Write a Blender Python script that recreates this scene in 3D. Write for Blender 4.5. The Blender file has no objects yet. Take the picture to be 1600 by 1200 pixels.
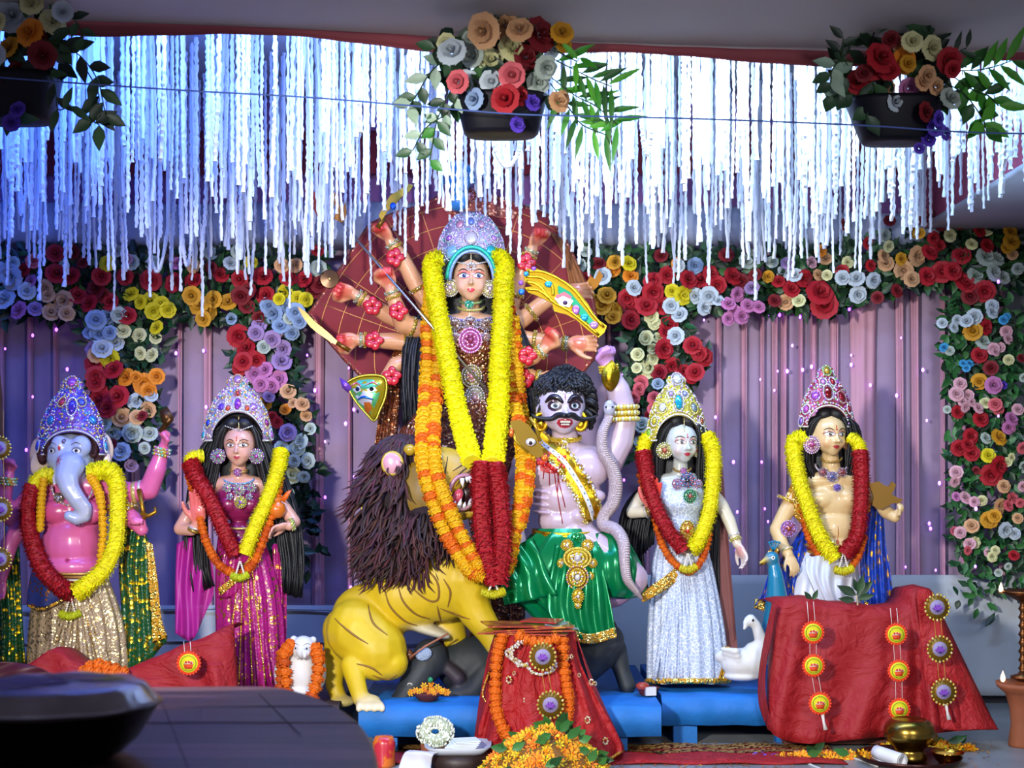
import bpy, bmesh, math, random
import numpy as np
from mathutils import Vector, Matrix, Euler
from mathutils.bvhtree import BVHTree
random.seed(7); np.random.seed(7)
C = bpy.context.scene.collection
PI = math.pi
# ---------------------------------------------------------------- camera
F, CH, HY = 2200.0, 1.143, 740.0      # focal length in pixels, eye height, horizon row of the 1600x1200 frame
cam_d = bpy.data.cameras.new('camera'); cam = bpy.data.objects.new('camera', cam_d); C.objects.link(cam)
cam.location = (0, 0, CH); cam.rotation_euler = (PI/2, 0, 0)
cam_d.sensor_width = 36; cam_d.lens = 36*F/1600; cam_d.shift_y = 140/1600
cam_d.dof.use_dof = True; cam_d.dof.focus_distance = 6.1; cam_d.dof.aperture_fstop = 5.0
bpy.context.scene.camera = cam
vs = bpy.context.scene.view_settings
vs.view_transform = 'Standard'; vs.look = 'None'; vs.gamma = 1; vs.use_curve_mapping = False; vs.exposure = 0.0
# ---------------------------------------------------------------- world and lights
w = bpy.data.worlds.new('world'); bpy.context.scene.world = w; w.use_nodes = True
w.node_tree.nodes['Background'].inputs[0].default_value = (0.62, 0.62, 0.85, 1)
w.node_tree.nodes['Background'].inputs[1].default_value = 0.27
def light(name, kind, loc, power, col, target=None, **kw):
    d = bpy.data.lights.new(name, kind); d.energy = power; d.color = col
    for k, v in kw.items(): setattr(d, k, v)
    o = bpy.data.objects.new(name, d); C.objects.link(o); o.location = loc
    if target is not None:
        o.rotation_euler = (Vector(target)-Vector(loc)).to_track_quat('-Z', 'Y').to_euler()
    return o
light('hall_lamp', 'SPOT', (-1.5, 1.0, 1.85), 1000, (1.0, 0.98, 0.95), (-0.02, 6.4, 0.6), spot_size=math.radians(51), spot_blend=.5, shadow_soft_size=.16)
light('fill_spot', 'SPOT', (1.6, 0.6, 1.8), 330, (0.95, 0.97, 1.0), (0.3, 6.3, 0.35), spot_size=math.radians(60), spot_blend=.8, shadow_soft_size=.4)  # added fill light that lifts the curtain and skirt cloth, not a hall fixture
# the colour-changing strip of lamps hidden behind the front edge of the ceiling recess
for i, (x, p, c) in enumerate([(-2.3, 42, (0.03, 0.15, 1.0)), (-1.7, 42, (0.05, 0.17, 1.0)), (-1.1, 44, (0.10, 0.22, 1.0)),
                               (-0.45, 66, (0.24, 0.40, 1.0)), (0.1, 72, (0.36, 0.54, 1.0)), (0.6, 70, (0.42, 0.62, 1.0)),
                               (1.1, 60, (0.50, 0.68, 1.0)), (1.6, 46, (0.42, 0.66, 1.0)), (2.0, 26, (0.06, 0.5, 1.0))]):
    light('recess_lamp', 'AREA', (x, 5.13, 2.82), p*0.30, c, (x*1.06, 6.3, 2.15), shape='RECTANGLE', size=0.5, size_y=0.08)
# ---------------------------------------------------------------- helpers
def P(px, py, Y): return Vector(((px-800)/F*Y, Y, CH-(py-HY)/F*Y))
def hx(h):
    def l(v): v /= 255; return v/12.92 if v <= .04045 else ((v+.055)/1.055)**2.4
    return (l(int(h[0:2], 16)), l(int(h[2:4], 16)), l(int(h[4:6], 16)))
class MB:
    """collects vertices, faces and face colours of one mesh"""
    def __init__(s): s.V = []; s.F = []; s.C = []
    def add(s, v, f, c=(1, 1, 1)):
        n = len(s.V); s.V += [tuple(x) for x in v]; s.F += [tuple(i+n for i in q) for q in f]
        s.C += (c if isinstance(c, list) else [c]*len(f))
    def tube(s, pts, r, n=8, c=(1, 1, 1), caps=True, flat=1.0, up=None, closed=False):
        pts = [Vector(p) for p in pts]; m = len(pts)
        if not hasattr(r, '__len__'): r = [r]*m
        V = []; prev = Vector(up) if up is not None else None
        for i, p in enumerate(pts):
            if closed: t = pts[(i+1) % m]-pts[i-1]
            else: t = pts[min(i+1, m-1)]-pts[max(i-1, 0)]
            t = t.normalized() if t.length > 1e-9 else Vector((0, 0, 1))
            if prev is None: prev = Vector((0, 1, 0)) if abs(t.y) < .9 else Vector((1, 0, 0))
            a = prev-t*prev.dot(t)
            if a.length < 1e-5: a = t.orthogonal()
            a.normalize(); b = t.cross(a); prev = a
            for k in range(n):
                th = 2*PI*k/n; V.append(p+a*(math.cos(th)*r[i]*flat)+b*(math.sin(th)*r[i]))
        Fc = []
        for i in range(m if closed else m-1):
            j = (i+1) % m
            for k in range(n): Fc.append((i*n+k, i*n+(k+1) % n, j*n+(k+1) % n, j*n+k))
        if caps and not closed: Fc += [tuple(range(n))[::-1], tuple((m-1)*n+k for k in range(n))]
        s.add(V, Fc, c); return s
    def ball(s, c, r, rot=None, col=(1, 1, 1), n=10, m=7):
        if not hasattr(r, '__len__'): r = (r, r, r)
        c = Vector(c); V = []
        rot = rot or Matrix.Identity(3)
        V.append(c+rot@Vector((0, 0, r[2])))
        for i in range(1, m):
            ph = PI*i/m
            for k in range(n):
                th = 2*PI*k/n; V.append(c+rot@Vector((r[0]*math.sin(ph)*math.cos(th), r[1]*math.sin(ph)*math.sin(th), r[2]*math.cos(ph))))
        V.append(c+rot@Vector((0, 0, -r[2]))); Fc = []
        for k in range(n): Fc.append((0, 1+k, 1+(k+1) % n))
        for i in range(m-2):
            for k in range(n):
                a = 1+i*n; b = a+n; Fc.append((a+k, b+k, b+(k+1) % n, a+(k+1) % n))
        a = 1+(m-2)*n; L = len(V)-1
        for k in range(n): Fc.append((L, a+(k+1) % n, a+k))
        s.add(V, Fc, col); return s
    def lathe(s, prof, c, n=24, col=(1, 1, 1), axis=None, sx=1, sy=1):
        q = Vector((0, 0, 1)).rotation_difference(Vector(axis).normalized()).to_matrix() if axis is not None else Matrix.Identity(3)
        c = Vector(c); V = []; Fc = []
        for r, z in prof:
            for k in range(n):
                th = 2*PI*k/n; V.append(c+q@Vector((r*sx*math.cos(th), r*sy*math.sin(th), z)))
        for i in range(len(prof)-1):
            for k in range(n): Fc.append((i*n+k, i*n+(k+1) % n, (i+1)*n+(k+1) % n, (i+1)*n+k))
        if prof[0][0] > 1e-6: Fc.append(tuple(range(n))[::-1])
        if prof[-1][0] > 1e-6: Fc.append(tuple((len(prof)-1)*n+k for k in range(n)))
        s.add(V, Fc, col); return s
    def box(s, c, size, rot=None, col=(1, 1, 1)):
        c = Vector(c); rot = rot or Matrix.Identity(3)
        V = [c+rot@Vector((x*size[0]/2, y*size[1]/2, z*size[2]/2)) for x in (-1, 1) for y in (-1, 1) for z in (-1, 1)]
        s.add(V, [(0, 1, 3, 2), (4, 6, 7, 5), (0, 4, 5, 1), (2, 3, 7, 6), (0, 2, 6, 4), (1, 5, 7, 3)], col); return s
    def grid(s, rows, col=(1, 1, 1), closed=False):
        """rows: list of equally long point lists"""
        n = len(rows[0]); V = [p for r in rows for p in r]; Fc = []; cc = []
        for i in range(len(rows)-1):
            for k in range(n if closed else n-1):
                Fc.append((i*n+k, i*n+(k+1) % n, (i+1)*n+(k+1) % n, (i+1)*n+k))
                if callable(col): cc.append(col(i/(len(rows)-1), k/(n-1)))
        s.add(V, Fc, cc if callable(col) else col); return s
    def slab(s, poly, th, axis=Vector((0, -1, 0)), col=(1, 1, 1)):
        """flat outline given thickness along axis"""
        n = len(poly); a = [Vector(p) for p in poly]; b = [p+axis*th for p in a]
        s.add(a+b, [tuple(range(n)), tuple(range(2*n-1, n-1, -1))]+[(i, i+n, (i+1) % n+n, (i+1) % n) for i in range(n)], col); return s
    def mesh(s, name, origin=(0, 0, 0), smooth=True):
        me = bpy.data.meshes.new(name)
        o = Vector(origin)
        me.from_pydata([(v[0]-o.x, v[1]-o.y, v[2]-o.z) for v in s.V], [], s.F)
        a = me.color_attributes.new('Col', 'FLOAT_COLOR', 'CORNER')
        arr = np.repeat(np.array([list(c[:3])+[1] for c in s.C], dtype=np.float32).reshape(-1, 4), [len(f) for f in s.F], axis=0)
        a.data.foreach_set('color', arr.ravel())
        if smooth: me.polygons.foreach_set('use_smooth', [True]*len(me.polygons))
        me.update(); return me
def tag(o, label=None, cat=None, group=None, kind=None):
    for k, v in (('label', label), ('category', cat), ('group', group), ('kind', kind)):
        if v: o[k] = v
    return o
def thing(name, label, cat, loc=(0, 0, 0), group=None, kind=None):
    o = bpy.data.objects.new(name, None); C.objects.link(o); o.location = loc; o.empty_display_size = .05
    return tag(o, label, cat, group, kind)
def wloc(o):
    v = Vector(o.location)
    while o.parent: o = o.parent; v += o.location
    return v
def obj(name, mb, mat, parent=None, smooth=True, label=None, cat=None, group=None, kind=None, origin=None):
    """one mesh object; the geometry is given in world space"""
    base = wloc(parent) if parent else Vector(origin or (0, 0, 0))
    me = mb.mesh(name, base, smooth) if isinstance(mb, MB) else mb
    o = bpy.data.objects.new(name, me); C.objects.link(o)
    if mat: me.materials.clear(); me.materials.append(mat)
    if parent: o.parent = parent
    else: o.location = base
    return tag(o, label, cat, group, kind)
def inst(name, me, parent, M, label=None):
    """a linked copy of mesh me under parent at world matrix M"""
    o = bpy.data.objects.new(name, me); C.objects.link(o)
    if parent: o.parent = parent; M = Matrix.Translation(-wloc(parent))@M
    o.matrix_local = M
    if label: o['label'] = label
    return o
def solid(o, th, off=0):
    m = o.modifiers.new('thick', 'SOLIDIFY'); m.thickness = th; m.offset = off; return o
def sub(o, n=1):
    m = o.modifiers.new('sub', 'SUBSURF'); m.levels = n; m.render_levels = n; return o
def facing(d, up=(0, 0, 1), spin=0.0):
    """rotation whose +Z looks along d"""
    q = Vector(d).normalized().to_track_quat('Z', 'Y').to_matrix()
    return (q@Matrix.Rotation(spin, 3, 'Z')).to_4x4()
def curve(pts, n):
    """Catmull-Rom through pts, n samples; works for tuples of any length"""
    p = [np.array(q, float) for q in pts]; p = [2*p[0]-p[1]]+p+[2*p[-1]-p[-2]]; out = []
    for i in range(n):
        t = i/(n-1)*(len(p)-3); k = min(int(t), len(p)-4); u = t-k
        a, b, c, d = p[k:k+4]
        out.append(.5*((2*b)+(c-a)*u+(2*a-5*b+4*c-d)*u*u+(3*b-a-3*c+d)*u**3))
    return out
# ---------------------------------------------------------------- materials
def mat(name, col=None, rough=.5, metal=0, bump=0, bscale=60, spec=.5, coat=0, emit=None, es=0, trans=0, sheen=0, kind=None, c2=None, pscale=40, thr=.5, noise=0, stretch=None, ior=None):
    m = bpy.data.materials.new(name); m.use_nodes = True; nt = m.node_tree; N = nt.nodes; L = nt.links
    b = N['Principled BSDF']; b.inputs['Roughness'].default_value = rough; b.inputs['Metallic'].default_value = metal
    b.inputs['Specular IOR Level'].default_value = spec; b.inputs['Coat Weight'].default_value = coat
    b.inputs['Sheen Weight'].default_value = sheen; b.inputs['Transmission Weight'].default_value = trans
    if ior: b.inputs['IOR'].default_value = ior
    tc = N.new('ShaderNodeTexCoord'); mp = N.new('ShaderNodeMapping'); L.new(tc.outputs['Object'], mp.inputs[0])
    if stretch: mp.inputs['Scale'].default_value = stretch
    vec = mp.outputs[0]
    if col is None:
        a = N.new('ShaderNodeAttribute'); a.attribute_name = 'Col'; src = a.outputs['Color']
    else:
        r = N.new('ShaderNodeRGB'); r.outputs[0].default_value = (*col, 1); src = r.outputs[0]
    if noise:
        nz = N.new('ShaderNodeTexNoise'); nz.inputs['Scale'].default_value = bscale*.4; nz.inputs['Detail'].default_value = 4; L.new(vec, nz.inputs['Vector'])
        mr = N.new('ShaderNodeMapRange'); mr.inputs[1].default_value = .3; mr.inputs[2].default_value = .7; mr.inputs[3].default_value = 1-noise; mr.inputs[4].default_value = 1+noise*.4
        L.new(nz.outputs[0], mr.inputs[0]); hv = N.new('ShaderNodeMix'); hv.data_type = 'RGBA'; hv.blend_type = 'MULTIPLY'; hv.inputs[0].default_value = 1
        L.new(src, hv.inputs[6]); L.new(mr.outputs[0], hv.inputs[7]); src = hv.outputs[2]
    if kind:     # a second colour woven or sewn into the cloth
        if kind == 'sequin':
            v = N.new('ShaderNodeTexVoronoi'); v.inputs['Scale'].default_value = pscale; L.new(vec, v.inputs['Vector'])
            lt = N.new('ShaderNodeMath'); lt.operation = 'LESS_THAN'; lt.inputs[1].default_value = thr
            sep = N.new('ShaderNodeSeparateColor'); L.new(v.outputs['Color'], sep.inputs[0]); L.new(sep.outputs[0], lt.inputs[0]); fac = lt.outputs[0]
        elif kind == 'dots':
            v = N.new('ShaderNodeTexVoronoi'); v.inputs['Scale'].default_value = pscale; L.new(vec, v.inputs['Vector'])
            lt = N.new('ShaderNodeMath'); lt.operation = 'LESS_THAN'; lt.inputs[1].default_value = thr; L.new(v.outputs['Distance'], lt.inputs[0]); fac = lt.outputs[0]
        elif kind == 'lace':
            v = N.new('ShaderNodeTexVoronoi'); v.feature = 'DISTANCE_TO_EDGE'; v.inputs['Scale'].default_value = pscale; L.new(vec, v.inputs['Vector'])
            lt = N.new('ShaderNodeMath'); lt.operation = 'LESS_THAN'; lt.inputs[1].default_value = thr; L.new(v.outputs['Distance'], lt.inputs[0]); fac = lt.outputs[0]
        elif kind == 'patch':
            v = N.new('ShaderNodeTexNoise'); v.inputs['Scale'].default_value = pscale; v.inputs['Detail'].default_value = 5; L.new(vec, v.inputs['Vector'])
            lt = N.new('ShaderNodeMapRange'); lt.inputs[1].default_value = thr-.04; lt.inputs[2].default_value = thr+.04; L.new(v.outputs[0], lt.inputs[0]); fac = lt.outputs[0]
        mx = N.new('ShaderNodeMix'); mx.data_type = 'RGBA'; L.new(fac, mx.inputs[0]); L.new(src, mx.inputs[6]); mx.inputs[7].default_value = (*c2, 1); src = mx.outputs[2]
        if kind in ('sequin', 'dots') and metal == 0:
            L.new(fac, b.inputs['Metallic']); b.inputs['Roughness'].default_value = rough
    L.new(src, b.inputs['Base Color'])
    if emit: b.inputs['Emission Color'].default_value = (*emit, 1); b.inputs['Emission Strength'].default_value = es
    if bump:
        if kind == 'sequin': h = v.outputs['Distance']
        else:
            n2 = N.new('ShaderNodeTexNoise'); n2.inputs['Scale'].default_value = bscale; n2.inputs['Detail'].default_value = 5; L.new(vec, n2.inputs['Vector']); h = n2.outputs[0]
        bp = N.new('ShaderNodeBump'); bp.inputs['Strength'].default_value = bump; bp.inputs['Distance'].default_value = .01
        L.new(h, bp.inputs['Height']); L.new(bp.outputs[0], b.inputs['Normal'])
    return m
def sheer(name, col, alpha=.5, rough=.7):
    m = mat(name, col, rough); m.node_tree.nodes['Principled BSDF'].inputs['Alpha'].default_value = alpha; return m
M_paint = mat('enamel_paint', None, .28, spec=.5, coat=.25, noise=.05, bscale=40)
M_matte = mat('matte_colour', None, .75, noise=.1, bscale=80)
M_petal = mat('artificial_petal', None, .7, noise=.12, bscale=90)
M_leaf = mat('plastic_leaf', None, .45, noise=.2, bscale=60)
M_gold = mat('gold_foil', hx('e8b92a'), .28, 1, bump=.3, bscale=120)
M_jewel = mat('jewel_stones', None, .12, .55, coat=.8)
M_hair = mat('black_hair', (0.006, 0.006, 0.008), .5, bump=.2, bscale=150)
M_wood = mat('wood', hx('5a3824'), .6, noise=.3, bscale=30, bump=.2)
# ================================================================ SETTING
def quad(name, pts, m, kind='structure', th=0, nx=1, nz=1, f=None):
    mb = MB(); a, b, c, d = [Vector(p) for p in pts]; rows = []
    for i in range(nz+1):
        v = i/nz; l = a.lerp(d, v); r = b.lerp(c, v); rows.append([l.lerp(r, k/nx)+(f(k/nx, v) if f else Vector()) for k in range(nx+1)])
    mb.grid(rows); o = obj(name, mb, m, kind=kind)
    if th: solid(o, th)
    return o
M_floor = mat('grey_tile_floor', hx('8d9090'), .35, noise=.22, bscale=14, bump=.08)
M_white = mat('white_cloth_wall', hx('b9bec4'), .8, noise=.06, bscale=8)
M_ceil = mat('stretched_grey_cloth', hx('c0b6b0'), .85, noise=.04, bscale=6)
M_trim = mat('maroon_pink_satin', hx('a34a52'), .6, noise=.12, bscale=20)
M_lilac = mat('lilac_curtain_cloth', hx('a890ac'), .75, noise=.05, bscale=30)
M_pink = mat('pink_curtain_fold', hx('d09aac'), .7, noise=.05, bscale=30)
M_maroon = mat('maroon_drape', hx('8e2436'), .8, noise=.1, bscale=20)
YB = 7.2
floor = quad('floor', [(-3.6, 0.6, 0), (3.2, 0.6, 0), (3.2, 7.4, 0), (-3.6, 7.4, 0)], M_floor)
quad('wall_back', [(-3.6, 7.34, 0), (3.2, 7.34, 0), (3.2, 7.34, 3.1), (-3.6, 7.34, 3.1)], M_white, th=.04)
quad('wall_left', [(-2.95, 5.0, 0), (-2.95, 7.34, 0), (-2.95, 7.34, 3.1), (-2.95, 5.0, 3.1)], M_lilac, th=.04)
quad('wall_right', [(2.9, 5.4, 0), (2.9, 7.34, 0), (2.9, 7.34, 2.35), (2.9, 5.4, 2.35)], M_white, th=.04)
# white cloth skirt below the curtains, in slightly tilted taut panels
def fold(amp, n, ph=0): return lambda u, v: Vector((0, amp*math.sin(n*u*PI*2+ph)+amp*.5*math.sin(n*2.7*u*PI*2), 0))
mb = MB(); rows = []
for v in range(13):
    row = []
    for k in range(161):
        x = -3.0+5.6*k/160; t = v/12
        ztop = (CH-(945-HY)/F*7.1) if x < -.4 else (CH-(898-HY)/F*7.1)
        row.append(Vector((x, 7.08-.09*(1-t)**2+.006*math.sin(x*9+t*2), .04+t*(ztop-.04))))
    rows.append(row)
mb.grid(rows); sk = obj('wall_skirt_cloth', mb, M_white, kind='structure'); sk.name = 'trim_1'; solid(sk, .004)
# tucked seams of the skirt
mb = MB()
for zz in (.13, .30, .46): mb.tube([(x/10, 7.06-.05*(1-zz/.6)**2, zz+.008*math.sin(x/3)) for x in range(-30, -3)], .006, 6)
obj('trim_2', mb, M_white, kind='structure')
# curtain of lilac cloth with gathered pink folds
cur = thing('curtain', 'tall lilac curtain with gathered pink folds hung behind the idols', 'curtain', (0, YB, 0))
ztop = CH-(330-HY)/F*YB
folds = [8, 52, 92, 148, 215, 285, 328, 370, 430, 500, 548, 610, 700, 790, 880, 950, 1010, 1075, 1120, 1160, 1188, 1208, 1222, 1248, 1268, 1300, 1345, 1402, 1426, 1468, 1500, 1560]
wid = {148: 12, 215: 9, 328: 8, 500: 10, 700: 12, 790: 8, 1345: 26, 1402: 8, 1426: 8, 1300: 8}
for i in range(len(folds)-1):
    x0, x1 = folds[i], folds[i+1]; mb = MB(); rows = []
    zb0 = .42 if x0 < 560 else .56
    for v in range(9):
        z = zb0+(ztop-zb0)*v/8; row = []
        for k in range(13):
            u = k/12; x = ((x0+(x1-x0)*u)-800)/F*YB
            dep = .012*math.sin(u*PI)+.004*math.sin(u*9+i)+.003*math.sin(v*1.3+i)
            row.append(Vector((x, YB-.03-dep+.02, z)))
        rows.append(row)
    mb.grid(rows); obj('cloth_panel', mb, M_lilac, cur)
for i, x0 in enumerate(folds):
    mb = MB(); rows = []; wpx = wid.get(x0, random.choice([4, 5, 6])); lean = random.uniform(-5, 5) if x0 > 1280 else random.uniform(-2, 2)
    zb0 = .42 if x0 < 560 else .56
    for v in range(13):
        t = v/12; z = zb0+(ztop-zb0)*t; row = []
        for k in range(17):
            u = k/16; x = (x0-lean*t+lean*.5+(u-.5)*2*wpx*(1-.25*math.sin(t*PI))-800)/F*YB
            row.append(Vector((x, YB-.045-.03*math.sin(u*PI)**.6-.006*math.sin(u*PI*5+i), z)))
        rows.append(row)
    mb.grid(rows); obj('gathered_fold', mb, M_pink, cur)
# upper curtain inside the recess: pink drape, maroon band above it, more purple cloth above that
def band(name, y0, y1, Y, m, amp, n, x0=-3.0, x1=2.15):
    z0 = CH-(y0-HY)/F*Y; z1 = CH-(y1-HY)/F*Y; mb = MB(); rows = []
    for v in range(5):
        rows.append([Vector((x0+(x1-x0)*k/240, Y+amp*math.sin(k*n)+amp*.4*math.sin(k*n*2.3+v), z0+(z1-z0)*v/4)) for k in range(241)])
    mb.grid(rows); return obj(name, mb, m, kind='structure')
M_mauve = mat('mauve_drape', hx('a0679c'), .8, noise=.06, bscale=20)
band('trim_3', 345, 255, 7.12, M_mauve, .012, .55)
band('trim_4', 272, 196, 7.06, M_maroon, .014, .5)
band('trim_5', 205, 95, 7.02, M_mauve, .012, .45)
# pale soffit beam hanging along the back of the recess
mb = MB(); rows = []
sec = [(7.12, 2.49), (6.98, 2.485), (6.955, 2.47), (6.93, 2.41), (6.925, 2.33), (6.95, 2.285), (7.05, 2.27), (7.15, 2.27)]
for yy, zz in sec: rows.append([Vector((-3+5.1*k/60, yy+.006*math.sin(k*.7), zz+.008*math.sin(k*.31)-(.05*max(0, (k-38)/22) if zz > 2.45 else 0))) for k in range(61)])
mb.grid(rows); obj('trim_6', mb, mat('pale_blue_white_cloth', hx('a9b0c8'), .8, noise=.04, bscale=5), kind='structure')
# right end of the recess: pink side drape, and the lower white ceiling beyond it
mb = MB(); rows = []
for v in range(5): rows.append([Vector((2.06+.012*math.sin(k*.9), 7.0-2.0*k/40, 2.36+.0*k+(3.02-2.36)*v/4)) for k in range(41)])
mb.grid(rows); obj('trim_7', mb, mat('rose_drape', hx('b0506a'), .8, noise=.1, bscale=20), kind='structure')
quad('ceiling_side', [(2.03, 5.0, 2.36), (3.2, 5.0, 2.36), (3.2, 7.3, 2.36), (2.03, 7.3, 2.36)], M_white, th=.03).name = 'ceiling.002'
quad('ceiling_recess', [(-3.1, 5.0, 3.02), (2.1, 5.0, 3.02), (2.1, 7.3, 3.02), (-3.1, 7.3, 3.02)], M_white, th=.03).name = 'ceiling.001'
quad('trim_8', [(2.66, 5.6, 0), (2.66, 6.6, 0), (2.66, 6.6, 2.35), (2.66, 5.6, 2.35)], M_white, th=.05)
# front ceiling of stretched cloth sagging slightly, with a satin edge
def zedge(px):
    y = np.interp(px, [-60, 60, 250, 480, 700, 900, 1100, 1350, 1660], [26, 28, 32, 42, 56, 64, 72, 78, 80]); return CH-(y-HY)/F*5.0
mb = MB(); rows = []
for v in range(13):
    Y = 5.0-(4.3)*v/12
    rows.append([Vector(((px-800)/F*5.0*1.25, Y, zedge(px)+.05*math.sin(v/12*PI)+.10*v/12)) for px in range(-100, 1701, 45)])
mb.grid(rows); obj('ceiling', mb, M_ceil, kind='structure')
mb = MB(); rows = []
for v in range(5):
    rows.append([Vector(((px-800)/F*5.0, 5.0+(.02 if v < 4 else -.0)+.004*math.sin(px*.05), zedge(px)-v/4*((20 if v < 9 else 14)/F*5.0)*(1+.3*math.sin(px*.011)))) for px in range(-100, 1701, 15)])
mb.grid(rows); solid(obj('trim_9', mb, M_trim, kind='structure'), .006)
mb = MB(); rows = []
for v in range(3): rows.append([Vector(((px-800)/F*5.0*1.05, 5.035, zedge(px)-.02+v*.25)) for px in range(-100, 1701, 45)])
mb.grid(rows); obj('trim_10', mb, M_ceil, kind='structure')
# thin rows of line the fringes hang from
# ---------------------------------------------------------------- fringe strands
M_strand = mat('white_paper_fringe', hx('e8ecf4'), .8)
def strand_mesh(L, r, sw):
    mb = MB(); n = int(L/.011); pts = []; rad = []
    ph = random.random()*6
    for i in range(n+1):
        z = -L*i/n; pts.append((sw*math.sin(i*.05+ph)*i/n+random.uniform(-.002, .002), random.uniform(-.002, .002), z)); rad.append(r*random.uniform(.65, 1.25))
    mb.tube(pts, rad, 5, (1, 1, 1)); return mb.mesh('strand', smooth=False)
smesh = []
for L in (.25, .35, .45, .55, .65, .75, .85, .95, 1.05, 1.15, 1.25, 1.35):
    for _ in range(2):
        me = strand_mesh(L, .0078, random.uniform(-.02, .02)); me.materials.append(M_strand); smesh.append((L, me))
ZT = 3.0
def endrow(px, Y):
    """photo row where strands of this depth and column end"""
    t = (Y-5.2)/1.6
    near = np.interp(px, [0, 250, 500, 620, 700, 850, 1000, 1250, 1450, 1600], [250, 250, 240, 270, 285, 285, 250, 300, 290, 260])
    far = np.interp(px, [0, 150, 350, 520, 600, 680, 820, 900, 1000, 1150, 1300, 1420, 1500, 1600], [410, 440, 450, 440, 365, 350, 345, 410, 420, 440, 415, 370, 350, 330])
    return near+(far-near)*min(1, t*1.25)
cnt = 0
def strand_at(x, Y, end, extra, glabel, group):
    zend = CH-(end-HY)/F*Y; L = ZT-zend
    if L < .12: return
    L0, me = min(smesh, key=lambda q: abs(q[0]-L)+random.random()*.04)
    M = Matrix.Translation((x, Y, ZT))@Matrix.Rotation(random.uniform(0, 6.28), 4, 'Z')@Matrix.Diagonal((extra, extra, L/L0, 1))
    px = 800+x/Y*F; zone = next(t for lim, t in ((150, 'beneath the left flower basket'), (350, 'above the elephant-headed idol'), (560, 'between the pink-clad idol and the red fan'), (900, 'above the ten-armed goddess'), (1180, 'above the silver-clad idol'), (1400, 'above the bare-chested idol'), (9999, 'at the right flower basket')) if px < lim)
    ln = 'short' if L < .62 else 'middling' if L < .85 else 'long'; dp = 'front' if Y < 5.75 else 'rear'
    o = inst('fringe_strand', me, None, M); tag(o, '%s white fringe strand of the %s rows, %s' % (ln, dp, zone), 'decoration', '%s %s strands %s' % (ln, dp, zone))
random.seed(11)
NS = 300
for i in range(NS):
    Y = 5.25+1.5*(i % 15)/14+random.uniform(-.04, .04)
    px = -10+1620*((i*0.6180339887) % 1.0)
    x = (px-800)/F*Y
    if x > 2.0: Y = 5.25+random.random()*.3; x = (px-800)/F*Y
    side = px < 560
    end = endrow(px, Y)+random.gauss(0, 28)
    if random.random() < .25: end -= random.uniform(10, 110)
    if side: strand_at(x, Y, end, random.uniform(.75, 1.3), 'thin fringe strand of the blue-lit left part of the curtain of strands', 'blue-lit strands hanging at the left')
    else: strand_at(x, Y, end, random.uniform(.75, 1.3), 'thin fringe strand of the white-lit middle and right part of the curtain of strands', 'white-lit strands hanging at the middle and right')
# the remaining, shorter and further strands: past what could be counted
mb = MB()
for i in range(420):
    Y = 5.5+1.35*random.random(); px = -10+1620*random.random(); x = (px-800)/F*Y
    if x > 2.0: continue
    end = endrow(px, Y)-abs(random.gauss(40, 70)); L = ZT-(CH-(end-HY)/F*Y)
    if L < .15: continue
    n = int(L/.02); r0 = .0078*random.uniform(.7, 1.2); sw = random.uniform(-.02, .02)
    mb.tube([(x+sw*math.sin(k*.09)*k/n+random.uniform(-.002, .002), Y, ZT-L*k/n) for k in range(n+1)], [r0*random.uniform(.6, 1.3) for _ in range(n+1)], 4)
obj('fringe_strands', mb, M_strand, smooth=False, label='dense mass of short white fringe strands filling the ceiling recess', cat='decoration', kind='stuff')
# looped strands that hang in a U
for j, (xa, xb, ya, yb, Y) in enumerate([(228, 262, 340, 424, 6.5), (770, 815, 215, 260, 5.3), (1000, 1022, 150, 240, 5.3), (284, 300, 350, 415, 6.5)]):
    mb = MB(); pts = [P(xa, 120, Y)]+[P(xa+(xb-xa)*u, ya+(yb-ya)*math.sin(u*PI)**.7, Y) for u in [k/14 for k in range(15)]]
    if j != 1: pts.append(P(xb, 120, Y))
    pp = curve(pts, 70); mb.tube(pp, [.009*random.uniform(.7, 1.3) for _ in pp], 5)
    obj('looped_strand', mb, M_strand, smooth=False, label=['fringe strand caught in a long U loop at the left above the garland', 'short bright loop of fringe under the middle flower basket', 'fringe strand looped right of the middle flower basket', 'narrow looped fringe strand beside the long U loop at the left'][j], cat='decoration')
# ---------------------------------------------------------------- roses
def rose_mesh(col, seed=0, layers=((.16, 4, .75), (.34, 5, .55), (.5, 6, .22)), name='rose', ctr=None):
    rnd = random.Random(seed); mb = MB()
    for li, (rad, n, rise) in enumerate(layers):
        for k in range(n):
            th = 2*PI*k/n+li*.7+rnd.uniform(-.15, .15); wv = 1.35*PI/n+.1
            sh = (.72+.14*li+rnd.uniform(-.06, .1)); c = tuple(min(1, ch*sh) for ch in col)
            rows = []
            for v in range(3):
                t = v/2; rr = rad*(.25+.85*t+.12*t*t*li); z = rise*(t**.7)*.5+.02*li-(.1*t*t if li == 2 else 0)
                rows.append([Vector((rr*math.cos(th+a*wv*(.5+.5*t)), rr*math.sin(th+a*wv*(.5+.5*t)), z+(.05 if abs(a) < .1 else -.03)*t)) for a in (-1, 0, 1)])
            mb.grid(rows, c)
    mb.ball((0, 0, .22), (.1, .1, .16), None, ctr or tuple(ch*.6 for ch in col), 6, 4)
    me = mb.mesh(name); me.materials.append(M_petal); return me
COL = dict(R='b01022', D='7e0c1a', Y='e0cf10', G='d89a1c', O='f0901c', P='c777ad', L='a585b8', W='c4d0d8', B='8fa8cc', C='e2dfa4', H='dca878', S='d8606a', T='3c9ad0', V='5a3ac0', F='dfa9b4', X='b7c4b8')
ROSE = {k: [rose_mesh(hx(h), i) for i in range(2)] for k, h in COL.items()}
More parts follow.
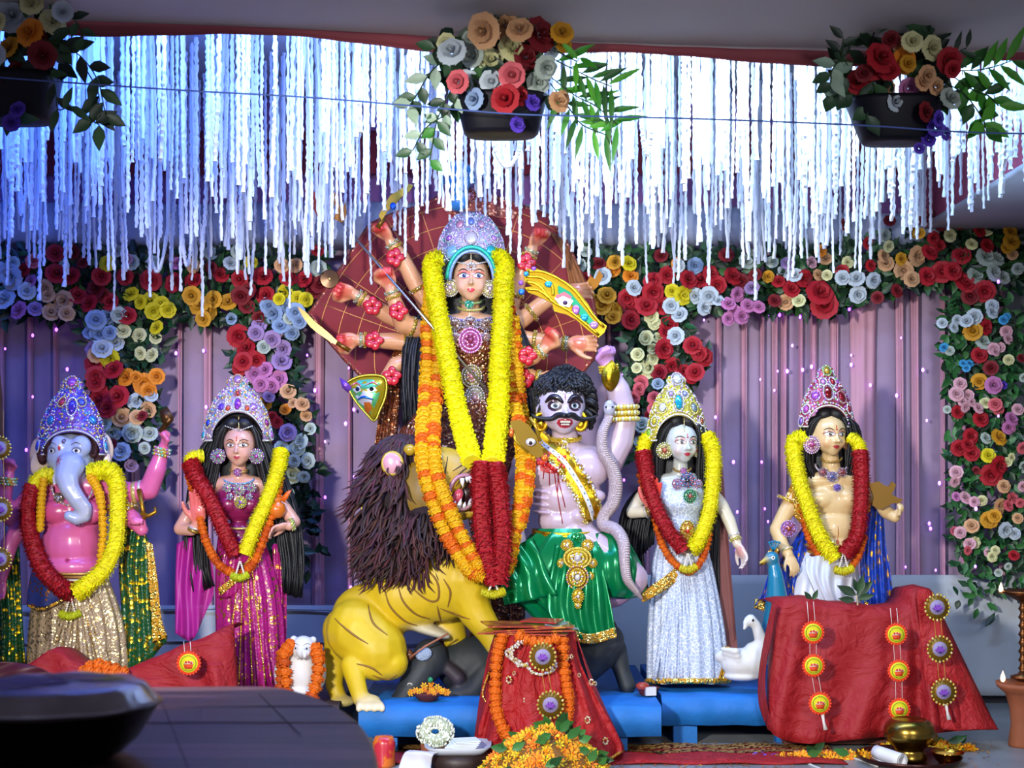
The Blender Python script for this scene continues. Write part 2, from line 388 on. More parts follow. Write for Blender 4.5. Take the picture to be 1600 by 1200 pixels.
def leaf_mb(mb, p, d, L, wd, col, nrm=None, n=3):
    """a pointed leaf from p along d"""
    d = Vector(d).normalized(); nrm = Vector(nrm or (0, -1, 0)); s = d.cross(nrm)
    if s.length < .01: s = d.orthogonal()
    s.normalize(); nn = s.cross(d)
    pr = [0, .8, 1, .6, 0] if n > 2 else [0, 1, 0]
    c = []; l = []; r = []
    m = len(pr)-1
    for i, k in enumerate(pr):
        t = i/m; q = Vector(p)+d*(L*t)-nn*(L*.25*t*t); c.append(q-nn*wd*.18*k); l.append(q+s*wd*.5*k); r.append(q-s*wd*.5*k)
    V = l+c+r; nn_ = len(pr); Fc = []
    for i in range(m): Fc += [(i, i+1, nn_+i+1, nn_+i), (nn_+i, nn_+i+1, 2*nn_+i+1, 2*nn_+i)]
    mb.add(V, Fc, col)
GREENS = ['1d3a22', '16301c', '24472a', '2f5a2c', '183426', '3b6a34']
def arrange(root, flowers, leaf_n, Y, area, seed=1, leafL=.075, extra_green=None):
    """flowers: (px,py,radius_px,colour key); leaves spread over area function"""
    rnd = random.Random(seed)
    for k, (px, py, r, c) in enumerate(flowers):
        Yk = Y-.07-rnd.uniform(0, .06); s = r*1.0/F*Yk*1.72
        d = Vector((rnd.uniform(-.45, .45), -1, rnd.uniform(-.3, .5)))
        M = Matrix.Translation(P(px, py, Yk))@facing(d, spin=rnd.uniform(0, 6))@Matrix.Diagonal((s, s, s*.9, 1))
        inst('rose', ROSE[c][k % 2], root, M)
    mb = MB()
    for k in range(leaf_n):
        px, py, dx, dy = area(rnd)
        p = P(px, py, Y-rnd.uniform(-.02, .07)); a = rnd.uniform(0, 2*PI)
        d = Vector((math.cos(a)+dx, -rnd.uniform(.1, .9), math.sin(a)+dy))
        leaf_mb(mb, p, d, leafL*rnd.uniform(.7, 1.25), leafL*.5, hx(rnd.choice(extra_green or GREENS)), (rnd.uniform(-.5, .5), -1, rnd.uniform(-.5, .8)), 2+(k % 2))
    o = obj('leaves', mb, M_leaf, root, kind='stuff')
def rect_area(x0, x1, y0, y1):
    def f(r):
        u, v = r.random(), r.random(); return x0+(x1-x0)*u, y0+(y1-y0)*v, (u-.5)*1.2, (.5-v)*1.2
    return f
def path_area(pts, hw):
    def f(r):
        t = r.random()*(len(pts)-1); k = min(int(t), len(pts)-2); u = t-k
        x = pts[k][0]*(1-u)+pts[k+1][0]*u; y = pts[k][1]*(1-u)+pts[k+1][1]*u; a = r.random()*2*PI; rr = hw*math.sqrt(r.random())
        return x+rr*math.cos(a), y+rr*math.sin(a), math.cos(a)*.8, -math.sin(a)*.8
    return f
def fl(s):
    out = []
    for t in s.split(';'):
        q = t.split()
        if q: out.append((float(q[0]), float(q[1]), float(q[2]), q[3]))
    return out
YG = 7.0
def g(name, label, s, n, area, seed, Y=YG, filler=0, fcol='DRDX', **kw):
    f = fl(s); cx = sum(a[0] for a in f)/len(f); cy = sum(a[1] for a in f)/len(f)
    root = thing(name, label, 'garland', P(cx, cy, Y))
    rnd = random.Random(seed*7)
    tries = 0; base = list(f)
    while filler and tries < filler*12:
        tries += 1; px, py, _, _ = area(rnd)
        if min((px-a[0])**2+(py-a[1])**2 for a in base) > 22**2:
            base.append((px, py, rnd.uniform(9, 14), rnd.choice(fcol))); filler -= 1
    arrange(root, base, n, Y, area, seed, **kw)
# band across the back, left half
g('flower_garland', 'long band of mixed artificial roses across the back, left of the red fan',
 '-5 425 16 W;18 432 20 W;8 468 17 W;20 412 11 X;42 455 13 W;30 485 14 P;48 440 11 P;55 483 11 L;52 408 11 S;72 450 13 H;75 462 11 H;100 470 15 H;80 488 13 H;104 490 12 H;88 428 16 R;112 432 14 R;38 422 12 R;100 415 8 X;122 462 14 R;140 474 14 R;158 432 14 R;150 452 16 D;172 472 13 R;160 462 12 D;168 412 12 Y;205 410 12 X;200 405 8 F;205 460 12 Y;220 472 11 Y;235 470 13 Y;252 475 12 Y;240 486 13 Y;262 484 12 Y;196 432 13 R;236 438 16 R;272 442 15 R;302 438 13 R;240 412 12 X;276 412 10 P;302 415 11 H;300 462 14 G;312 478 15 G;325 490 14 G;318 498 12 G;334 468 13 G;357 472 14 G;345 430 12 R;360 412 11 W;392 410 10 Y;375 436 13 R;388 455 13 D;410 432 15 R;376 462 14 D;415 462 14 R;385 478 12 D;440 415 11 H;462 415 11 H;450 435 13 R;476 436 13 R;498 420 13 X;500 445 14 D;446 457 12 Y;436 467 9 Y;465 466 11 Y;478 468 11 Y;492 455 13 D;362 498 9 B;130 410 10 D;330 418 9 D',
 900, rect_area(-10, 505, 392, 498), 3, filler=25)
g('flower_garland', 'band of mixed artificial roses across the back, between the red fan and the right curtain',
 '905 415 11 X;935 412 11 D;960 410 11 G;958 420 12 O;982 412 12 Y;985 432 12 O;942 432 13 W;912 440 14 R;990 450 12 W;948 462 14 G;940 478 14 G;930 470 11 G;962 484 11 G;958 496 12 G;1020 440 14 R;1042 430 13 R;1060 415 10 W;1058 412 9 O;1086 415 12 B;1075 437 14 R;1095 438 13 R;1110 428 13 R;1050 455 11 Y;1066 462 14 Y;1075 455 10 Y;1052 470 10 W;1086 462 12 W;1108 462 14 W;1100 480 12 W;1122 470 9 W;1120 445 14 R;1145 432 14 R;1158 440 12 D;1152 460 11 P;1138 475 11 P;1168 478 11 P;1148 488 11 P;1158 494 12 P;1185 480 10 P;1138 498 10 P;1175 450 11 L;1180 430 10 D;1200 432 9 G;1210 470 10 D;1225 425 11 W;1242 430 11 W;1230 412 10 L;1216 440 10 R',
 650, rect_area(905, 1245, 392, 480), 4, filler=18)
g('flower_garland', 'band of mixed artificial roses across the back at the far right, hung highest',
 '1236 452 13 R;1256 435 13 R;1280 458 20 R;1288 478 20 R;1228 472 12 H;1248 470 10 C;1282 392 9 O;1290 405 10 H;1268 410 9 F;1278 430 9 H;1292 430 8 C;1316 424 10 R;1324 410 9 C;1316 434 11 W;1338 436 13 W;1364 438 12 W;1340 460 13 W;1356 380 9 R;1360 415 9 R;1382 368 10 X;1388 385 9 C;1384 412 12 H;1380 400 10 H;1412 422 14 H;1432 400 15 H;1424 436 12 H;1408 405 10 G;1428 362 9 G;1436 365 9 G;1458 372 10 R;1468 385 10 R;1452 395 13 R;1448 432 14 R;1472 425 16 R;1488 424 14 R;1502 400 14 R;1504 440 14 R;1484 368 10 C;1518 382 9 C;1530 360 11 R;1542 358 10 C;1542 384 11 R;1540 402 15 X;1558 405 11 X;1552 426 13 X;1524 432 14 X;1578 362 11 G;1580 378 13 G;1572 388 9 G;1582 398 8 H;1568 434 10 X;1538 455 16 R;1516 462 13 D;1512 445 12 R;1320 350 9 D;1590 420 9 X;1500 350 9 D;1470 352 9 D;1390 345 9 D',
 850, lambda r: (lambda x: (x, np.interp(x, [1235, 1400, 1470, 1600], [395, 350, 335, 335])+r.random()*np.interp(x, [1235, 1300, 1450, 1600], [85, 110, 105, 110]), 0, 0))(r.uniform(1235, 1598)), 5, filler=14)
g('floral_drop', 'hanging column of mixed roses behind the elephant-headed idol',
 '150 500 15 B;168 494 12 B;155 522 14 B;172 520 11 B;140 520 10 B;160 545 15 W;180 536 13 W;145 544 12 L;186 492 12 X;192 500 9 X;193 518 11 C;218 524 11 C;245 512 11 Y;243 528 9 C;220 552 10 C;238 555 11 C;150 555 12 H;172 560 15 Y;148 568 15 R;178 578 15 R;150 588 15 R;150 598 14 R;198 590 14 O;212 590 10 O;225 600 16 O;232 610 12 O;245 588 12 O;155 625 16 R;185 620 17 R;168 638 15 R;156 612 12 R;150 584 8 Y;213 628 13 W;236 618 10 W;190 652 15 H;214 652 11 H;232 640 12 H;165 662 11 X;178 676 12 X;207 676 15 X;234 678 12 X;190 706 14 W;205 728 10 F;226 700 9 X;240 735 9 X;175 695 9 D;222 650 8 D',
 480, path_area([(165, 500), (215, 520), (190, 580), (200, 650), (205, 735)], 52), 6, extra_green=['16301c', '1d3a22', '24472a', '12281a', '20563a'])
g('floral_drop', 'hanging column of lilac and red roses behind the idol in the pink sari',
 '372 525 17 R;385 545 14 R;380 565 14 R;400 563 14 R;375 575 12 R;428 490 15 B;448 480 13 B;420 478 13 B;462 488 14 B;468 502 11 B;438 510 12 B;456 520 11 B;405 508 11 L;400 520 12 L;425 530 13 L;412 542 10 X;442 545 13 L;440 565 15 L;415 578 12 P;398 584 14 P;408 600 12 P;436 592 13 P;425 602 12 P;405 610 10 L;450 612 12 H;415 630 11 G;446 640 9 O;458 630 8 H;472 632 11 H;425 652 9 R;450 676 13 L;433 660 9 R;440 700 11 X;465 700 12 X;470 690 12 X;482 720 12 X;455 742 14 C;460 720 10 X;475 745 9 X;450 770 9 C;485 670 9 X;478 650 9 H;420 620 9 L',
 520, path_area([(430, 490), (410, 560), (430, 620), (455, 680), (450, 780), (462, 860)], 46), 8, extra_green=['16301c', '1d3a22', '24472a', '12281a', '2c4a34'])
g('floral_drop', 'hanging column of red and cream roses behind the white-faced idol',
 '980 466 14 R;1002 460 16 R;1020 456 16 R;1010 478 16 R;985 475 12 R;985 500 14 R;1035 478 14 R;1018 495 11 C;1022 505 10 C;1010 528 11 C;1030 528 10 C;1020 545 8 C;1020 560 9 C;1014 576 15 C;996 554 10 C;995 575 8 C;1045 508 14 R;1040 520 12 R;1037 545 15 R;1050 500 10 R;1056 525 13 W;1048 478 12 W;1062 492 12 W;1030 582 12 R;1050 572 13 R;1068 580 14 R;1086 582 14 R;1100 558 14 R;1082 540 14 R;1092 552 12 R;1078 590 11 R;1002 598 11 S;998 608 10 S;990 622 10 S;1022 622 10 S;1028 600 9 W;1020 640 9 S;1015 650 9 R;1004 664 12 X;1000 690 9 X;1060 462 10 Y',
 480, path_area([(1030, 470), (1020, 540), (1070, 565), (1005, 600), (1000, 700)], 44), 9, extra_green=['1d3a22', '24472a', '1f5a2c', '16301c'])
g('floral_drop', 'hanging column of pink, red and cream flowers beside the white pillar at the far right',
 '1550 478 10 W;1550 488 10 W;1522 495 12 W;1510 502 10 W;1472 505 8 W;1495 500 8 W;1490 512 8 W;1534 505 12 R;1540 512 11 R;1520 518 14 G;1572 518 9 F;1575 530 8 F;1568 500 7 T;1573 495 6 T;1535 534 13 X;1552 545 9 F;1562 543 8 F;1555 550 7 F;1475 543 7 T;1484 548 7 X;1505 568 6 T;1515 568 6 T;1510 575 6 T;1530 555 12 R;1548 575 11 D;1576 562 8 C;1530 596 12 G;1552 602 13 P;1500 600 10 F;1494 616 11 F;1512 618 9 F;1504 628 8 F;1518 628 7 F;1508 636 8 F;1528 638 9 F;1555 632 10 S;1560 640 8 S;1540 630 9 C;1568 602 6 V;1496 644 10 R;1532 655 12 R;1580 655 11 P;1576 668 10 P;1590 640 9 F;1516 682 12 R;1498 700 12 R;1518 708 12 R;1512 695 11 R;1560 684 13 G;1540 685 9 X;1544 712 11 Y;1548 742 16 R;1560 728 15 R;1494 738 10 F;1492 752 9 F;1568 760 10 H;1580 715 7 C;1574 722 7 C;1598 760 8 F;1508 778 10 F;1522 784 8 F;1534 782 8 C;1494 776 7 P;1582 778 9 S;1594 786 7 S;1562 790 11 H;1575 790 9 S;1546 812 13 G;1554 806 10 G;1518 822 11 H;1500 832 9 F;1492 830 7 S;1570 828 12 W;1585 834 9 W;1515 850 9 F;1523 848 9 C;1512 860 7 S;1550 870 8 C;1545 864 8 F;1555 860 7 C;1584 868 8 R;1598 700 9 S;1600 730 9 X;1590 810 8 H;1525 735 6 D;1480 640 6 X;1575 885 6 X;1560 895 6 X;1600 590 7 X;1596 560 7 D',
 1100, path_area([(1545, 470), (1530, 540), (1540, 620), (1545, 720), (1545, 820), (1550, 905)], 62), 10, filler=0, leafL=.065, extra_green=['1f4a2a', '24572a', '2f6a34', '16301c', '3b7a3c'])
# ---------------------------------------------------------------- fairy lights on the curtain
M_fairy = mat('violet_fairy_light', (1, 1, 1), .3, emit=(0.35, 0.07, 1.0), es=7)
mb = MB(); mb.ball((0, 0, 0), (.5, .5, .7), n=6, m=4); fairy = mb.mesh('fairy'); fairy.materials.append(M_fairy)
fp = '51 524;51 620;41 703;105 577;275 552;318 548;322 636;322 792;545 575;553 640;553 745;508 777;548 918;540 662;492 610;508 690;1012 405;1182 452;1070 487;1100 500;1202 491;1218 492;1250 495;1070 540;1104 573;1147 445;1092 682;1118 652;1188 593;1190 722;1215 580;1230 580;1238 540;1268 573;1254 578;1290 578;1327 483;1330 555;1360 602;1408 528;1401 618;1442 578;1448 657;1468 755;1452 818;1454 826;1415 886;1462 891;1404 440;1152 800;1146 722;975 750;973 585;1330 570;1195 795;1200 815;1560 650;1525 795;1524 885;1560 440;340 480;150 500;88 515;8 545;1275 640;1150 860;480 555;1210 610'
for q in fp.split(';'):
    x, y = map(float, q.split()); Y = YB-.10; 
    if x > 1475: Y = YG-.18
    s = random.uniform(.010, .017)
    o = inst('fairy_light', fairy, None, Matrix.Translation(P(x, y, Y))@Matrix.Diagonal((s, s, s, 1))); zn = 'left of the pink-clad idol' if x < 400 else 'between the pink-clad idol and the goddess' if x < 640 else 'beside the silver-clad idol' if x < 1175 else 'around the crown of the bare-chested idol' if x < 1385 else 'right of the bare-chested idol'; zn += ', upper' if y < 600 else ', lower'; tag(o, 'tiny violet fairy light on the curtain '+zn, 'light', 'fairy lights '+zn)
# ---------------------------------------------------------------- hanging flower baskets and the wire
M_black = mat('black_plastic', (0.006, 0.006, 0.012), .5, spec=.2)
M_leafv = mat('variegated_leaf', None, .5)
def basket(label, cx, cy, wtop, wbot, h, Y, flowers, stems, seed):
    root = thing('hanging_flower_basket', label, 'flower basket', P(cx, cy, Y)); s = Y/F; c = P(cx, cy, Y)
    mb = MB(); rows = []
    for (w_, z) in ((wtop*.9, .0), (wtop, .0), (wtop*.97, -h*.1), (wbot*1.05, -h*.92), (wbot*.95, -h), (wbot*.5, -h), (.01, -h)):
        row = []
        for k in range(32):
            th = 2*PI*k/32; q = 3.0
            cs, sn = math.cos(th), math.sin(th)
            r = (abs(cs)**q+abs(sn)**q)**(-1/q)
            row.append(c+Vector((cs*r*w_/2*s, sn*r*w_*.33*s, z*s)))
        rows.append(row)
    mb.grid(rows, closed=True); obj('pot', mb, M_black, root)
    # hanger wires
    mb = MB()
    for sx in (-1, 1): mb.tube([c+Vector((sx*wtop*.45*s, 0, 0)), c+Vector((sx*wtop*.2*s, 0, .25)), c+Vector((0, 0, max(.3, 2.75-c.z)))], .003, 5)
    obj('hanger', mb, M_black, root)
    rnd = random.Random(seed)
    for k, (px, py, r, cc) in enumerate(fl(flowers)):
        Yk = Y-rnd.uniform(0.02, .16); z = r*1.85/F*Yk
        M = Matrix.Translation(P(px, py, Yk))@facing((rnd.uniform(-.5, .5)+(px-cx)*.006, -1, rnd.uniform(-.4, .3)), spin=rnd.uniform(0, 6))@Matrix.Diagonal((z, z, z, 1))
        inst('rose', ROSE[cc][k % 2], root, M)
    mb = MB()
    for k in range(90):
        px = cx+rnd.uniform(-.55, .55)*wtop; py = cy-rnd.uniform(-10, 115)
        leaf_mb(mb, P(px, py, Y-rnd.uniform(-.08, .06)), (rnd.uniform(-1, 1), -.4, rnd.uniform(-1, 1)), .09, .045, hx(rnd.choice(GREENS)), None, 3)
    obj('leaves', mb, M_leaf, root, kind='stuff')
    for (pts, lw, lL, cols, nl, nm) in stems:
        mb = MB(); cc = [P(x, y, Y-.05-.03*i) for i, (x, y) in enumerate(pts)]; cv = curve(cc, 14); mb.tube(cv, .0025, 5, hx('2d4a22'))
        for k in range(nl):
            t = (k+1)/nl*13; i = min(int(t), 12); p = Vector(cv[i]).lerp(Vector(cv[i+1]), t-i); d = (Vector(cv[i+1])-Vector(cv[i])).normalized()
            sd = d.cross(Vector((0, -1, 0))).normalized()*(1 if k % 2 else -1)*rnd.uniform(.5, 1.1)
            leaf_mb(mb, p, d*.7+sd, lL*rnd.uniform(.8, 1.2), lw, hx(rnd.choice(cols)), None, 3)
        obj(nm, mb, M_leaf, root)
G1 = ['1d3a22', '2a5030', '35603a', '1a3020']; G2 = ['2f7a20', '3c9a24', '1e5a1c', '58b02c']; GV = ['2c5230', '8aa890', '23452a', '9fb8a0']
basket('black hanging basket of dim roses at the top left corner of the recess', 20, 120, 150, 120, 70, 4.9,
 '20 25 24 W;82 35 18 C;98 18 14 W;48 52 20 O;15 75 16 G;66 86 19 D;-5 40 18 C;30 110 14 D;5 130 14 D;-4 170 12 L;28 172 12 V;18 192 12 V;60 60 12 D;-10 85 16 W;50 8 16 C',
 [([(60, 60), (110, 75), (150, 120), (165, 180)], .042, .085, G1, 9, 'leaf_spray'), ([(60, 100), (85, 130), (90, 170), (110, 165)], .03, .08, G1, 6, 'leaf_spray'), ([(100, 20), (120, 35), (130, 60)], .03, .06, G1, 4, 'leaf_spray'), ([(130, 100), (155, 150), (145, 185), (155, 195)], .045, .08, G1, 6, 'leaf_spray'), ([(20, 130), (12, 165), (20, 185)], .04, .08, G1, 5, 'leaf_spray')], 21)
basket('black hanging basket of roses and bamboo-like leaves at the middle of the recess', 783, 152, 146, 112, 60, 4.85,
 '757 48 24 H;790 40 18 H;812 48 18 H;842 55 24 D;878 52 16 G;880 70 12 G;706 82 20 W;698 68 14 C;800 78 20 C;765 95 18 C;730 130 18 W;768 128 16 W;800 118 18 S;822 90 18 D;852 105 16 X;840 130 16 X;716 128 16 S;790 155 20 R;770 158 16 R;812 150 14 R;742 155 15 B;872 160 15 H;880 152 10 H;832 160 12 V;808 195 11 V;820 178 11 V;735 62 12 X;862 78 12 W;740 90 16 X',
 [([(720, 90), (680, 105), (650, 150), (640, 165)], .04, .07, GV, 9, 'leaf_spray'), ([(710, 130), (690, 170), (680, 200), (672, 250)], .035, .06, G2[:2]+G1, 9, 'leaf_spray'), ([(720, 140), (700, 175), (665, 200), (645, 235)], .035, .055, GV, 8, 'leaf_spray'), ([(700, 60), (680, 75)], .04, .06, G1, 4, 'leaf_spray'),
  ([(860, 90), (900, 110), (930, 125), (955, 135)], .022, .12, G2, 12, 'bamboo_spray'), ([(860, 120), (900, 150), (930, 165), (965, 195)], .022, .11, G2, 14, 'bamboo_spray'), ([(860, 130), (890, 170), (910, 195), (945, 210)], .022, .11, G2, 12, 'bamboo_spray'), ([(870, 80), (900, 95), (905, 90)], .022, .09, G2, 4, 'bamboo_spray')], 22)
basket('black hanging basket of roses with long green leaves at the right of the recess', 1398, 158, 150, 100, 66, 4.85,
 '1375 92 22 R;1366 110 14 R;1342 128 17 R;1350 142 12 R;1412 95 18 O;1418 100 12 G;1425 66 15 C;1455 75 17 C;1405 70 12 H;1482 95 18 R;1488 108 12 R;1382 138 14 H;1420 138 14 P;1448 118 14 H;1440 130 12 H;1398 160 13 W;1415 168 12 X;1452 150 16 D;1445 175 14 D;1484 155 16 X;1392 182 10 V;1465 185 11 V;1462 200 12 V;1450 218 11 V;1475 208 11 V;1436 232 8 V;1392 62 12 D;1350 115 12 D;1430 182 13 D;1390 112 14 R;1462 135 12 H',
 [([(1345, 100), (1315, 95), (1300, 110), (1298, 130)], .04, .07, GV, 8, 'leaf_spray'), ([(1330, 110), (1315, 85), (1318, 60)], .03, .06, G1, 5, 'leaf_spray'), ([(1340, 150), (1320, 145), (1300, 150)], .05, .07, GV, 5, 'leaf_spray'), ([(1360, 150), (1355, 180)], .05, .08, GV, 3, 'leaf_spray'),
  ([(1480, 110), (1520, 110), (1550, 105), (1580, 95)], .03, .12, G2, 10, 'leaf_spray'), ([(1480, 130), (1510, 150), (1535, 185), (1540, 200)], .045, .08, G2, 9, 'leaf_spray'), ([(1490, 120), (1520, 140), (1545, 150), (1560, 165)], .035, .09, G2, 9, 'leaf_spray'), ([(1480, 90), (1510, 75)], .02, .07, G1, 3, 'leaf_spray')], 23)
mb = MB(); wp = [(-40, 118), (120, 130), (300, 142), (480, 152), (640, 165), (800, 178), (900, 181), (1100, 186), (1350, 196), (1500, 206), (1660, 210)]
mb.tube(curve([P(x, y, 4.62) for x, y in wp], 80), .0028, 6, hx('4a62a8')); obj('wire', mb, M_matte, label='thin blue-grey wire stretched across in front of the hanging baskets', cat='wire')
# ================================================================ FIGURE TOOLS
class Fg:
    """a figure standing at depth Y0: photo pixels plus depth d (pixels towards the viewer) become world points"""
    def __init__(s, Y0): s.Y = Y0; s.s = Y0/F
    def p(s, px, py, d=0): return P(px, py, s.Y-d*s.s)
    def v(s, x, y, z): return Vector((x, -z, y))      # right, up, towards the viewer
def tomat(ax, ay, az): return Matrix((ax, ay, az)).transposed()
class Body:
    """capsules and ellipsoids fused into one continuous skin; colour follows the nearest piece"""
    def __init__(s, fg): s.f = fg; s.mb = MB(); s.pr = []
    def cap(s, a, b, r0, r1, col, sm=1.0):
        a, b = Vector(a), Vector(b); s.mb.ball(a, r0, n=12, m=8); s.mb.ball(b, r1, n=12, m=8)
        if (b-a).length > 1e-4: s.mb.tube([a, b], [r0, r1], 12)
        s.pr.append((0, np.array(a), np.array(b), r0, r1, np.array(col), sm, None)); return s
    def chain(s, pts, rs, col, sm=1.0):
        for i in range(len(pts)-1): s.cap(pts[i], pts[i+1], rs[i], rs[i+1], col, sm)
        return s
    def ell(s, c, r, col, rot=None, sm=1.0):
        rot = rot or Matrix.Identity(3); s.mb.ball(c, r, rot, n=18, m=12)
        s.pr.append((1, np.array(Vector(c)), np.array(r, float), 0, 0, np.array(col), sm, np.array(rot))); return s
    def limb(s, pts, rs, col, sm=1.0):
        """pixel points (px,py,d), pixel radii"""
        k = s.f.s; q = [s.f.p(*p) for p in pts]; return s.chain(q, [r*k for r in rs], col, sm)
    def blob(s, p, r, col, rot=None, sm=1.0):
        k = s.f.s; return s.ell(s.f.p(*p), (r[0]*k, r[2]*k, r[1]*k), col, rot, sm)   # r = half width, half height, half depth
    def hand(s, wrist, d, nrm, L, pose, col, side=1, pcol=None):
        """five-fingered hand; d towards the fingers, nrm out of the palm, side = thumb side sign along d x nrm"""
        w = s.f.p(*wrist) if len(wrist) == 3 and not isinstance(wrist, Vector) else wrist
        d = Vector(d).normalized(); n = Vector(nrm); n = (n-d*n.dot(d)).normalized(); x = d.cross(n)*side; L = L*s.f.s; pcol = pcol or col
        s.ell(w+d*.27*L, (.235*L, .105*L, .31*L), col, tomat(x, n, d), .25)
        s.ell(w+d*.30*L+n*.045*L, (.19*L, .075*L, .24*L), pcol, tomat(x, n, d), .25)
        ang = {'fist': (75, 88, 70), 'open': (4, 6, 6), 'relax': (22, 28, 25), 'hold': (50, 60, 50)}[pose]
        ln = (.40, .45, .42, .33)
        for i in range(4):
            o = (.165-.11*i)*L; b = w+d*(.54-.02*abs(i-1))*L+x*o; a = 0; q = [b-d*.1*L, b]
            fan = x*(.10-.065*i) if pose in ('open', 'relax') else Vector()
            for j, fr in enumerate((.42, .33, .25)):
                a += math.radians(ang[j]); dd = (d*math.cos(a)+n*math.sin(a)+fan).normalized(); b = b+dd*ln[i]*fr*L; q.append(b)
            s.chain(q, [.058*L, .06*L, .055*L, .05*L, .042*L], pcol if pose in ('fist', 'hold') and pcol is not col else col if pose != 'open' else pcol, .12)
        t0 = w+d*.14*L+x*.12*L; t1 = w+d*.34*L+x*.30*L+n*.05*L
        if pose in ('fist', 'hold'): t2 = w+d*.50*L+x*.22*L+n*.20*L; t3 = w+d*.54*L+x*.05*L+n*.25*L
        else: t2 = w+d*.50*L+x*.38*L+n*.07*L; t3 = w+d*.62*L+x*.40*L+n*.09*L
        s.chain([t0, t1, t2, t3], [.085*L, .075*L, .062*L, .05*L], col, .12)
        return s
    def head(s, c, hw, hh, yaw, col, pitch=0, ears=True, neck=None, cheek=None, nose=1.0):
        """head centred on the face centre c (px,py,d); half width, half height in px"""
        k = s.f.s; R = Matrix.Rotation(yaw, 3, 'Z')@Matrix.Rotation(pitch, 3, 'X'); c = s.f.p(*c)
        A = lambda x, y, z: c+R@(Vector((x*hw, -z*hw, y*hh))*k)
        r3 = R
        E = lambda p, r, cc=col, sm=.6: s.ell(A(*p), (r[0]*hw*k, r[2]*hw*k, r[1]*hh*k), cc, r3, sm)
        E((0, .22, -.35), (1.04, .92, 1.12)); E((0, -.1, .0), (.86, .80, .80)); E((0, -.55, .22), (.46, .42, .42)); E((0, -.8, .3), (.2, .17, .2))
        for x in (-1, 1): E((x*.42, -.28, .40), (.30, .30, .26), cheek or col)
        s.chain([A(0, .16, .70), A(0, -.10, .86*nose), A(0, -.24, .98*nose)], [.07*hw*k, .085*hw*k, .12*hw*k], col, .1)
        for x in (-1, 1): s.cap(A(x*.09, -.26, .86*nose), A(x*.12, -.27, .80*nose), .07*hw*k, .06*hw*k, col, .1)
        E((0, -.49, .66), (.24, .06, .10), col, .2); E((0, -.60, .62), (.20, .065, .11), col, .2)
        if ears:
            for x in (-1, 1): E((x*1.0, .0, -.3), (.10, .26, .2), col, .3)
        s.hf = (A, R, c, hw*k, hh*k); return A
    def build(s, name, parent, mat_, voxel=.0048, iters=5, paint=None, post=None):
        me = s.mb.mesh(name+'_raw'); o = bpy.data.objects.new('tmp', me); C.objects.link(o)
        m = o.modifiers.new('r', 'REMESH'); m.mode = 'VOXEL'; m.voxel_size = voxel
        dg = bpy.context.evaluated_depsgraph_get(); dg.update(); me2 = bpy.data.meshes.new_from_object(o.evaluated_get(dg))
        bpy.data.objects.remove(o); bpy.data.meshes.remove(me)
        n = len(me2.vertices); co = np.empty(n*3); me2.vertices.foreach_get('co', co); co = co.reshape(-1, 3)
        ed = np.empty(len(me2.edges)*2, dtype=np.int64); me2.edges.foreach_get('vertices', ed); ed = ed.reshape(-1, 2)
        best = np.full(n, 1e9); W = np.zeros(n); CO = np.zeros((n, 3)); SM = np.zeros(n); eps = voxel*1.1
        D = []
        for (kd, a, b, r0, r1, col, sm, rot) in s.pr:
            if kd == 0:
                ab = b-a; L2 = max(ab@ab, 1e-12); t = np.clip(((co-a)@ab)/L2, 0, 1); dist = np.linalg.norm(co-a-t[:, None]*ab, axis=1)-(r0+(r1-r0)*t)
            else:
                q = ((co-a)@rot)/b; l = np.linalg.norm(q, axis=1); g = np.linalg.norm(q/b, axis=1); dist = l*(l-1)/np.maximum(g, 1e-9)
            D.append(dist); best = np.minimum(best, dist)
        for dist, (kd, a, b, r0, r1, col, sm, rot) in zip(D, s.pr):
            w = np.exp(-np.clip((dist-best)/eps, 0, 30)); W += w; CO += w[:, None]*col; SM += w*sm
        CO /= W[:, None]; SM = (SM/W)[:, None]*.6
        deg = np.bincount(ed.ravel(), minlength=n).astype(float)[:, None]
        for it in range(iters):
            acc = np.stack([np.bincount(ed[:, 0], co[ed[:, 1], i], n)+np.bincount(ed[:, 1], co[ed[:, 0], i], n) for i in range(3)], 1)
            co += (acc/np.maximum(deg, 1)-co)*SM
        if paint: CO = paint(co, CO)
        me2.vertices.foreach_set('co', (co-np.array(wloc(parent))).ravel())
        for a_ in list(me2.color_attributes): me2.color_attributes.remove(a_)
        at = me2.color_attributes.new('Col', 'FLOAT_COLOR', 'POINT'); at.data.foreach_set('color', np.hstack([CO, np.ones((n, 1))]).astype(np.float32).ravel())
        me2.polygons.foreach_set('use_smooth', [True]*len(me2.polygons)); me2.update()
        me2.name = name; o = obj(name, me2, mat_, parent)
        fs = np.empty(len(me2.polygons)*4, dtype=np.int64)
        me2.polygons.foreach_get('vertices', fs) if all(p.loop_total == 4 for p in me2.polygons) else None
        s.bvh = BVHTree.FromPolygons(co.tolist(), [tuple(p.vertices) for p in me2.polygons]); s.co = co
        return o
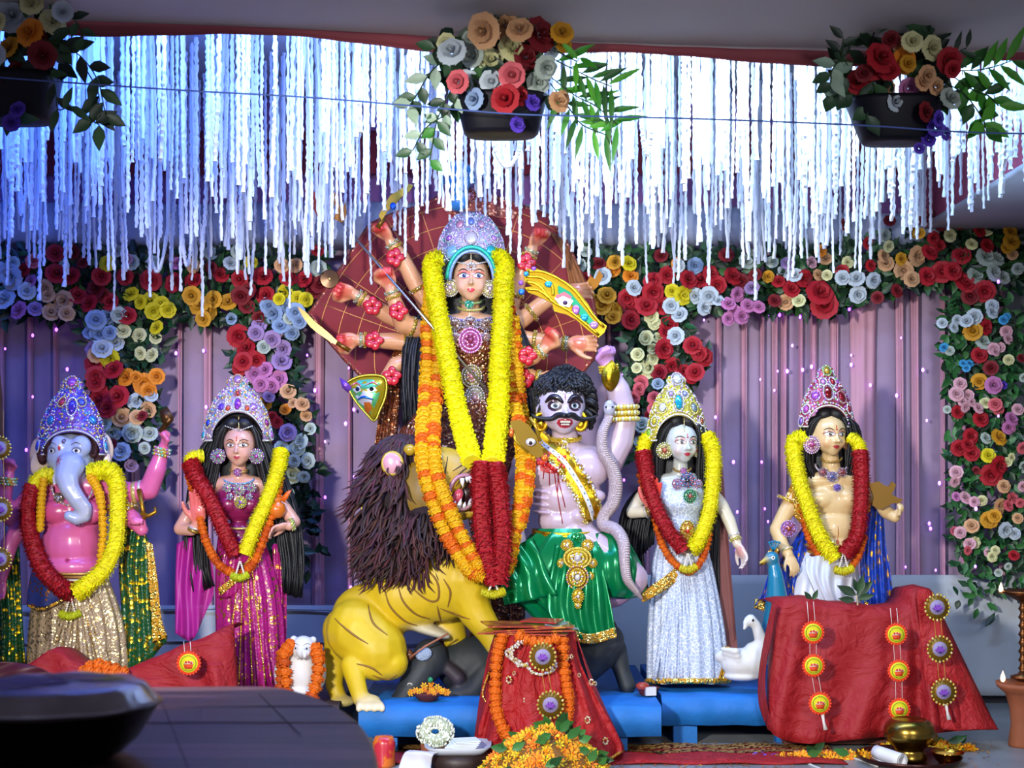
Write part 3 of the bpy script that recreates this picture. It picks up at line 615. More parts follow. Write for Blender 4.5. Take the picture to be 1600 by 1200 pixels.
class Deco:
    """shapes laid on a skin along a direction"""
    def __init__(s, bvh, c, R, sx, sy): s.b = bvh; s.c = Vector(c); s.R = R; s.sx = sx; s.sy = sy
    def pt(s, u, v, off=.001):
        f = s.R@Vector((0, -1, 0)); o = s.c+s.R@Vector((u*s.sx, 0, v*s.sy))+f*.4
        h = s.b.ray_cast(o, -f)
        return (h[0]+f*off) if h[0] is not None else s.c+s.R@Vector((u*s.sx, -.02, v*s.sy))
    def poly(s, mb, pts, off, col, c=None):
        cu = sum(p[0] for p in pts)/len(pts); cv = sum(p[1] for p in pts)/len(pts)
        if c: cu, cv = c
        V = [s.pt(cu, cv, off)]; n = len(pts)
        for k in (.55, 1.0): V += [s.pt(cu+(p[0]-cu)*k, cv+(p[1]-cv)*k, off) for p in pts]
        Fc = [(0, 1+i, 1+(i+1) % n) for i in range(n)]+[(1+i, 1+n+i, 1+n+(i+1) % n, 1+(i+1) % n) for i in range(n)]
        mb.add(V, Fc, col)
    def disc(s, mb, u, v, r, off, col, asp=1.0, n=12): s.poly(mb, [(u+r*math.cos(2*PI*k/n), v+r*asp*math.sin(2*PI*k/n)) for k in range(n)], off, col)
    def line(s, mb, pts, wd, off, col, n=12, taper=True):
        q = curve(pts, n); P3 = [s.pt(a, b, off) for a, b in q]
        mb.tube(P3, [wd*(math.sin(PI*(.12+.76*i/(n-1))) if taper else 1) for i in range(n)], 6, col)
def face(body, root, lips='b02030', iris='2a1a14', lid='7a3038', brow='100a0a', bindi='c01020', eye=1.0, mouth='smile', tired=0, browr=0, must=False):
    A, R, c, hw, hh = body.hf; D = Deco(body.bvh, c, R, hw, hh); k = hw
    white = hx('f4f0ee')
    for sx in (-1, 1):
        eu, ev, ew, eh = sx*.40, .10, .27*eye, .115*eye*(1.25 if browr else 1)
        al = [(eu-ew, ev-.01)]+[(eu+ew*math.cos(PI-PI*t/6), ev+eh*math.sin(PI*t/6)) for t in range(1, 6)]+[(eu+ew, ev-.01)]+[(eu+ew*math.cos(-PI*t/6), ev-eh*.75*math.sin(PI*t/6)) for t in range(1, 6)]
        mb = MB(); D.poly(mb, [(eu+(x-eu)*1.3, ev+.03+(y-ev)*1.9) for x, y in al], .0007, hx(lid)); obj('eyelid', mb, M_paint, root)
        mb = MB(); D.poly(mb, al, .0016, white); e = obj('eye', mb, M_paint, root)
        mb = MB(); D.disc(mb, eu+.02, ev+.005, .10*eye, .0024, hx(iris), hw/hh); D.disc(mb, eu+.02, ev+.005, .05*eye, .003, (0.003, 0.003, 0.003), hw/hh)
        D.disc(mb, eu+.045, ev+.03, .022*eye, .0034, (1, 1, 1), hw/hh); obj('iris', mb, M_paint, e)
        mb = MB(); D.line(mb, [(eu-sx*ew*1.0, ev), (eu, ev+eh*1.05), (eu+sx*ew*1.25, ev+.03)], k*.028, .002, (0.01, 0.005, 0.005))
        D.line(mb, [(eu-sx*ew*.8, ev-.03), (eu, ev-eh*.8), (eu+sx*ew, ev)], k*.014, .002, (0.02, 0.01, 0.01)); obj('eyeliner', mb, M_paint, root)
        mb = MB(); bt = browr
        D.line(mb, [(eu-sx*.24, ev+.20-bt*.06), (eu+sx*.02, ev+.30+bt*.03), (eu+sx*.32, ev+.22+bt*.12)], k*(.032+bt*.05), .002, hx(brow)); obj('eyebrow', mb, M_paint, root)
    mb = MB()
    if mouth == 'smile':
        D.poly(mb, [(-.25, -.50), (-.12, -.455), (-.04, -.44), (0, -.455), (.04, -.44), (.12, -.455), (.25, -.50), (.12, -.53), (0, -.535), (-.12, -.53)], .0016, hx(lips))
        D.poly(mb, [(-.20, -.515), (0, -.53), (.20, -.515), (.12, -.60), (0, -.63), (-.12, -.60)], .0014, tuple(x*1.15 for x in hx(lips)))
    obj('lips', mb, M_paint, root)
    if bindi:
        mb = MB(); D.disc(mb, 0, .34, .05, .0022, hx(bindi)); D.disc(mb, 0, .48, .03, .0022, hx(bindi), 2.6); obj('forehead_mark', mb, M_paint, root)
    return D
def crown(fg, root, cx, ytop, ybot, hw, d0, base, beads, gems, seed=1, prof=None, arch=(.62, .40), depth=None, yaw=0, big=1.0, tip=True):
    """tall jewelled crown: shell, bead work, single stones"""
    prof = prof or [(0, 1.0), (.08, 1.06), (.2, 1.02), (.45, .88), (.65, .66), (.78, .42), (.84, .30), (.90, .32), (.96, .22), (1, .02)]
    pv, pw = zip(*prof); H = ybot-ytop; depth = depth or hw*.75; rnd = random.Random(seed); cy_, sy_ = math.cos(yaw), math.sin(yaw)
    def S(u, v, off=0):
        W = np.interp(v, pv, pw); x = hw*W*math.sin(u*PI/2*.92)/math.sin(PI/2*.92); d = depth*W*(math.cos(u*PI/2*.92))-depth*.35+off
        return fg.p(cx+x*cy_-d*sy_*-1, ybot-v*H, d0+d*cy_-x*sy_)
    def vm(u): return arch[1]*math.sqrt(max(0, 1-(u/arch[0])**2)) if abs(u) < arch[0] else 0
    mb = MB(); NU, NV = 33, 18
    rows = [[S(-1+2*k/(NU-1), vm(-1+2*k/(NU-1))+(1-vm(-1+2*k/(NU-1)))*j/NV) for k in range(NU)] for j in range(NV+1)]
    mb.grid(rows, hx(base)); cr = obj('crown', mb, M_foilc, root); solid(cr, .008, -1)
    bm_ = MB(); k = fg.s
    def bead(u, v, r, col, off=1.2): bm_.ball(S(u, v, off), r*k, None, col, 5, 3)
    n1 = int(hw*1.1)
    for i in range(n1):                                    # pearls along the brow arch and the outer edge
        u = -arch[0]+2*arch[0]*i/(n1-1); bead(u*.98, vm(u)+.02, 1.5*big, hx('f4f0e6'))
        bead(u*1.0, vm(u)+.065, 1.7*big, hx(beads[i % len(beads)]), .8)
    for i in range(46):
        for sd in (-1, 1): bead(sd*.98, i/46*.97, 1.7*big, hx(beads[(i+(sd > 0)) % len(beads)]), .5); 
    for i in range(10):
        for sd in (-1, 1): bead(sd*(arch[0]+(1-arch[0])*i/9), .015, 1.6*big, hx('f4f0e6'))
    for i in range(int(hw*11)):
        u = rnd.uniform(-.95, .95); v = vm(u)+.06+(1-vm(u)-.08)*rnd.random(); bead(u, v, rnd.uniform(1.1, 2.3)*big, hx(rnd.choice(beads)), .6)
    def stone(u, v, rw, rh, col, ring):
        c = S(u, v, 3.5); e = .01; n = ((S(u+e, v)-S(u-e, v)).cross(S(u, v+e)-S(u, v-e))).normalized()
        if n.y > 0: n = -n
        M = facing(n, spin=0).to_3x3(); up = Vector((0, 0, 1)); up = (up-n*up.dot(n)).normalized(); R = tomat(up.cross(n), up, n)
        m2 = MB(); m2.ball(c, (rw*k, rh*k, 2.6*k), R, hx(col), 8, 5); obj('gem', m2, M_jewel, root)
        nn = max(8, int((rw+rh)*1.6))
        for i in range(nn):
            a = 2*PI*i/nn; bm_.ball(c+R@Vector(((rw+1.9)*k*math.cos(a), (rh+1.9)*k*math.sin(a), -.4*k)), 1.35*big*k, None, hx(ring[i % len(ring)]), 5, 3)
    for gq in gems: stone(*gq)
    obj('crown_beads', bm_, M_jewel, root, kind='stuff')
    return S
M_foilc = mat('painted_foil', None, .35, .45, bump=.3, bscale=90)
def jewel(fg, root, name, px, py, d, r, cols, asp=1.0, n=3, label=None):
    """round medallion of rings of beads with a stone in the middle"""
    k = fg.s; c = fg.p(px, py, d); mb = MB()
    mb.lathe([(0.001, .6*r*k*.3), (r*.7*k, .16*r*k), (r*k, .0), (r*.9*k, -.12*r*k), (.001, -.12*r*k)], c, 18, hx(cols[0]), axis=(0, -1, 0), sx=1, sy=asp)
    for j in range(n):
        rr = r*(1-.28*j); m = max(7, int(rr*2.0)); 
        for i in range(m):
            a = 2*PI*i/m+j*.3; mb.ball(c+Vector((rr*k*math.cos(a), -(.10+.12*j)*r*k, rr*k*asp*math.sin(a))), k*max(1.0, r*.13), None, hx(cols[(j+1+(i % 2)) % len(cols)]), 5, 3)
    mb.ball(c-Vector((0, .3*r*k, 0)), (r*.3*k, r*.25*k, r*.32*k), None, hx(cols[-1]), 8, 5)
    return obj(name, mb, M_jewel, root, label=label)
def band_ring(fg, root, name, c, ax, r, h, col='e8b92a', cols=None, m=M_jewel, n=16, tilt=None):
    """bangle or armlet around a limb at c (px,py,d), axis in world"""
    k = fg.s; mb = MB(); C_ = fg.p(*c)
    mb.lathe([((r+.2)*k, -h/2*k), ((r+1.4)*k, -h/2*k), ((r+1.0)*k, 0), ((r+1.4)*k, h/2*k), ((r+.2)*k, h/2*k)], C_, 20, hx(col), axis=ax)
    q = Vector((0, 0, 1)).rotation_difference(Vector(ax).normalized()).to_matrix()
    for j, hh in enumerate((-h*.36, 0, h*.36) if cols else ()):
        for i in range(n):
            a = 2*PI*i/n+j*.2; mb.ball(C_+q@Vector(((r+1.5)*k*math.cos(a), (r+1.5)*k*math.sin(a), hh*k)), max(1.0, h*.16)*k, None, hx(cols[(i+j) % len(cols)]), 5, 3)
    return obj(name, mb, m, root)
def hair(fg, root, paths, n=70, r=2.2, d=0, name='hair', seed=1, jit=3, m=None, wave=2.0, parent=None):
    """strands interpolated between guide paths of (px,py,d)"""
    n = int(n*1.9); r = r*.62; rnd = random.Random(seed); mb = MB(); G = [curve([(*q, 0)[:3] if len(q) == 3 else (*q, d) for q in p], 14) for p in paths]
    for i in range(n):
        t = i/(n-1)*(len(G)-1); k = min(int(t), len(G)-2); u = t-k; ph = rnd.random()*6; jx, jd = rnd.gauss(0, jit), rnd.gauss(0, jit*1.5); cut = rnd.uniform(.86, 1)
        pts = []
        for j in range(14):
            q = G[k][j]*(1-u)+G[k+1][j]*u; e = j/13
            pts.append(fg.p(q[0]+jx*min(1, e*3)+wave*e*math.sin(j*.9+ph), q[1] if j < 13 else q[1]*cut+G[k][12][1]*(1-cut), q[2]+jd*min(1, e*3)+wave*e*math.cos(j*.7+ph)))
        mb.tube(pts, [r*fg.s*(.9+.5*math.sin(min(1, j/6)*PI/2)-.7*(j/13)**3) for j in range(14)], 6)
    return obj(name, mb, m or M_hair, root)
def skirt(fg, rows, name, m, root, n=110, pleats=14, amp=.05, col=(1, 1, 1), radiate=None, colf=None, front=1.0):
    """rows (cx,py,halfwidth,halfdepth,d) from top to bottom, with folds that deepen downward"""
    R_ = curve(rows, 26); mb = MB(); out = []
    for j, (cx, py, hw_, hd, d) in enumerate(R_):
        t = j/25; row = []
        for k in range(n):
            th = 2*PI*k/n; f = amp*(.25+.75*t)*(math.sin(pleats*th+.6*math.sin(3*th)+t*.7)+.35*math.sin(pleats*2.3*th+1+t*2))
            r = 1+f*(1.0 if math.sin(th) < 0.2 else .5)
            row.append(fg.p(cx+hw_*r*math.cos(th), py+(hw_*.02*math.sin(5*th) if j == 25 else 0), d-hd*r*math.sin(th)*1.0))
        out.append(row)
    mb.grid(out, colf or col, closed=True); return obj(name, mb, m, root)
def sheet(fg, rows, name, m, root, amp=3, freq=6, nu=40, nv=20, th=.003, ph=0, label=None, cat=None, group=None, colf=None, rip=0, col=(1, 1, 1), origin=None):
    """cloth through cross rows; each row is a list of (px,py,d)"""
    RR = [curve(r, nu) for r in rows]; mb = MB(); out = []
    cols_ = [curve([RR[j][i] for j in range(len(RR))], nv) for i in range(nu)]
    for j in range(nv):
        t = j/(nv-1); out.append([fg.p(cols_[i][j][0]+rip*math.sin(i*.9+j*.3), cols_[i][j][1], cols_[i][j][2]+amp*math.sin(i/(nu-1)*freq*2*PI+ph+t*1.2)*(.4+.6*t)+amp*.4*math.sin(i/(nu-1)*freq*5.3+j*.4)) for i in range(nu)])
    mb.grid(out, colf or col); o = obj(name, mb, m, root, label=label, cat=cat, group=group, origin=origin)
    if th: solid(o, th)
    return o
def rope(fg, pts, r, col, root, name, seed=1, dens=1.0, tipc=None):
    """thick fringed flower rope; pts (px,py,d)"""
    rnd = random.Random(seed); q = [Vector(fg.p(*a)) for a in curve(pts, 60)]; L = sum((q[i+1]-q[i]).length for i in range(59)); k = fg.s; step = 2.6*k/dens
    n = int(L/step); cc = curve([tuple(a) for a in q], n+2); mb = MB(); c = hx(col); tip = hx(tipc) if tipc else tuple(min(1, x*1.15) for x in c)
    mb.tube(cc, r*.74*k, 10, tuple(x*.8 for x in c))
    prev = Vector((0, -1, 0))
    for i in range(1, n+1):
        p = Vector(cc[i]); t = (Vector(cc[i+1])-Vector(cc[i-1])).normalized(); a = prev-t*prev.dot(t); a.normalize(); b = t.cross(a); prev = a
        m = 18; ly = i % 3
        for j in range(m):
            th = 2*PI*(j+.5*(i % 2))/m+rnd.uniform(-.12, .12); o = a*math.cos(th)+b*math.sin(th); rr = r*k*rnd.uniform(.9, 1.12); s_ = t.cross(o)*(r*k*.17)
            lean = t*(r*k*rnd.uniform(-.25, .35)); b0 = p+o*rr*.5
            sh = rnd.uniform(.92, 1.15); mb.add([b0-s_*.6, p+o*rr*.82-s_+lean*.5, p+o*rr+lean, p+o*rr*.82+s_+lean*.5, b0+s_*.6], [(0, 1, 2), (0, 2, 4), (4, 2, 3)], tuple(min(1, x*sh) for x in (c if j % 3 else tip)))
    return obj(name, mb, M_petal, root, smooth=False)
def marigold_mesh(col, seed=0):
    rnd = random.Random(seed); mb = MB(); c = hx(col); mb.ball((0, 0, 0), (.46, .46, .40), None, tuple(x*.8 for x in c), 8, 5)
    for ly in range(4):
        n = (7, 10, 9, 5)[ly]; ph = (.15, .0, .55, 1.05)[ly] if ly else -.35
        for j in range(n):
            th = 2*PI*j/n+ly*.4+rnd.uniform(-.1, .1); d = Vector((math.cos(th)*math.cos(ph), math.sin(th)*math.cos(ph), math.sin(ph))); s_ = Vector((-math.sin(th), math.cos(th), 0))*.17; u = d.cross(s_).normalized()*.10
            sh = rnd.uniform(.85, 1.1); mb.add([d*.3-s_*.6, d*.5-s_+u, d*.55+u*.2, d*.5+s_+u, d*.3+s_*.6], [(0, 1, 2), (0, 2, 4), (4, 2, 3)], tuple(min(1, x*sh) for x in c))
    me = mb.mesh('marigold', smooth=False); me.materials.append(M_petal); return me
MARI = {k: [marigold_mesh(h, i) for i in range(2)] for k, h in dict(O='f07808', Y='fac40a', D='d85c06').items()}
def marigolds(fg, root, pts, size, key='O', alt=None, seed=1, name='marigold', pitch=.5):
    rnd = random.Random(seed); q = [Vector(fg.p(*a)) for a in curve(pts, 80)]; L = sum((q[i+1]-q[i]).length for i in range(79)); k = fg.s
    n = max(3, int(L/(size*pitch*k))); cc = curve([tuple(a) for a in q], n)
    mb = MB(); mb.tube(cc, .0018, 5, hx('e8e0c8')); obj('thread', mb, M_matte, root)
    for i in range(n):
        t = (Vector(cc[min(i+1, n-1)])-Vector(cc[max(i-1, 0)])).normalized(); s_ = size*k*rnd.uniform(.92, 1.1)
        kk = (alt if alt and rnd.random() < .33 else key)
        inst(name, MARI[kk][i % 2], root, Matrix.Translation(cc[i])@facing(t+Vector((rnd.uniform(-.2, .2), -.3, rnd.uniform(-.2, .2))), spin=rnd.uniform(0, 6))@Matrix.Diagonal((s_, s_, s_*.9, 1)))
def tassel(fg, root, px, py, d, w_, col='d8d80c', v=None, seed=1):
    """little bunch of yellow flowers hung on a white V of buds"""
    mb = MB(); k = fg.s
    v = v or 16
    for sx in (-1, 1):
        for i in range(7):
            t = i/6; mb.ball(fg.p(px+sx*(1+w_*.32*t), py-v+v*t*.8, d+3), 1.7*k, None, hx('f0ece4'), 6, 4)
    obj('white_buds', mb, M_matte, root)
    rope(fg, [(px-w_*.9, py-1, d), (px, py+3, d+3), (px+w_*.9, py-3, d)], 7.5, col, root, 'tassel_flower', seed, 1.2)
def eyeart(D_, mb): pass
def loop(bd, fg, cy_list, name): pass
SKIN = hx('d9a58c')
# ================================================================ PLATFORM AND GROUND THINGS
M_blue = mat('blue_painted_board', hx('0f6fc0'), .65, noise=.14, bscale=30, bump=.25)
def board_platform(name, label, x0, x1, yf, yb, zt, zb, legs, m=M_blue):
    root = thing(name, label, 'platform', ((x0+x1)/2, (yf+yb)/2, 0))
    mb = MB(); rows = []
    nx = 40
    pr = [(yb, zb), (yb, zt), (yf+.02, zt), (yf, zt-.012), (yf-.004, zb), (yf+.03, zb), (yb, zb)]
    for k in range(nx+1): rows.append([Vector((x0+(x1-x0)*k/nx, y+.003*math.sin(k*1.3+i), z+.002*math.sin(k*.9+i))) for i, (y, z) in enumerate(pr)])
    mb.grid(rows); mb.add(rows[0], [tuple(range(6))]); mb.add(rows[-1], [tuple(range(6))[::-1]])
    obj('deck', mb, m, root)
    for lx in legs:
        for ly in (yf+.06, yb-.08):
            mb = MB(); mb.box((lx, ly, zb/2), (.10, .06, zb), None, (1, 1, 1)); obj('leg', mb, m, root, smooth=False)
    return root
def X(px, Y): return (px-800)/F*Y
board_platform('platform', 'low blue platform under the lion, nearest to the viewer', X(560, 5.72), X(1030, 5.8), 5.72, 6.95, .2, .075, [X(600, 5.7), X(880, 5.8), X(960, 5.8)])
board_platform('platform', 'low blue platform at the right under the white-clad idol', X(1034, 5.95), X(1430, 5.95), 5.95, 6.95, .2, .08, [X(1070, 6), X(1230, 6), X(1400, 6)])
board_platform('platform', 'dark low platform at the left under the elephant-headed and pink-clad idols', X(-120, 5.95), X(520, 5.75), 5.97, 6.95, .17, .06, [X(-60, 6), X(200, 6), X(420, 6)], mat('dark_board', hx('3c3038'), .7, noise=.2, bscale=30))
# ================================================================ IDOLS
M_creamsilk = mat('cream_gold_brocade', hx('a58c6c'), .38, kind='sequin', c2=hx('f0d9a0'), pscale=110, thr=.32, bump=.3, noise=.2)
M_greensilk = mat('green_gold_brocade', hx('12502a'), .35, kind='sequin', c2=hx('e0c83c'), pscale=70, thr=.3, bump=.3, noise=.2)
M_bluebroc = mat('blue_orange_brocade', hx('23306e'), .5, kind='dots', c2=hx('b8702c'), pscale=60, thr=.32)
M_magenta = mat('magenta_silk', hx('a81c72'), .33, kind='sequin', c2=hx('e8a860'), pscale=80, thr=.10, bump=.2, noise=.25)
M_magsheer = sheer('sheer_magenta', hx('c0249a'), .72, .4)
M_goldseq = mat('gold_sequins', hx('c98f1a'), .25, kind='sequin', c2=hx('ffe27a'), pscale=110, thr=.5, bump=.6)
M_copper = mat('copper_brown_sequins', hx('7a3a1e'), .28, kind='sequin', c2=hx('d8a070'), pscale=75, thr=.36, bump=.9, noise=.3)
M_green = mat('emerald_satin', hx('05844a'), .22, .35, bump=.15, bscale=12, noise=.25)
M_silver = mat('silver_blue_lace', hx('b4c2dc'), .4, kind='lace', c2=hx('eef2fa'), pscale=55, thr=.05, bump=.25, noise=.12)
M_royal = mat('royal_blue_gold_print', hx('1540b0'), .38, kind='sequin', c2=hx('d8a838'), pscale=55, thr=.13, bump=.2, noise=.15, stretch=(2.2, 2.2, .7))
M_whitesilk = mat('white_satin', hx('cfd3dc'), .35, noise=.1, bscale=14)
YB_ = ['f4f0e6', 'd8b04a', 'b070d8', '5ab0d8', 'f4c878', 'c0409a', 'ffffff']
YEL, RED, ORG = 'fbee06', 'b40c20', 'e87a08'
def rows_garland(fg, cat_label, name, parts, tas=None, seed=1):
    a = parts[0][0][0]; root = thing(name, cat_label, 'garland', fg.p(*a))
    for i, (pts, r, col) in enumerate(parts):
        rope(fg, pts, r, col, root, 'yellow_rope' if col == YEL else 'red_rope', seed+i)
    if tas: tassel(fg, root, *tas)
    return root
def mari_garland(fg, label, strands, seed=1):
    root = thing('marigold_garland', label, 'garland', fg.p(*strands[0][0][0]))
    for i, (pts, size, key, alt) in enumerate(strands): marigolds(fg, root, pts, size, key, alt, seed+i)
    return root
# ---------------------------------------------------------------- elephant-headed idol
f = Fg(6.2); root = thing('elephant_headed_idol', 'pink pot-bellied idol with a pale blue elephant head and curled trunk', 'idol', (X(115, 6.2), 6.2, .17))
PK = hx('d8649a'); PK2 = hx('d05080'); EL = hx('a7b1d2'); EC = hx('d8bca0')
b = Body(f)
b.blob((112, 850, 0), (47, 48, 40), PK).blob((112, 800, -2), (52, 44, 32), PK).blob((88, 800, 22), (25, 19, 14), PK2).blob((139, 800, 22), (25, 19, 14), PK2)
b.blob((112, 760, -6), (66, 24, 24), PK).blob((113, 885, 4), (50, 24, 38), PK).blob((112, 930, -4), (50, 50, 34), hx('8a7060'))
b.blob((110, 712, 2), (37, 36, 34), EL).blob((95, 697, 22), (16, 18, 14), EL).blob((127, 697, 22), (16, 18, 14), EL).blob((110, 735, 14), (27, 26, 24), EL)
tk = [(110, 728, 34), (104, 745, 44), (108, 762, 50), (120, 780, 50), (131, 794, 46), (131, 806, 45), (120, 811, 47), (108, 806, 50)]
b.limb(tk, [22, 18, 15, 13.5, 12.5, 11, 9.5, 8.5], EL, .5)
for i in range(16):
    t = 1.2+i*.29; k = int(t); u = t-k; q = [tk[k][j]*(1-u)+tk[k+1][j]*u for j in range(3)]; rr = [18, 15, 13.5, 12.5, 11, 9.5, 8.5, 8][min(7, k)]
    b.limb([(q[0]-rr*.55, q[1]+rr*.18, q[2]+rr*.82), (q[0]+rr*.62, q[1]-rr*.18, q[2]+rr*.80)], [1.5, 1.5], hx('c8c4c0'), .1)
for sx, (ex, ey) in ((-1, (62, 712)), (1, (158, 704))):
    b.blob((ex, ey, -6), (20, 30, 5), EC, Matrix.Rotation(sx*.35, 3, 'Z'), .4).blob((ex+sx*3, ey+16, -4), (13, 18, 4), hx('e0c8b8'), None, .4)
b.limb([(92, 735, 26), (86, 748, 36), (85, 757, 42)], [5.5, 4.6, 2.2], hx('eee8e0'), .15)
b.limb([(170, 765, -6), (203, 770, 2), (233, 765, 10), (245, 733, 16), (255, 700, 18)], [20, 17, 16, 15, 9], PK, .8)
b.hand((255, 700, 18), (.28, -.15, 1), (-.8, -.6, 0), 48, 'fist', PK, 1, hx('e07090'))
b.limb([(180, 790, -2), (208, 812, 14), (222, 828, 26)], [17, 14, 10], PK, .8)
b.hand((222, 832, 24), (-.05, -.5, 1), (-.2, -1, -.2), 44, 'hold', PK, -1, hx('e070a0'))
b.limb([(55, 775, -6), (20, 808, -2), (2, 790, 6), (14, 742, 10)], [19, 16, 15, 9], PK, .8)
b.hand((14, 742, 10), (.1, -.1, 1), (-.3, -1, 0), 44, 'fist', PK, 1)
b.limb([(50, 800, -6), (15, 850, 2), (2, 905, 14)], [16, 14, 9], PK, .8)
b.hand((2, 905, 14), (0, -.3, -1), (0, -1, 0), 44, 'relax', hx('e87098'), 1)
bo = b.build('body', root, M_paint, .0055, 6)
D = Deco(b.bvh, f.p(110, 712, 0), Matrix.Identity(3), f.s, f.s)
mb = MB(); D.disc(mb, 7, -161, 4.5, .001, hx('c04070'), .9); D.disc(mb, 7, -161, 2, .002, hx('902040')); obj('navel', mb, M_paint, root)
for sx in (-1, 1):
    mb = MB(); D.poly(mb, [(sx*20+8*math.cos(a), 8+5*math.sin(a)) for a in np.linspace(0, 2*PI, 12, endpoint=False)], .001, hx('707890')); D.poly(mb, [(sx*20+6*math.cos(a), 7+3.4*math.sin(a)) for a in np.linspace(0, 2*PI, 12, endpoint=False)], .002, hx('e8e4e8'))
    D.disc(mb, sx*20, 7, 2.7, .003, (0.01, 0.01, 0.02)); obj('eye', mb, M_paint, root)
    mb = MB(); D.line(mb, [(sx*10, 16), (sx*20, 20), (sx*30, 15)], .0016, .002, hx('302028')); obj('eyebrow', mb, M_paint, root)
mb = MB()
for k in range(6):
    a = k*PI/3+.3; D.line(mb, [(-4, -8), (-4+7*math.cos(a), -8+8*math.sin(a))], .0017, .002, hx('b01830'), 5)
D.disc(mb, 0, 22, 3, .002, hx('604858'), 1.3); D.disc(mb, -6, 12, 2, .002, hx('b01830'), 2.4); obj('forehead_mark', mb, M_paint, root)
mb = MB()
for k in range(44):
    a = -.35+3.85*k/43; x = 110-46*math.cos(a); y = 708-34*math.sin(a); mb.ball(f.p(x, y, 4+random.uniform(-4, 6)), 7*f.s, None, hx('4a1c24'), 6, 5)
    mb.ball(f.p(110-38*math.cos(a), 700-28*math.sin(a), 16), 6*f.s, None, hx('4a1c24'), 6, 5)
obj('hair', mb, mat('maroon_brown_hair', hx('3c161c'), .8), root)
crown(f, root, 112, 588, 712, 53, 8, '6a58b8', ['f4f0e6', 'c050d8', '4a5ae0', 'd8b04a', '5ab0d8', 'ffffff', 'f4c878'],
      [(0, .93, 7, 9, 'c05ad0', ['f0b060', 'ffffff']), (0, .62, 6, 13, '5a3cc8', ['ffffff']), (-.55, .45, 7, 8, '3c8ad8', ['ffffff', 'b070d8']), (.55, .45, 7, 8, '3c8ad8', ['ffffff', 'b070d8']),
       (-.35, .68, 5, 7, 'c83c50', ['f4e0a0']), (.35, .68, 5, 7, '5a6ae0', ['f4e0a0']), (-.9, .12, 6, 8, '4a5ae0', ['ffffff']), (.9, .12, 6, 8, '4aa8e0', ['ffffff']), (0, .47, 4, 4, 'f0e8e0', ['b070d8']), (-.75, .3, 4, 5, '5a3cc8', ['f4e0a0']), (.75, .3, 4, 5, '5a3cc8', ['f4e0a0'])], 3, arch=(.66, .30))
jewel(f, root, 'pendant', 122, 812, 40, 9, ['4a3c60', 'd8c8e0', '8070a0', 'c8b060']); jewel(f, root, 'pendant', 92, 778, 30, 8, ['6a5a50', 'e0c890', 'a08060', 'd0d0e0'])
mb = MB()
for k in range(40):
    a = PI*k/39; mb.ball(f.p(113-32*math.cos(a), 760+30*math.sin(a), 30), 2.2*f.s, None, hx(['d8c08a', 'b0a0d0', 'ece4e0'][k % 3]), 5, 3)
obj('necklace', mb, M_jewel, root)
band_ring(f, root, 'bracelet', (253, 706, 18), (.25, 0, 1), 11, 14, 'd8b060', ['f4f0e6', '7ae0b0', 'e8c040', 'c070c0'])
band_ring(f, root, 'armlet', (212, 770, 4), (1, 0, .1), 17, 6, 'e8d080'); band_ring(f, root, 'armlet', (221, 768, 6), (1, 0, .1), 17, 3, 'f0f0e8')
band_ring(f, root, 'bracelet', (13, 752, 10), (.1, 0, 1), 11, 13, 'd8b060', ['f4f0e6', '7ae0b0', 'e8c040'])
band_ring(f, root, 'armlet', (200, 800, 8), (.7, -.3, -.6), 15, 12, 'b89040', ['f4f0e6', 'e8c040'])
mb = MB(); mb.tube([f.p(250, 675, 32), f.p(266, 655, 34), f.p(258, 640, 34)], [4*f.s, 6*f.s, 1.5*f.s], 8); mb.slab([f.p(x, y, 36) for x, y in ((250, 642), (262, 636), (272, 652), (262, 668), (253, 660))], .008)
tag(obj('axe', mb, mat('dark_bronze', hx('5a3a1c'), .4, .7), None, origin=f.p(258, 655, 34)), 'small dark bronze axe held in the raised hand of the elephant-headed idol', 'weapon')
mb = MB(); mb.tube([f.p(217, 765, 30), f.p(222, 790, 38), f.p(226, 812, 40)], [4*f.s, 3.4*f.s, 3*f.s], 8); mb.tube([f.p(220, 802, 42), f.p(232, 806, 44), f.p(243, 800, 44), f.p(242, 792, 43)], [3*f.s, 3.5*f.s, 3*f.s, 2*f.s], 8)
tag(obj('goad', mb, mat('old_gold', hx('a87820'), .35, .8), None, origin=f.p(222, 790, 38)), 'small gold elephant goad held in the lower hand of the elephant-headed idol', 'weapon')
skirt(f, [(113, 893, 52, 34, 0), (115, 920, 60, 38, 0), (120, 970, 72, 44, 0), (122, 1020, 77, 48, 0), (122, 1052, 78, 48, 0)], 'dhoti', M_creamsilk, root, 140, 17, .06)
mb = MB()
for k in range(9):
    a = -1.15+2.0*k/8; pts = []
    for j in range(10):
        t = j/9; pts.append(f.p(122+78*t*math.sin(a*.8), 905+138*t, 40+14*t*math.cos(a)-abs(a)*10*t))
    mb.tube(pts, [4.2*f.s]*10, 6, flat=.6)
obj('pleat_fan', mb, M_creamsilk, root)
sheet(f, [[(52, 885, 22), (70, 880, 40), (110, 915, 46)], [(45, 915, 26), (68, 920, 44), (100, 935, 48)], [(42, 945, 26), (66, 948, 42), (92, 942, 46)]], 'sash', M_bluebroc, root, 1.5, 2)
mb = MB(); mb.tube(curve([tuple(f.p(44, 946, 28)), tuple(f.p(68, 951, 44)), tuple(f.p(120, 925, 50))], 20), 2.5*f.s, 6); obj('gold_border', mb, M_goldseq, root)
mb = MB()
for j in range(3): mb.tube([f.p(113-51*math.cos(PI*t/20), 889+j*5+8*math.sin(PI*t/20), 4+39*math.sin(PI*t/20)) for t in range(21)], 2.2*f.s, 6, hx(['c8a050', 'a07030', 'e0d0b0'][j]))
obj('belt', mb, M_foilc, root)
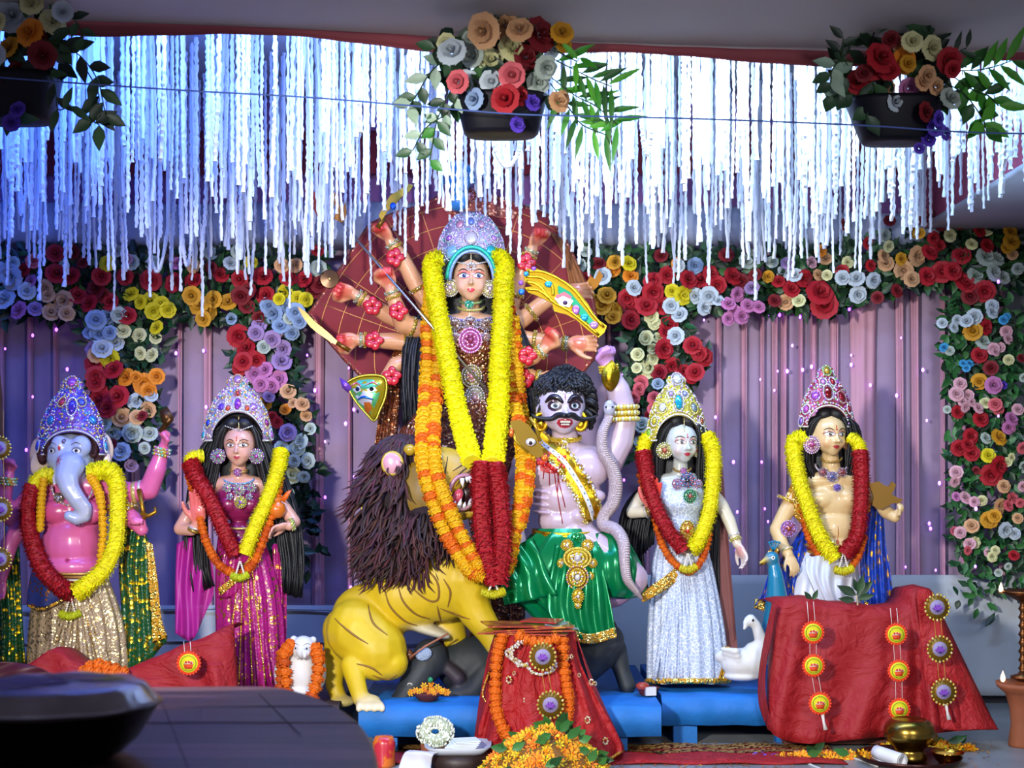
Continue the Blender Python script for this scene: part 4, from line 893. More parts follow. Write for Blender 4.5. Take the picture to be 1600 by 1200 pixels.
sheet(f, [[(196, 800, 0), (215, 810, 8), (232, 845, 0)], [(186, 880, -4), (210, 880, 10), (242, 900, -2)], [(190, 960, -4), (215, 960, 12), (246, 960, -2)], [(186, 1045, -4), (215, 1050, 12), (262, 1000, -2)]], 'shawl', M_greensilk, root, 4, 4)
sheet(f, [[(228, 845, 5), (238, 850, 5)], [(232, 900, 6), (246, 905, 6)], [(236, 960, 6), (252, 965, 6)], [(238, 1006, 6), (262, 996, 6)]], 'gold_border', M_goldseq, root, 1, 2, 12, 20)
sheet(f, [[(30, 850, -6), (10, 850, -4), (-10, 860, -8)], [(34, 950, 2), (15, 950, 12), (-10, 950, 0)], [(40, 1040, 2), (15, 1045, 14), (-12, 1040, 0)]], 'shawl', M_greensilk, root, 4, 4)
fe = f
rows_garland(f, 'red and yellow flower garland round the neck of the elephant-headed idol', 'flower_garland',
 [([(86, 742, 18), (66, 744, 24), (52, 760, 30)], 15, YEL), ([(51, 757, 30), (44, 800, 36), (50, 845, 44), (68, 890, 52), (98, 920, 56), (113, 925, 57)], 16, RED),
  ([(140, 740, 20), (168, 735, 26), (182, 755, 32), (184, 800, 40), (180, 850, 46), (162, 890, 52), (135, 915, 56), (118, 926, 57)], 16, YEL)], (110, 960, 50, 18, 'c8d010', 26), 31)
mari_garland(f, 'thin strings of yellow marigolds hanging inside the garland of the elephant-headed idol', [([(142, 745, 32), (156, 775, 38), (161, 830, 45), (156, 885, 50)], 13, 'Y', 'Y'), ([(68, 750, 36), (64, 790, 42), (63, 826, 46)], 12, 'Y', 'Y')], 5)
# ---------------------------------------------------------------- idol in pink sari
def lady_base(f, root, cx, ysh, yw, SK, AB, hs=46, chest=hx('8a1c50')):
    b = Body(f)
    b.limb([(cx, ysh-38, -2), (cx, ysh-8, -4)], [11, 13], SK, .6)
    b.blob((cx, ysh+4, -6), (hs, 15, 17), SK).blob((cx, ysh+30, -4), (hs*.8, 34, 22), chest)
    for sx in (-1, 1): b.blob((cx+sx*17, ysh+36, 10), (16, 14, 12), chest)
    b.blob((cx, yw-8, -4), (hs*.58, 30, 19), chest).blob((cx, yw+25, -4), (hs*.8, 30, 24), chest)
    return b
f = Fg(6.25); SK = hx('dca48c'); root = thing('goddess_idol', 'goddess idol in a magenta sari with a raised pink palm, beside the elephant-headed idol', 'idol', (X(385, 6.25), 6.25, .17))
b = lady_base(f, root, 373, 752, 850, SK, None)
b.head((373, 699, 16), 24, 30, 0, SK, ears=False, cheek=hx('e0a090'))
b.limb([(330, 760, -6), (302, 792, 2), (282, 826, 10), (300, 828, 22), (309, 818, 30)], [13, 12, 11, 9.5, 7.5], SK, .7)
b.hand((309, 820, 30), (.05, -.2, 1), (-.1, -1, -.1), 56, 'open', hx('e08070'), -1, hx('e46a68'))
b.limb([(416, 760, -6), (440, 790, 4), (460, 815, 12), (452, 822, 26)], [13, 12, 10, 7.5], SK, .7)
b.hand((452, 820, 26), (-1, -.3, -.25), (-.2, -.6, -1), 42, 'relax', SK, -1, hx('e0a090'))
b.build('body', root, M_paint, .0046, 5); face(b, root, lips='b03848', lid='b07858', iris='5a3020')
crown(f, root, 371, 585, 690, 52, 10, 'b8a0b8', ['f4f0e6', 'e8c050', 'c878d8', 'f4e0a0', 'ffffff', '5ab0c8'],
      [(0, .93, 6, 7, 'c890d0', ['f4e0a0', 'f0b090']), (0, .56, 5, 10, 'a03cc0', ['ffffff']), (0, .72, 3, 5, 'd8402c', ['f0905a']), (-.45, .52, 6, 6, '7a50d0', ['ffffff', 'd8b0e0']), (.45, .52, 6, 6, 'c890e0', ['ffffff', 'f0b0d0']), (-.78, .28, 5, 6, '3a50d8', ['f4e0a0']), (.78, .28, 5, 6, 'a03c80', ['f4e0a0']), (-.92, .1, 5, 6, '3ab0c0', ['ffffff']), (.92, .1, 5, 6, 'c878d8', ['ffffff']), (-.25, .5, 4, 5, 'e05a30', ['ffffff']), (.25, .5, 4, 5, 'e05a30', ['ffffff'])], 5, arch=(.60, .44))
hair(f, root, [[(373, 655, 14), (352, 668, 18), (344, 700, 6), (335, 750, -4), (320, 800, 4), (322, 880, 0), (330, 915, 0)], [(365, 652, 6), (340, 672, 2), (318, 705, -6), (300, 760, -10), (296, 820, -8), (296, 880, -8), (305, 930, -8)]], 80, 3.4, seed=4)
hair(f, root, [[(373, 655, 14), (394, 668, 18), (402, 700, 6), (408, 740, 2), (425, 800, -4), (438, 870, 0), (440, 925, 0)], [(380, 652, 6), (405, 672, 2), (425, 705, -6), (448, 760, -10), (466, 820, -8), (470, 880, -8), (466, 935, -8)]], 80, 3.4, seed=5)
mb = MB()
for sx in (-1, 1): mb.ball(f.p(373+sx*10, 662, 16), (14*f.s, 13*f.s, 11*f.s), Matrix.Rotation(sx*.5, 3, 'Y'), (1, 1, 1), 16, 12)
obj('parted_hair', mb, M_hair, root)
mb = MB(); mb.ball(f.p(373, 735, -14), (30*f.s, 8*f.s, 48*f.s), None, (1, 1, 1), 16, 12); obj('back_hair', mb, M_hair, root)
mb = MB(); mb.ball(f.p(373, 672, -8), (38*f.s, 24*f.s, 40*f.s), None, (1, 1, 1), 14, 10); obj('hair_crown', mb, M_hair, root)
JW = ['d8c8a0', 'f4f0e6', 'a060c8', '5ac0b0', 'b050a0']
jewel(f, root, 'earring', 341, 713, 18, 11, JW); jewel(f, root, 'earring', 401, 713, 18, 11, JW)
jewel(f, root, 'pendant', 374, 765, 24, 9, JW); jewel(f, root, 'pendant', 376, 785, 27, 9, ['d0d040', 'e0d860', 'f0e080', 'a060c8']); jewel(f, root, 'pendant', 371, 738, 16, 6, ['c080c0', 'f0d0e0', 'c050b0'])
for sx in (-1, 1): jewel(f, root, 'pendant', 374+sx*19, 762, 22, 7, JW); jewel(f, root, 'pendant', 374+sx*15, 776, 24, 5, JW)
mb = MB()
for j, (w_, y_, h_) in enumerate(((13, 734, 4), (24, 748, 8))):
    for k in range(24): a = PI*k/23; mb.ball(f.p(373-w_*math.cos(a), y_+h_*math.sin(a), 2+14*math.sin(a)), 2*f.s, None, hx(['c8a050', '90c0d8'][j]), 5, 3)
obj('necklace', mb, M_jewel, root)
mb = MB()
for k in range(14): mb.ball(f.p(373, 652+k*1.6, 22+k*.6), 1.2*f.s, None, hx('f0d890'), 5, 3)
for sx in (-1, 1):
    for k in range(9): mb.ball(f.p(373+sx*k*2.6, 673-k*.9, 37-k*1.3), 1.2*f.s, None, hx('f4f0e6'), 5, 3)
obj('forehead_chain', mb, M_jewel, root)
band_ring(f, root, 'bracelet', (305, 824, 29), (.3, -.2, 1), 9, 3, 'f0ece4'); band_ring(f, root, 'bracelet', (303, 828, 27), (.4, -.2, 1), 9, 4, 'b89038', None)
band_ring(f, root, 'bracelet', (456, 819, 22), (1, .4, .3), 8.5, 6, 'c8d060', ['f4f0e6', 'c8d060'])
skirt(f, [(375, 838, 34, 22, 0), (380, 870, 42, 30, 0), (388, 930, 50, 36, 2), (392, 1000, 52, 38, 2), (395, 1076, 50, 38, 2)], 'sari', M_magenta, root, 150, 15, .07)
mb = MB()
for k in range(8):
    pts = [f.p(385+(k-3.5)*(3+7.5*t)+4*t, 870+205*t, 34+8*t-abs(k-3.5)*1.5) for t in [j/9 for j in range(10)]]; mb.tube(pts, 3.2*f.s, 6)
obj('front_pleats', mb, M_magenta, root)
mb = MB()
for k in range(4):
    pts = [f.p(385+(k*2-3.5)*(3+7.5*t)+4*t, 880+190*t, 38.5+8*t-abs(k*2-3.5)*1.5) for t in [j/9 for j in range(10)]]; mb.tube(pts, 1.3*f.s, 5)
obj('gold_pleat_edge', mb, M_goldseq, root)
sheet(f, [[(352, 850, 30), (372, 846, 34), (405, 842, 30)], [(345, 890, 34), (372, 880, 38), (412, 858, 30)], [(340, 935, 30), (365, 930, 36), (395, 890, 34)]], 'draped_pleats', M_magenta, root, 2, 4)
sheet(f, [[(340, 920, 34), (346, 930, 35)], [(370, 895, 40), (374, 905, 41)], [(405, 850, 36), (411, 857, 36)]], 'gold_border', M_goldseq, root, .5, 2, 10, 20)
sheet(f, [[(276, 850, -4), (300, 840, 2), (330, 850, -4)], [(274, 920, 0), (298, 920, 8), (335, 920, 0)], [(274, 990, 0), (300, 1000, 8), (320, 960, 0)]], 'veil', M_magsheer, root, 5, 3)
sheet(f, [[(425, 850, 0), (435, 850, 4), (445, 856, -2)], [(430, 950, 4), (440, 950, 8), (448, 950, 0)], [(430, 1060, 4), (440, 1066, 8), (446, 1060, 0)]], 'veil', M_magenta, root, 3, 2)
obj('blouse_band', (lambda m_: [m_.tube([f.p(373-29*math.cos(PI*t/16), 822+4*math.sin(PI*t/16), 20*math.sin(PI*t/16)) for t in range(17)], 2*f.s, 6, hx('d0b060')), m_][1])(MB()), M_foilc, root)
mb = MB(); mb.lathe([(.001, -14*f.s), (9*f.s, -12*f.s), (15*f.s, -2*f.s), (13*f.s, 8*f.s), (7*f.s, 12*f.s), (10*f.s, 17*f.s), (8*f.s, 19*f.s), (.001, 16*f.s)], f.p(432, 796, 28), 16, hx('d8701c')); mb.slab([f.p(x, y, 30) for x, y in ((438, 780), (448, 768), (456, 765), (450, 778), (444, 786))], .006, col=hx('d86014'))
tag(obj('pot', mb, M_paint, None, origin=f.p(432, 796, 28)), 'small orange pot held in the hand of the pink-clad idol', 'pot')
rows_garland(f, 'red and yellow flower garland round the shoulders of the pink-clad idol', 'flower_garland',
 [([(318, 712, 14), (302, 714, 20), (296, 724, 26)], 12, YEL), ([(297, 722, 26), (306, 745, 34), (330, 785, 42), (350, 830, 46), (368, 868, 48)], 15, RED),
  ([(440, 702, 20), (434, 735, 30), (418, 780, 40), (398, 825, 44), (382, 866, 47)], 14, YEL)], (375, 900, 48, 15, 'c8d010', 22), 41)
mari_garland(f, 'orange marigold garland hanging under the red and yellow one of the pink-clad idol', [([(296, 745, 22), (310, 800, 34), (322, 845, 40), (342, 882, 44), (372, 900, 45)], 13, 'O', 'D'), ([(376, 900, 45), (398, 876, 42), (416, 830, 36), (432, 780, 30), (438, 740, 24)], 14, 'O', 'D')], 6)
# ---------------------------------------------------------------- idol in silver sari
f = Fg(6.2); SK = hx('cdd4d4'); root = thing('goddess_idol', 'white-faced goddess idol in a silver-blue lace sari, beside the white swan', 'idol', (X(1075, 6.2), 6.2, .2))
WH = hx('c4c8c4'); b = lady_base(f, root, 1063, 748, 850, WH, None, 44, hx('c0c6d4'))
b.head((1067, 694, 16), 25, 30, .28, WH, ears=False, cheek=hx('e0c4c0'))
b.limb([(1022, 758, -6), (1000, 780, 0), (988, 800, 6), (1006, 800, 18), (1018, 795, 28)], [12, 11, 10.5, 9, 7.5], hx('ded2b8'), .7)
b.hand((1018, 797, 28), (.08, -.2, 1), (-.15, -1, -.1), 54, 'open', hx('e07068'), -1, hx('e0483c'))
b.limb([(1104, 762, -6), (1128, 790, 4), (1140, 815, 12), (1152, 850, 22)], [12, 10.5, 10, 7.5], hx('ded2b8'), .7)
b.hand((1152, 850, 22), (.5, -.3, -1), (-.8, -.5, -.3), 44, 'relax', hx('dcccc0'), 1, hx('d85050'))
b.build('body', root, M_paint, .0046, 5); face(b, root, lips='b0283c', lid='c09088', iris='28323c')
crown(f, root, 1058, 583, 690, 46, 12, 'c0b048', ['f4f0e6', 'd8c838', 'f4e870', 'ffffff', 'b08ad0', 'c8d040'],
      [(0, .92, 7, 9, 'e8eaf4', ['d8d0e8', 'ffffff']), (0, .58, 6, 13, '2ab8d0', ['ffffff', 'd8c8e8']), (-.5, .5, 6, 8, 'f4f4f0', ['f4e870']), (.5, .5, 6, 8, '90a0a8', ['f4e870']), (-.88, .12, 6, 7, '9ad048', ['f4f0e6']), (.88, .12, 6, 7, 'd0c030', ['f4f0e6']), (-.7, .3, 4, 6, 'd8c838', ['ffffff']), (.7, .3, 4, 6, 'a8603c', ['ffffff']), (-.3, .7, 4, 5, 'b89ad8', ['ffffff']), (.3, .7, 4, 5, '9a9ad8', ['ffffff'])], 7, arch=(.58, .38), yaw=.15)
hair(f, root, [[(1068, 652, 16), (1046, 664, 20), (1032, 695, 8), (1028, 745, 2), (1020, 800, -6), (1015, 850, -6)], [(1060, 652, 8), (1025, 670, 4), (1012, 710, -6), (1005, 770, -12), (990, 830, -14), (985, 890, -16)]], 75, 3.4, seed=6)
hair(f, root, [[(1068, 652, 16), (1090, 664, 16), (1094, 695, 6), (1092, 740, 2), (1098, 780, -4), (1100, 850, -4)], [(1075, 652, 6), (1100, 670, 2), (1110, 710, -6), (1122, 790, -14), (1120, 880, -14), (1118, 960, -14)]], 75, 3.4, seed=7)
hair(f, root, [[(1010, 750, -20), (975, 800, -26), (970, 870, -26), (985, 930, -20)], [(1020, 760, -20), (1000, 820, -24), (995, 880, -24), (1005, 920, -20)]], 45, 4, seed=8)
mb = MB()
for sx in (-1, 1): mb.ball(f.p(1065+sx*9, 658, 14), (14*f.s, 13*f.s, 11*f.s), Matrix.Rotation(sx*.5, 3, 'Y'), (1, 1, 1), 16, 12)
obj('parted_hair', mb, M_hair, root)
mb = MB(); mb.ball(f.p(1062, 730, -14), (28*f.s, 8*f.s, 48*f.s), None, (1, 1, 1), 16, 12); obj('back_hair', mb, M_hair, root)
mb = MB(); mb.ball(f.p(1064, 680, -12), (29*f.s, 24*f.s, 30*f.s), None, (1, 1, 1), 14, 10); obj('hair_crown', mb, M_hair, root)
JY = ['d8d0a0', 'f4f0e6', 'c8c060', 'f0e890', 'c05a40']
jewel(f, root, 'earring', 1038, 704, 22, 12, JY); jewel(f, root, 'earring', 1088, 704, 10, 8, JY, 1.2)
jewel(f, root, 'pendant', 1074, 750, 30, 11, ['5a90c8', '7ab0e0', 'c06060', 'e08070', '3a3040']); jewel(f, root, 'pendant', 1078, 775, 36, 10, ['3a8050', '50b070', '70c890', 'a0c8b0', 'c06a60'])
jewel(f, root, 'pendant', 1058, 756, 30, 8, ['c08090', 'e0a0b0', 'c0c8e0', '90a0d0']); jewel(f, root, 'pendant', 1090, 756, 28, 7, ['c08090', 'e0a0b0', 'c0c8e0', '90a0d0']); jewel(f, root, 'pendant', 1068, 736, 16, 5, ['c890c0', 'f0d0e0', 'c050b0'])
jewel(f, root, 'belt_ornament', 1074, 830, 28, 12, ['d0b040', 'e8d8c0', 'd8c860', 'd0402c'], 1.4); jewel(f, root, 'belt_ornament', 1070, 858, 32, 8, ['c0a8a0', 'e8d8c0', 'f0e0e0', 'd05a4c'], 1.3)
obj('blouse_band', (lambda m_: [m_.tube([f.p(1066-27*math.cos(PI*t/16), 800+4*math.sin(PI*t/16), 21*math.sin(PI*t/16)) for t in range(17)], 2.6*f.s, 6, hx('e0c050')), m_][1])(MB()), M_foilc, root)
mb = MB()
for k in range(24): a = PI*k/23; mb.ball(f.p(1066-13*math.cos(a), 732+5*math.sin(a), 2+13*math.sin(a)), 2*f.s, None, hx('c8a050'), 5, 3)
for k in range(10): mb.ball(f.p(1069, 654+k*2.2, 24+k*1.0), 1.2*f.s, None, hx('f0d890'), 5, 3)
obj('necklace', mb, M_jewel, root)
band_ring(f, root, 'bracelet', (1014, 799, 26), (1, -.4, .5), 8.5, 4, 'a8904c', None); band_ring(f, root, 'bracelet', (1010, 800, 24), (1, -.4, .3), 9, 2, 'f0ece4', None)
band_ring(f, root, 'bracelet', (1149, 843, 20), (.3, -.3, -1), 8, 5, 'c8b848', ['f4f0e6', 'c8b848']); band_ring(f, root, 'bracelet', (1147, 836, 19), (.3, -.3, -1), 8.5, 3, 'e8e4dc')
skirt(f, [(1063, 752, 37, 24, -4), (1063, 772, 38, 31, 0), (1064, 790, 36, 32, 1), (1066, 808, 28, 25, 0), (1066, 846, 30, 24, 0)], 'bodice', M_silver, root, 80, 11, .012)
skirt(f, [(1066, 845, 38, 24, 0), (1066, 880, 46, 32, 0), (1070, 940, 54, 38, 0), (1073, 1000, 60, 44, 0), (1075, 1068, 62, 46, 0)], 'sari', M_silver, root, 160, 19, .05)
mb = MB()
for k in range(9):
    pts = [f.p(1062+(k-4)*(2.5+8*t)+3*t, 885+178*t, 37+9*t-abs(k-4)*(1+2.0*t)) for t in [j/9 for j in range(10)]]; mb.tube(pts, 3.2*f.s, 6)
obj('front_pleats', mb, M_silver, root)
mb = MB(); mb.tube([f.p(1075+64*math.cos(a), 1064-3*math.sin(a)*0, 47*math.sin(a)) for a in np.linspace(0, 2*PI, 40, endpoint=False)], 4.5*f.s, 8, closed=True); obj('gold_hem', mb, M_goldseq, root)
sheet(f, [[(1058, 885, 38), (1066, 900, 39)], [(1032, 905, 36), (1040, 922, 37)], [(1000, 925, 24), (1008, 940, 26)]], 'gold_border', M_goldseq, root, .8, 2, 10, 24)
sheet(f, [[(1130, 1010, 20), (1140, 1010, 18)], [(1128, 1040, 26), (1144, 1040, 22)], [(1122, 1062, 30), (1142, 1066, 26)]], 'gold_border', M_goldseq, root, 1, 2, 10, 14)
rows_garland(f, 'red and yellow flower garland round the shoulders of the white-faced idol', 'flower_garland',
 [([(1020, 678, 14), (1007, 690, 18), (1004, 708, 24)], 12, YEL), ([(1004, 705, 24), (1010, 740, 32), (1024, 790, 38), (1046, 832, 42), (1068, 860, 44)], 14.5, RED),
  ([(1103, 678, 14), (1114, 705, 22), (1114, 750, 30), (1108, 800, 36), (1092, 845, 42), (1080, 860, 44)], 14.5, YEL)], (1075, 888, 46, 14, 'd8c810', 22), 51)
mari_garland(f, 'orange marigold garland hanging under the red and yellow one of the white-faced idol', [([(1000, 742, 8), (1006, 770, 16)], 12, 'O', 'D'), ([(1024, 812, 30), (1034, 850, 38), (1052, 878, 42), (1078, 893, 44), (1098, 872, 40), (1108, 835, 34)], 12, 'O', 'D')], 7)
mb = MB(); mb.slab([f.p(x, y, -18) for x, y in ((1119, 730), (1128, 728), (1148, 985), (1152, 1015), (1122, 1015), (1122, 900))], .02); mb.tube([f.p(1124, 732, -14), f.p(1146, 1000, -14)], 5*f.s, 8)
tag(obj('backboard', mb, mat('red_brown_paint', hx('7c4440'), .6, noise=.1), None, smooth=False, origin=f.p(1135, 1015, -18)), 'tall red-brown board standing behind the right side of the silver-clad idol', 'board')
# ---------------------------------------------------------------- male idol
f = Fg(6.3); SK = hx('dfbd86'); root = thing('god_idol', 'bare-chested yellow-skinned male idol with a blue gold-printed shawl', 'idol', (X(1300, 6.3), 6.3, .2))
b = Body(f)
b.limb([(1296, 705, -2), (1300, 738, -4)], [13, 15], SK, .6)
b.blob((1300, 752, -6), (54, 17, 20), SK).blob((1303, 782, -4), (44, 34, 24), SK).blob((1285, 780, 12), (20, 14, 10), SK).blob((1323, 780, 12), (20, 14, 10), SK)
b.blob((1303, 826, -2), (36, 34, 24), SK).blob((1303, 855, -2), (40, 24, 26), SK).blob((1295, 895, -4), (44, 40, 28), hx('c0c4cc'))
b.head((1298, 682, 16), 26, 31, .26, SK, ears=True, cheek=hx('e0a878'))
b.limb([(1246, 770, -6), (1228, 800, 0), (1214, 828, 6), (1222, 850, 20), (1232, 866, 30)], [15, 13, 12, 10, 8], SK, .7)
b.hand((1232, 866, 30), (.35, -.5, -.9), (-.2, .8, -.5), 40, 'relax', SK, -1, hx('e0b898'))
b.limb([(1352, 768, -8), (1374, 785, -2), (1385, 800, 8), (1398, 808, 22)], [14, 12, 11, 9], SK, .7)
b.hand((1396, 806, 22), (.6, -.4, .6), (-.5, -.5, .8), 34, 'hold', SK, 1)
b.limb([(1304, 834, 25), (1304, 850, 25)], [1.2, 1.2], hx('c08048'), .1)
b.build('body', root, M_paint, .0048, 6); D = face(b, root, lips='a83034', lid='c08a68', iris='4a2c1c')
D2 = Deco(b.bvh, f.p(1304, 830, 0), Matrix.Identity(3), f.s, f.s); mb = MB(); D2.line(mb, [(0, 10), (1, 0), (0, -14)], .0022, .0008, hx('b06838')); D2.disc(mb, 0, -16, 2.8, .001, hx('b06040'), 1.3); obj('navel', mb, M_paint, root)
crown(f, root, 1292, 572, 668, 41, 14, 'a84858', ['f4f0e6', 'c070d8', 'e0a0e8', 'ffffff', 'b03040', '8ad070'],
      [(0, .93, 5, 7, 'c8a030', ['90d070', 'd0e080']), (0, .58, 6, 11, '8a1018', ['ffffff', 'e8e0f0']), (.5, .5, 7, 8, '9a1c28', ['d8a0a8']), (-.45, .52, 6, 7, 'c060e0', ['f0c0f0']), (.3, .75, 4, 6, 'a01828', ['ffffff']), (-.88, .1, 5, 6, '9a70d8', ['f4f0e6']), (.88, .1, 5, 6, 'a04050', ['f4f0e6']), (-.72, .3, 5, 6, 'd060c8', ['ffffff']), (.72, .3, 4, 6, 'a01828', ['ffffff']), (-.25, .75, 4, 5, 'd890e8', ['ffffff'])], 9, arch=(.60, .34), yaw=.15)
hair(f, root, [[(1298, 645, 18), (1276, 656, 20), (1264, 690, 8), (1262, 720, 4), (1270, 745, 0)], [(1290, 645, 8), (1262, 660, 4), (1250, 690, -4), (1248, 720, -8), (1262, 760, -10)]], 60, 3.6, seed=9)
hair(f, root, [[(1298, 645, 18), (1320, 656, 14), (1326, 690, 4), (1326, 720, 2), (1322, 750, 0)], [(1305, 645, 8), (1330, 660, 2), (1340, 690, -6), (1348, 720, -10), (1346, 750, -10)]], 60, 3.6, seed=10)
mb = MB()
for sx in (-1, 1): mb.ball(f.p(1297+sx*9, 647, 13), (14*f.s, 13*f.s, 11*f.s), Matrix.Rotation(sx*.5, 3, 'Y'), (1, 1, 1), 16, 12)
obj('parted_hair', mb, M_hair, root)
mb = MB(); mb.ball(f.p(1296, 715, -14), (28*f.s, 8*f.s, 36*f.s), None, (1, 1, 1), 16, 12); obj('back_hair', mb, M_hair, root)
mb = MB(); mb.ball(f.p(1297, 670, -12), (30*f.s, 25*f.s, 31*f.s), None, (1, 1, 1), 14, 10); obj('hair_crown', mb, M_hair, root)
jewel(f, root, 'earring', 1268, 695, 24, 12, ['d8a0d8', 'e8c0f0', 'f0e0f0', 'f0d8a0', 'c05080'], 1.1); jewel(f, root, 'earring', 1322, 692, 8, 7, ['b08050', 'd0a070', 'e0c8c0', 'b06a50'], 1.4)
jewel(f, root, 'pendant', 1300, 745, 24, 8, ['a08090', 'e0d8e8', 'c0c0d8', '5070b0']); jewel(f, root, 'pendant', 1308, 762, 27, 6, ['8a70b0', 'e0d8e8', 'c0a8d8', '6a4cb0'])
for sx in (-1, 1): jewel(f, root, 'pendant', 1301+sx*15, 738, 20, 7, ['a07068', 'e0d0d0', 'b0a0c0', 'a04048'])
mb = MB()
for j in range(2):
    for k in range(28): a = PI*k/27; mb.ball(f.p(1299-(16+9*j)*math.cos(a), 716+j*10+(6+8*j)*math.sin(a), 2+16*math.sin(a)), 2*f.s, None, hx(['b89040', 'c8b8c8'][j]), 5, 3)
obj('necklace', mb, M_jewel, root)
jewel(f, root, 'wrist_flower', 1232, 826, 22, 12, ['c080d0', 'c8a0e8', 'd8b8f0', 'b05a30']); band_ring(f, root, 'armlet', (1230, 782, -2), (.5, 0, 1), 15, 5, 'e0b840', ['f4f0e6', 'e0b840'])
band_ring(f, root, 'bracelet', (1230, 860, 27), (.35, -.5, -.9), 9, 3, 'e8d8a0')
sheet(f, [[(1240, 745, 0), (1262, 750, 12)], [(1230, 775, 4), (1256, 790, 18)], [(1234, 800, 0), (1262, 830, 18)]], 'gold_sleeve', M_goldseq, root, 2, 3, 14, 16)
sheet(f, [[(1340, 745, 4), (1358, 750, -2)], [(1345, 775, 8), (1366, 778, 0)], [(1348, 800, 4), (1364, 800, 0)]], 'gold_sleeve', M_goldseq, root, 2, 3, 14, 16)
skirt(f, [(1296, 862, 40, 27, 0), (1292, 890, 48, 34, 4), (1290, 930, 54, 42, 6), (1290, 1000, 56, 44, 2), (1290, 1065, 56, 44, 0)], 'dhoti', M_whitesilk, root, 130, 9, .07)
sheet(f, [[(1258, 872, 34), (1290, 868, 44), (1335, 880, 30)], [(1262, 900, 44), (1292, 910, 54), (1330, 920, 40)], [(1290, 960, 48), (1310, 960, 54), (1330, 960, 44)]], 'draped_fold', M_whitesilk, root, 4, 4)
mb = MB()
for j in range(4): mb.tube([f.p(1302-42*math.cos(PI*t/20), 850+j*5+5*math.sin(PI*t/20), 2+(29+j)*math.sin(PI*t/20)) for t in range(21)], 2.6*f.s, 6, hx(['d8b040', '9a4034', 'c89030', '7a3030'][j]))
obj('belt', mb, M_foilc, root)
sheet(f, [[(1275, 800, -20), (1250, 830, -12), (1240, 850, -10)], [(1270, 850, 10), (1235, 870, 18), (1205, 890, 4)], [(1262, 900, 18), (1225, 920, 26), (1192, 925, 8)], [(1255, 965, 18), (1220, 955, 24), (1180, 945, 8)]], 'shawl', M_royal, root, 5, 4)
sheet(f, [[(1262, 958, 20), (1222, 946, 27), (1180, 935, 10)], [(1260, 972, 20), (1220, 962, 27), (1178, 950, 10)]], 'gold_border', M_goldseq, root, 2, 4, 30, 6)
sheet(f, [[(1232, 820, -14), (1222, 830, -10), (1210, 845, -14)], [(1220, 850, -6), (1206, 860, -2), (1196, 870, -6)], [(1212, 880, -4), (1200, 880, -2), (1186, 885, -6)]], 'gold_shawl_edge', M_goldseq, root, 2, 3)
sheet(f, [[(1352, 790, -6), (1368, 790, 2), (1380, 800, -6)], [(1345, 850, 8), (1366, 850, 14), (1384, 850, -2)], [(1345, 900, 10), (1368, 905, 16), (1392, 900, 0)], [(1348, 950, 10), (1370, 958, 16), (1398, 950, 0)]], 'shawl', M_royal, root, 5, 4)
sheet(f, [[(1348, 938, 12), (1370, 945, 18), (1397, 938, 2)], [(1348, 952, 12), (1370, 960, 18), (1399, 950, 2)]], 'gold_border', M_goldseq, root, 2, 4, 24, 6)
rows_garland(f, 'yellow and red flower garland round the neck of the bare-chested idol', 'flower_garland',
 [([(1258, 684, 14), (1240, 694, 18), (1246, 740, 30), (1262, 790, 38), (1282, 840, 42), (1305, 875, 44)], 15, YEL),
  ([(1326, 682, 12), (1340, 692, 18), (1344, 706, 24)], 12, YEL), ([(1344, 704, 24), (1346, 750, 32), (1344, 800, 36), (1338, 840, 40), (1318, 868, 43)], 15, RED)], (1318, 890, 46, 16, 'd8d010', 24), 61)
mari_garland(f, 'orange marigold garland hanging under the yellow one of the bare-chested idol', [([(1246, 745, 16), (1254, 800, 26), (1266, 845, 34), (1290, 878, 38), (1318, 893, 40), (1338, 875, 36), (1350, 840, 30)], 12, 'O', 'D')], 8)
mb = MB(); M_br = mat('brown_gold_plate', hx('8a6424'), .35, .6)
sh = [(1356, 756), (1372, 752), (1380, 758), (1388, 760), (1392, 752), (1399, 757), (1396, 766), (1392, 772), (1402, 778), (1410, 780), (1404, 787), (1396, 786), (1386, 790), (1374, 796), (1362, 790), (1364, 776)]
mb.slab([f.p(x, y, 26) for x, y in sh], .012)
tag(obj('gilded_bow', mb, M_br, None, smooth=False, origin=f.p(1380, 775, 26)), 'brown-gold spiky plate held in the right-hand side arm of the bare-chested idol', 'weapon')
# peacock beside him
root = thing('peacock', 'teal blue peacock statue behind the red-draped box', 'bird statue', (X(1215, 6.15), 6.15, .2)); fp_ = Fg(6.15); b = Body(fp_)
TQ = hx('147a9c'); b.limb([(1208, 878, 10), (1212, 900, 12), (1214, 935, 8), (1216, 980, 0)], [9, 12, 17, 26], TQ, .6).blob((1206, 872, 12), (12, 11, 11), TQ).blob((1225, 1000, -14), (38, 32, 40), TQ)
b.limb([(1197, 874, 16), (1187, 880, 20)], [4.5, 1.8], hx('d0b030'), .1)
for sx in (-1, 1): b.limb([(1218+sx*10, 1010, 0), (1218+sx*10, 1062, 4)], [5, 4], hx('a08030'), .2)
b.build('body', root, M_paint, .006, 4)
mb = MB(); D = Deco(b.bvh, fp_.p(1206, 872, 0), Matrix.Identity(3), fp_.s, fp_.s); D.disc(mb, -2, 2, 3, .001, (1, 1, 1)); D.disc(mb, -2, 2, 1.6, .002, (0, 0, 0)); obj('eye', mb, M_paint, root)
mb = MB()
for k in range(5): mb.tube([fp_.p(1208, 862, 10), fp_.p(1202+k*4, 846+abs(k-2), 10)], 1*fp_.s, 5); mb.ball(fp_.p(1202+k*4, 846+abs(k-2), 10), 2.2*fp_.s, None, TQ, 6, 4)
obj('crest', mb, mat('teal_paint', TQ, .3), root)
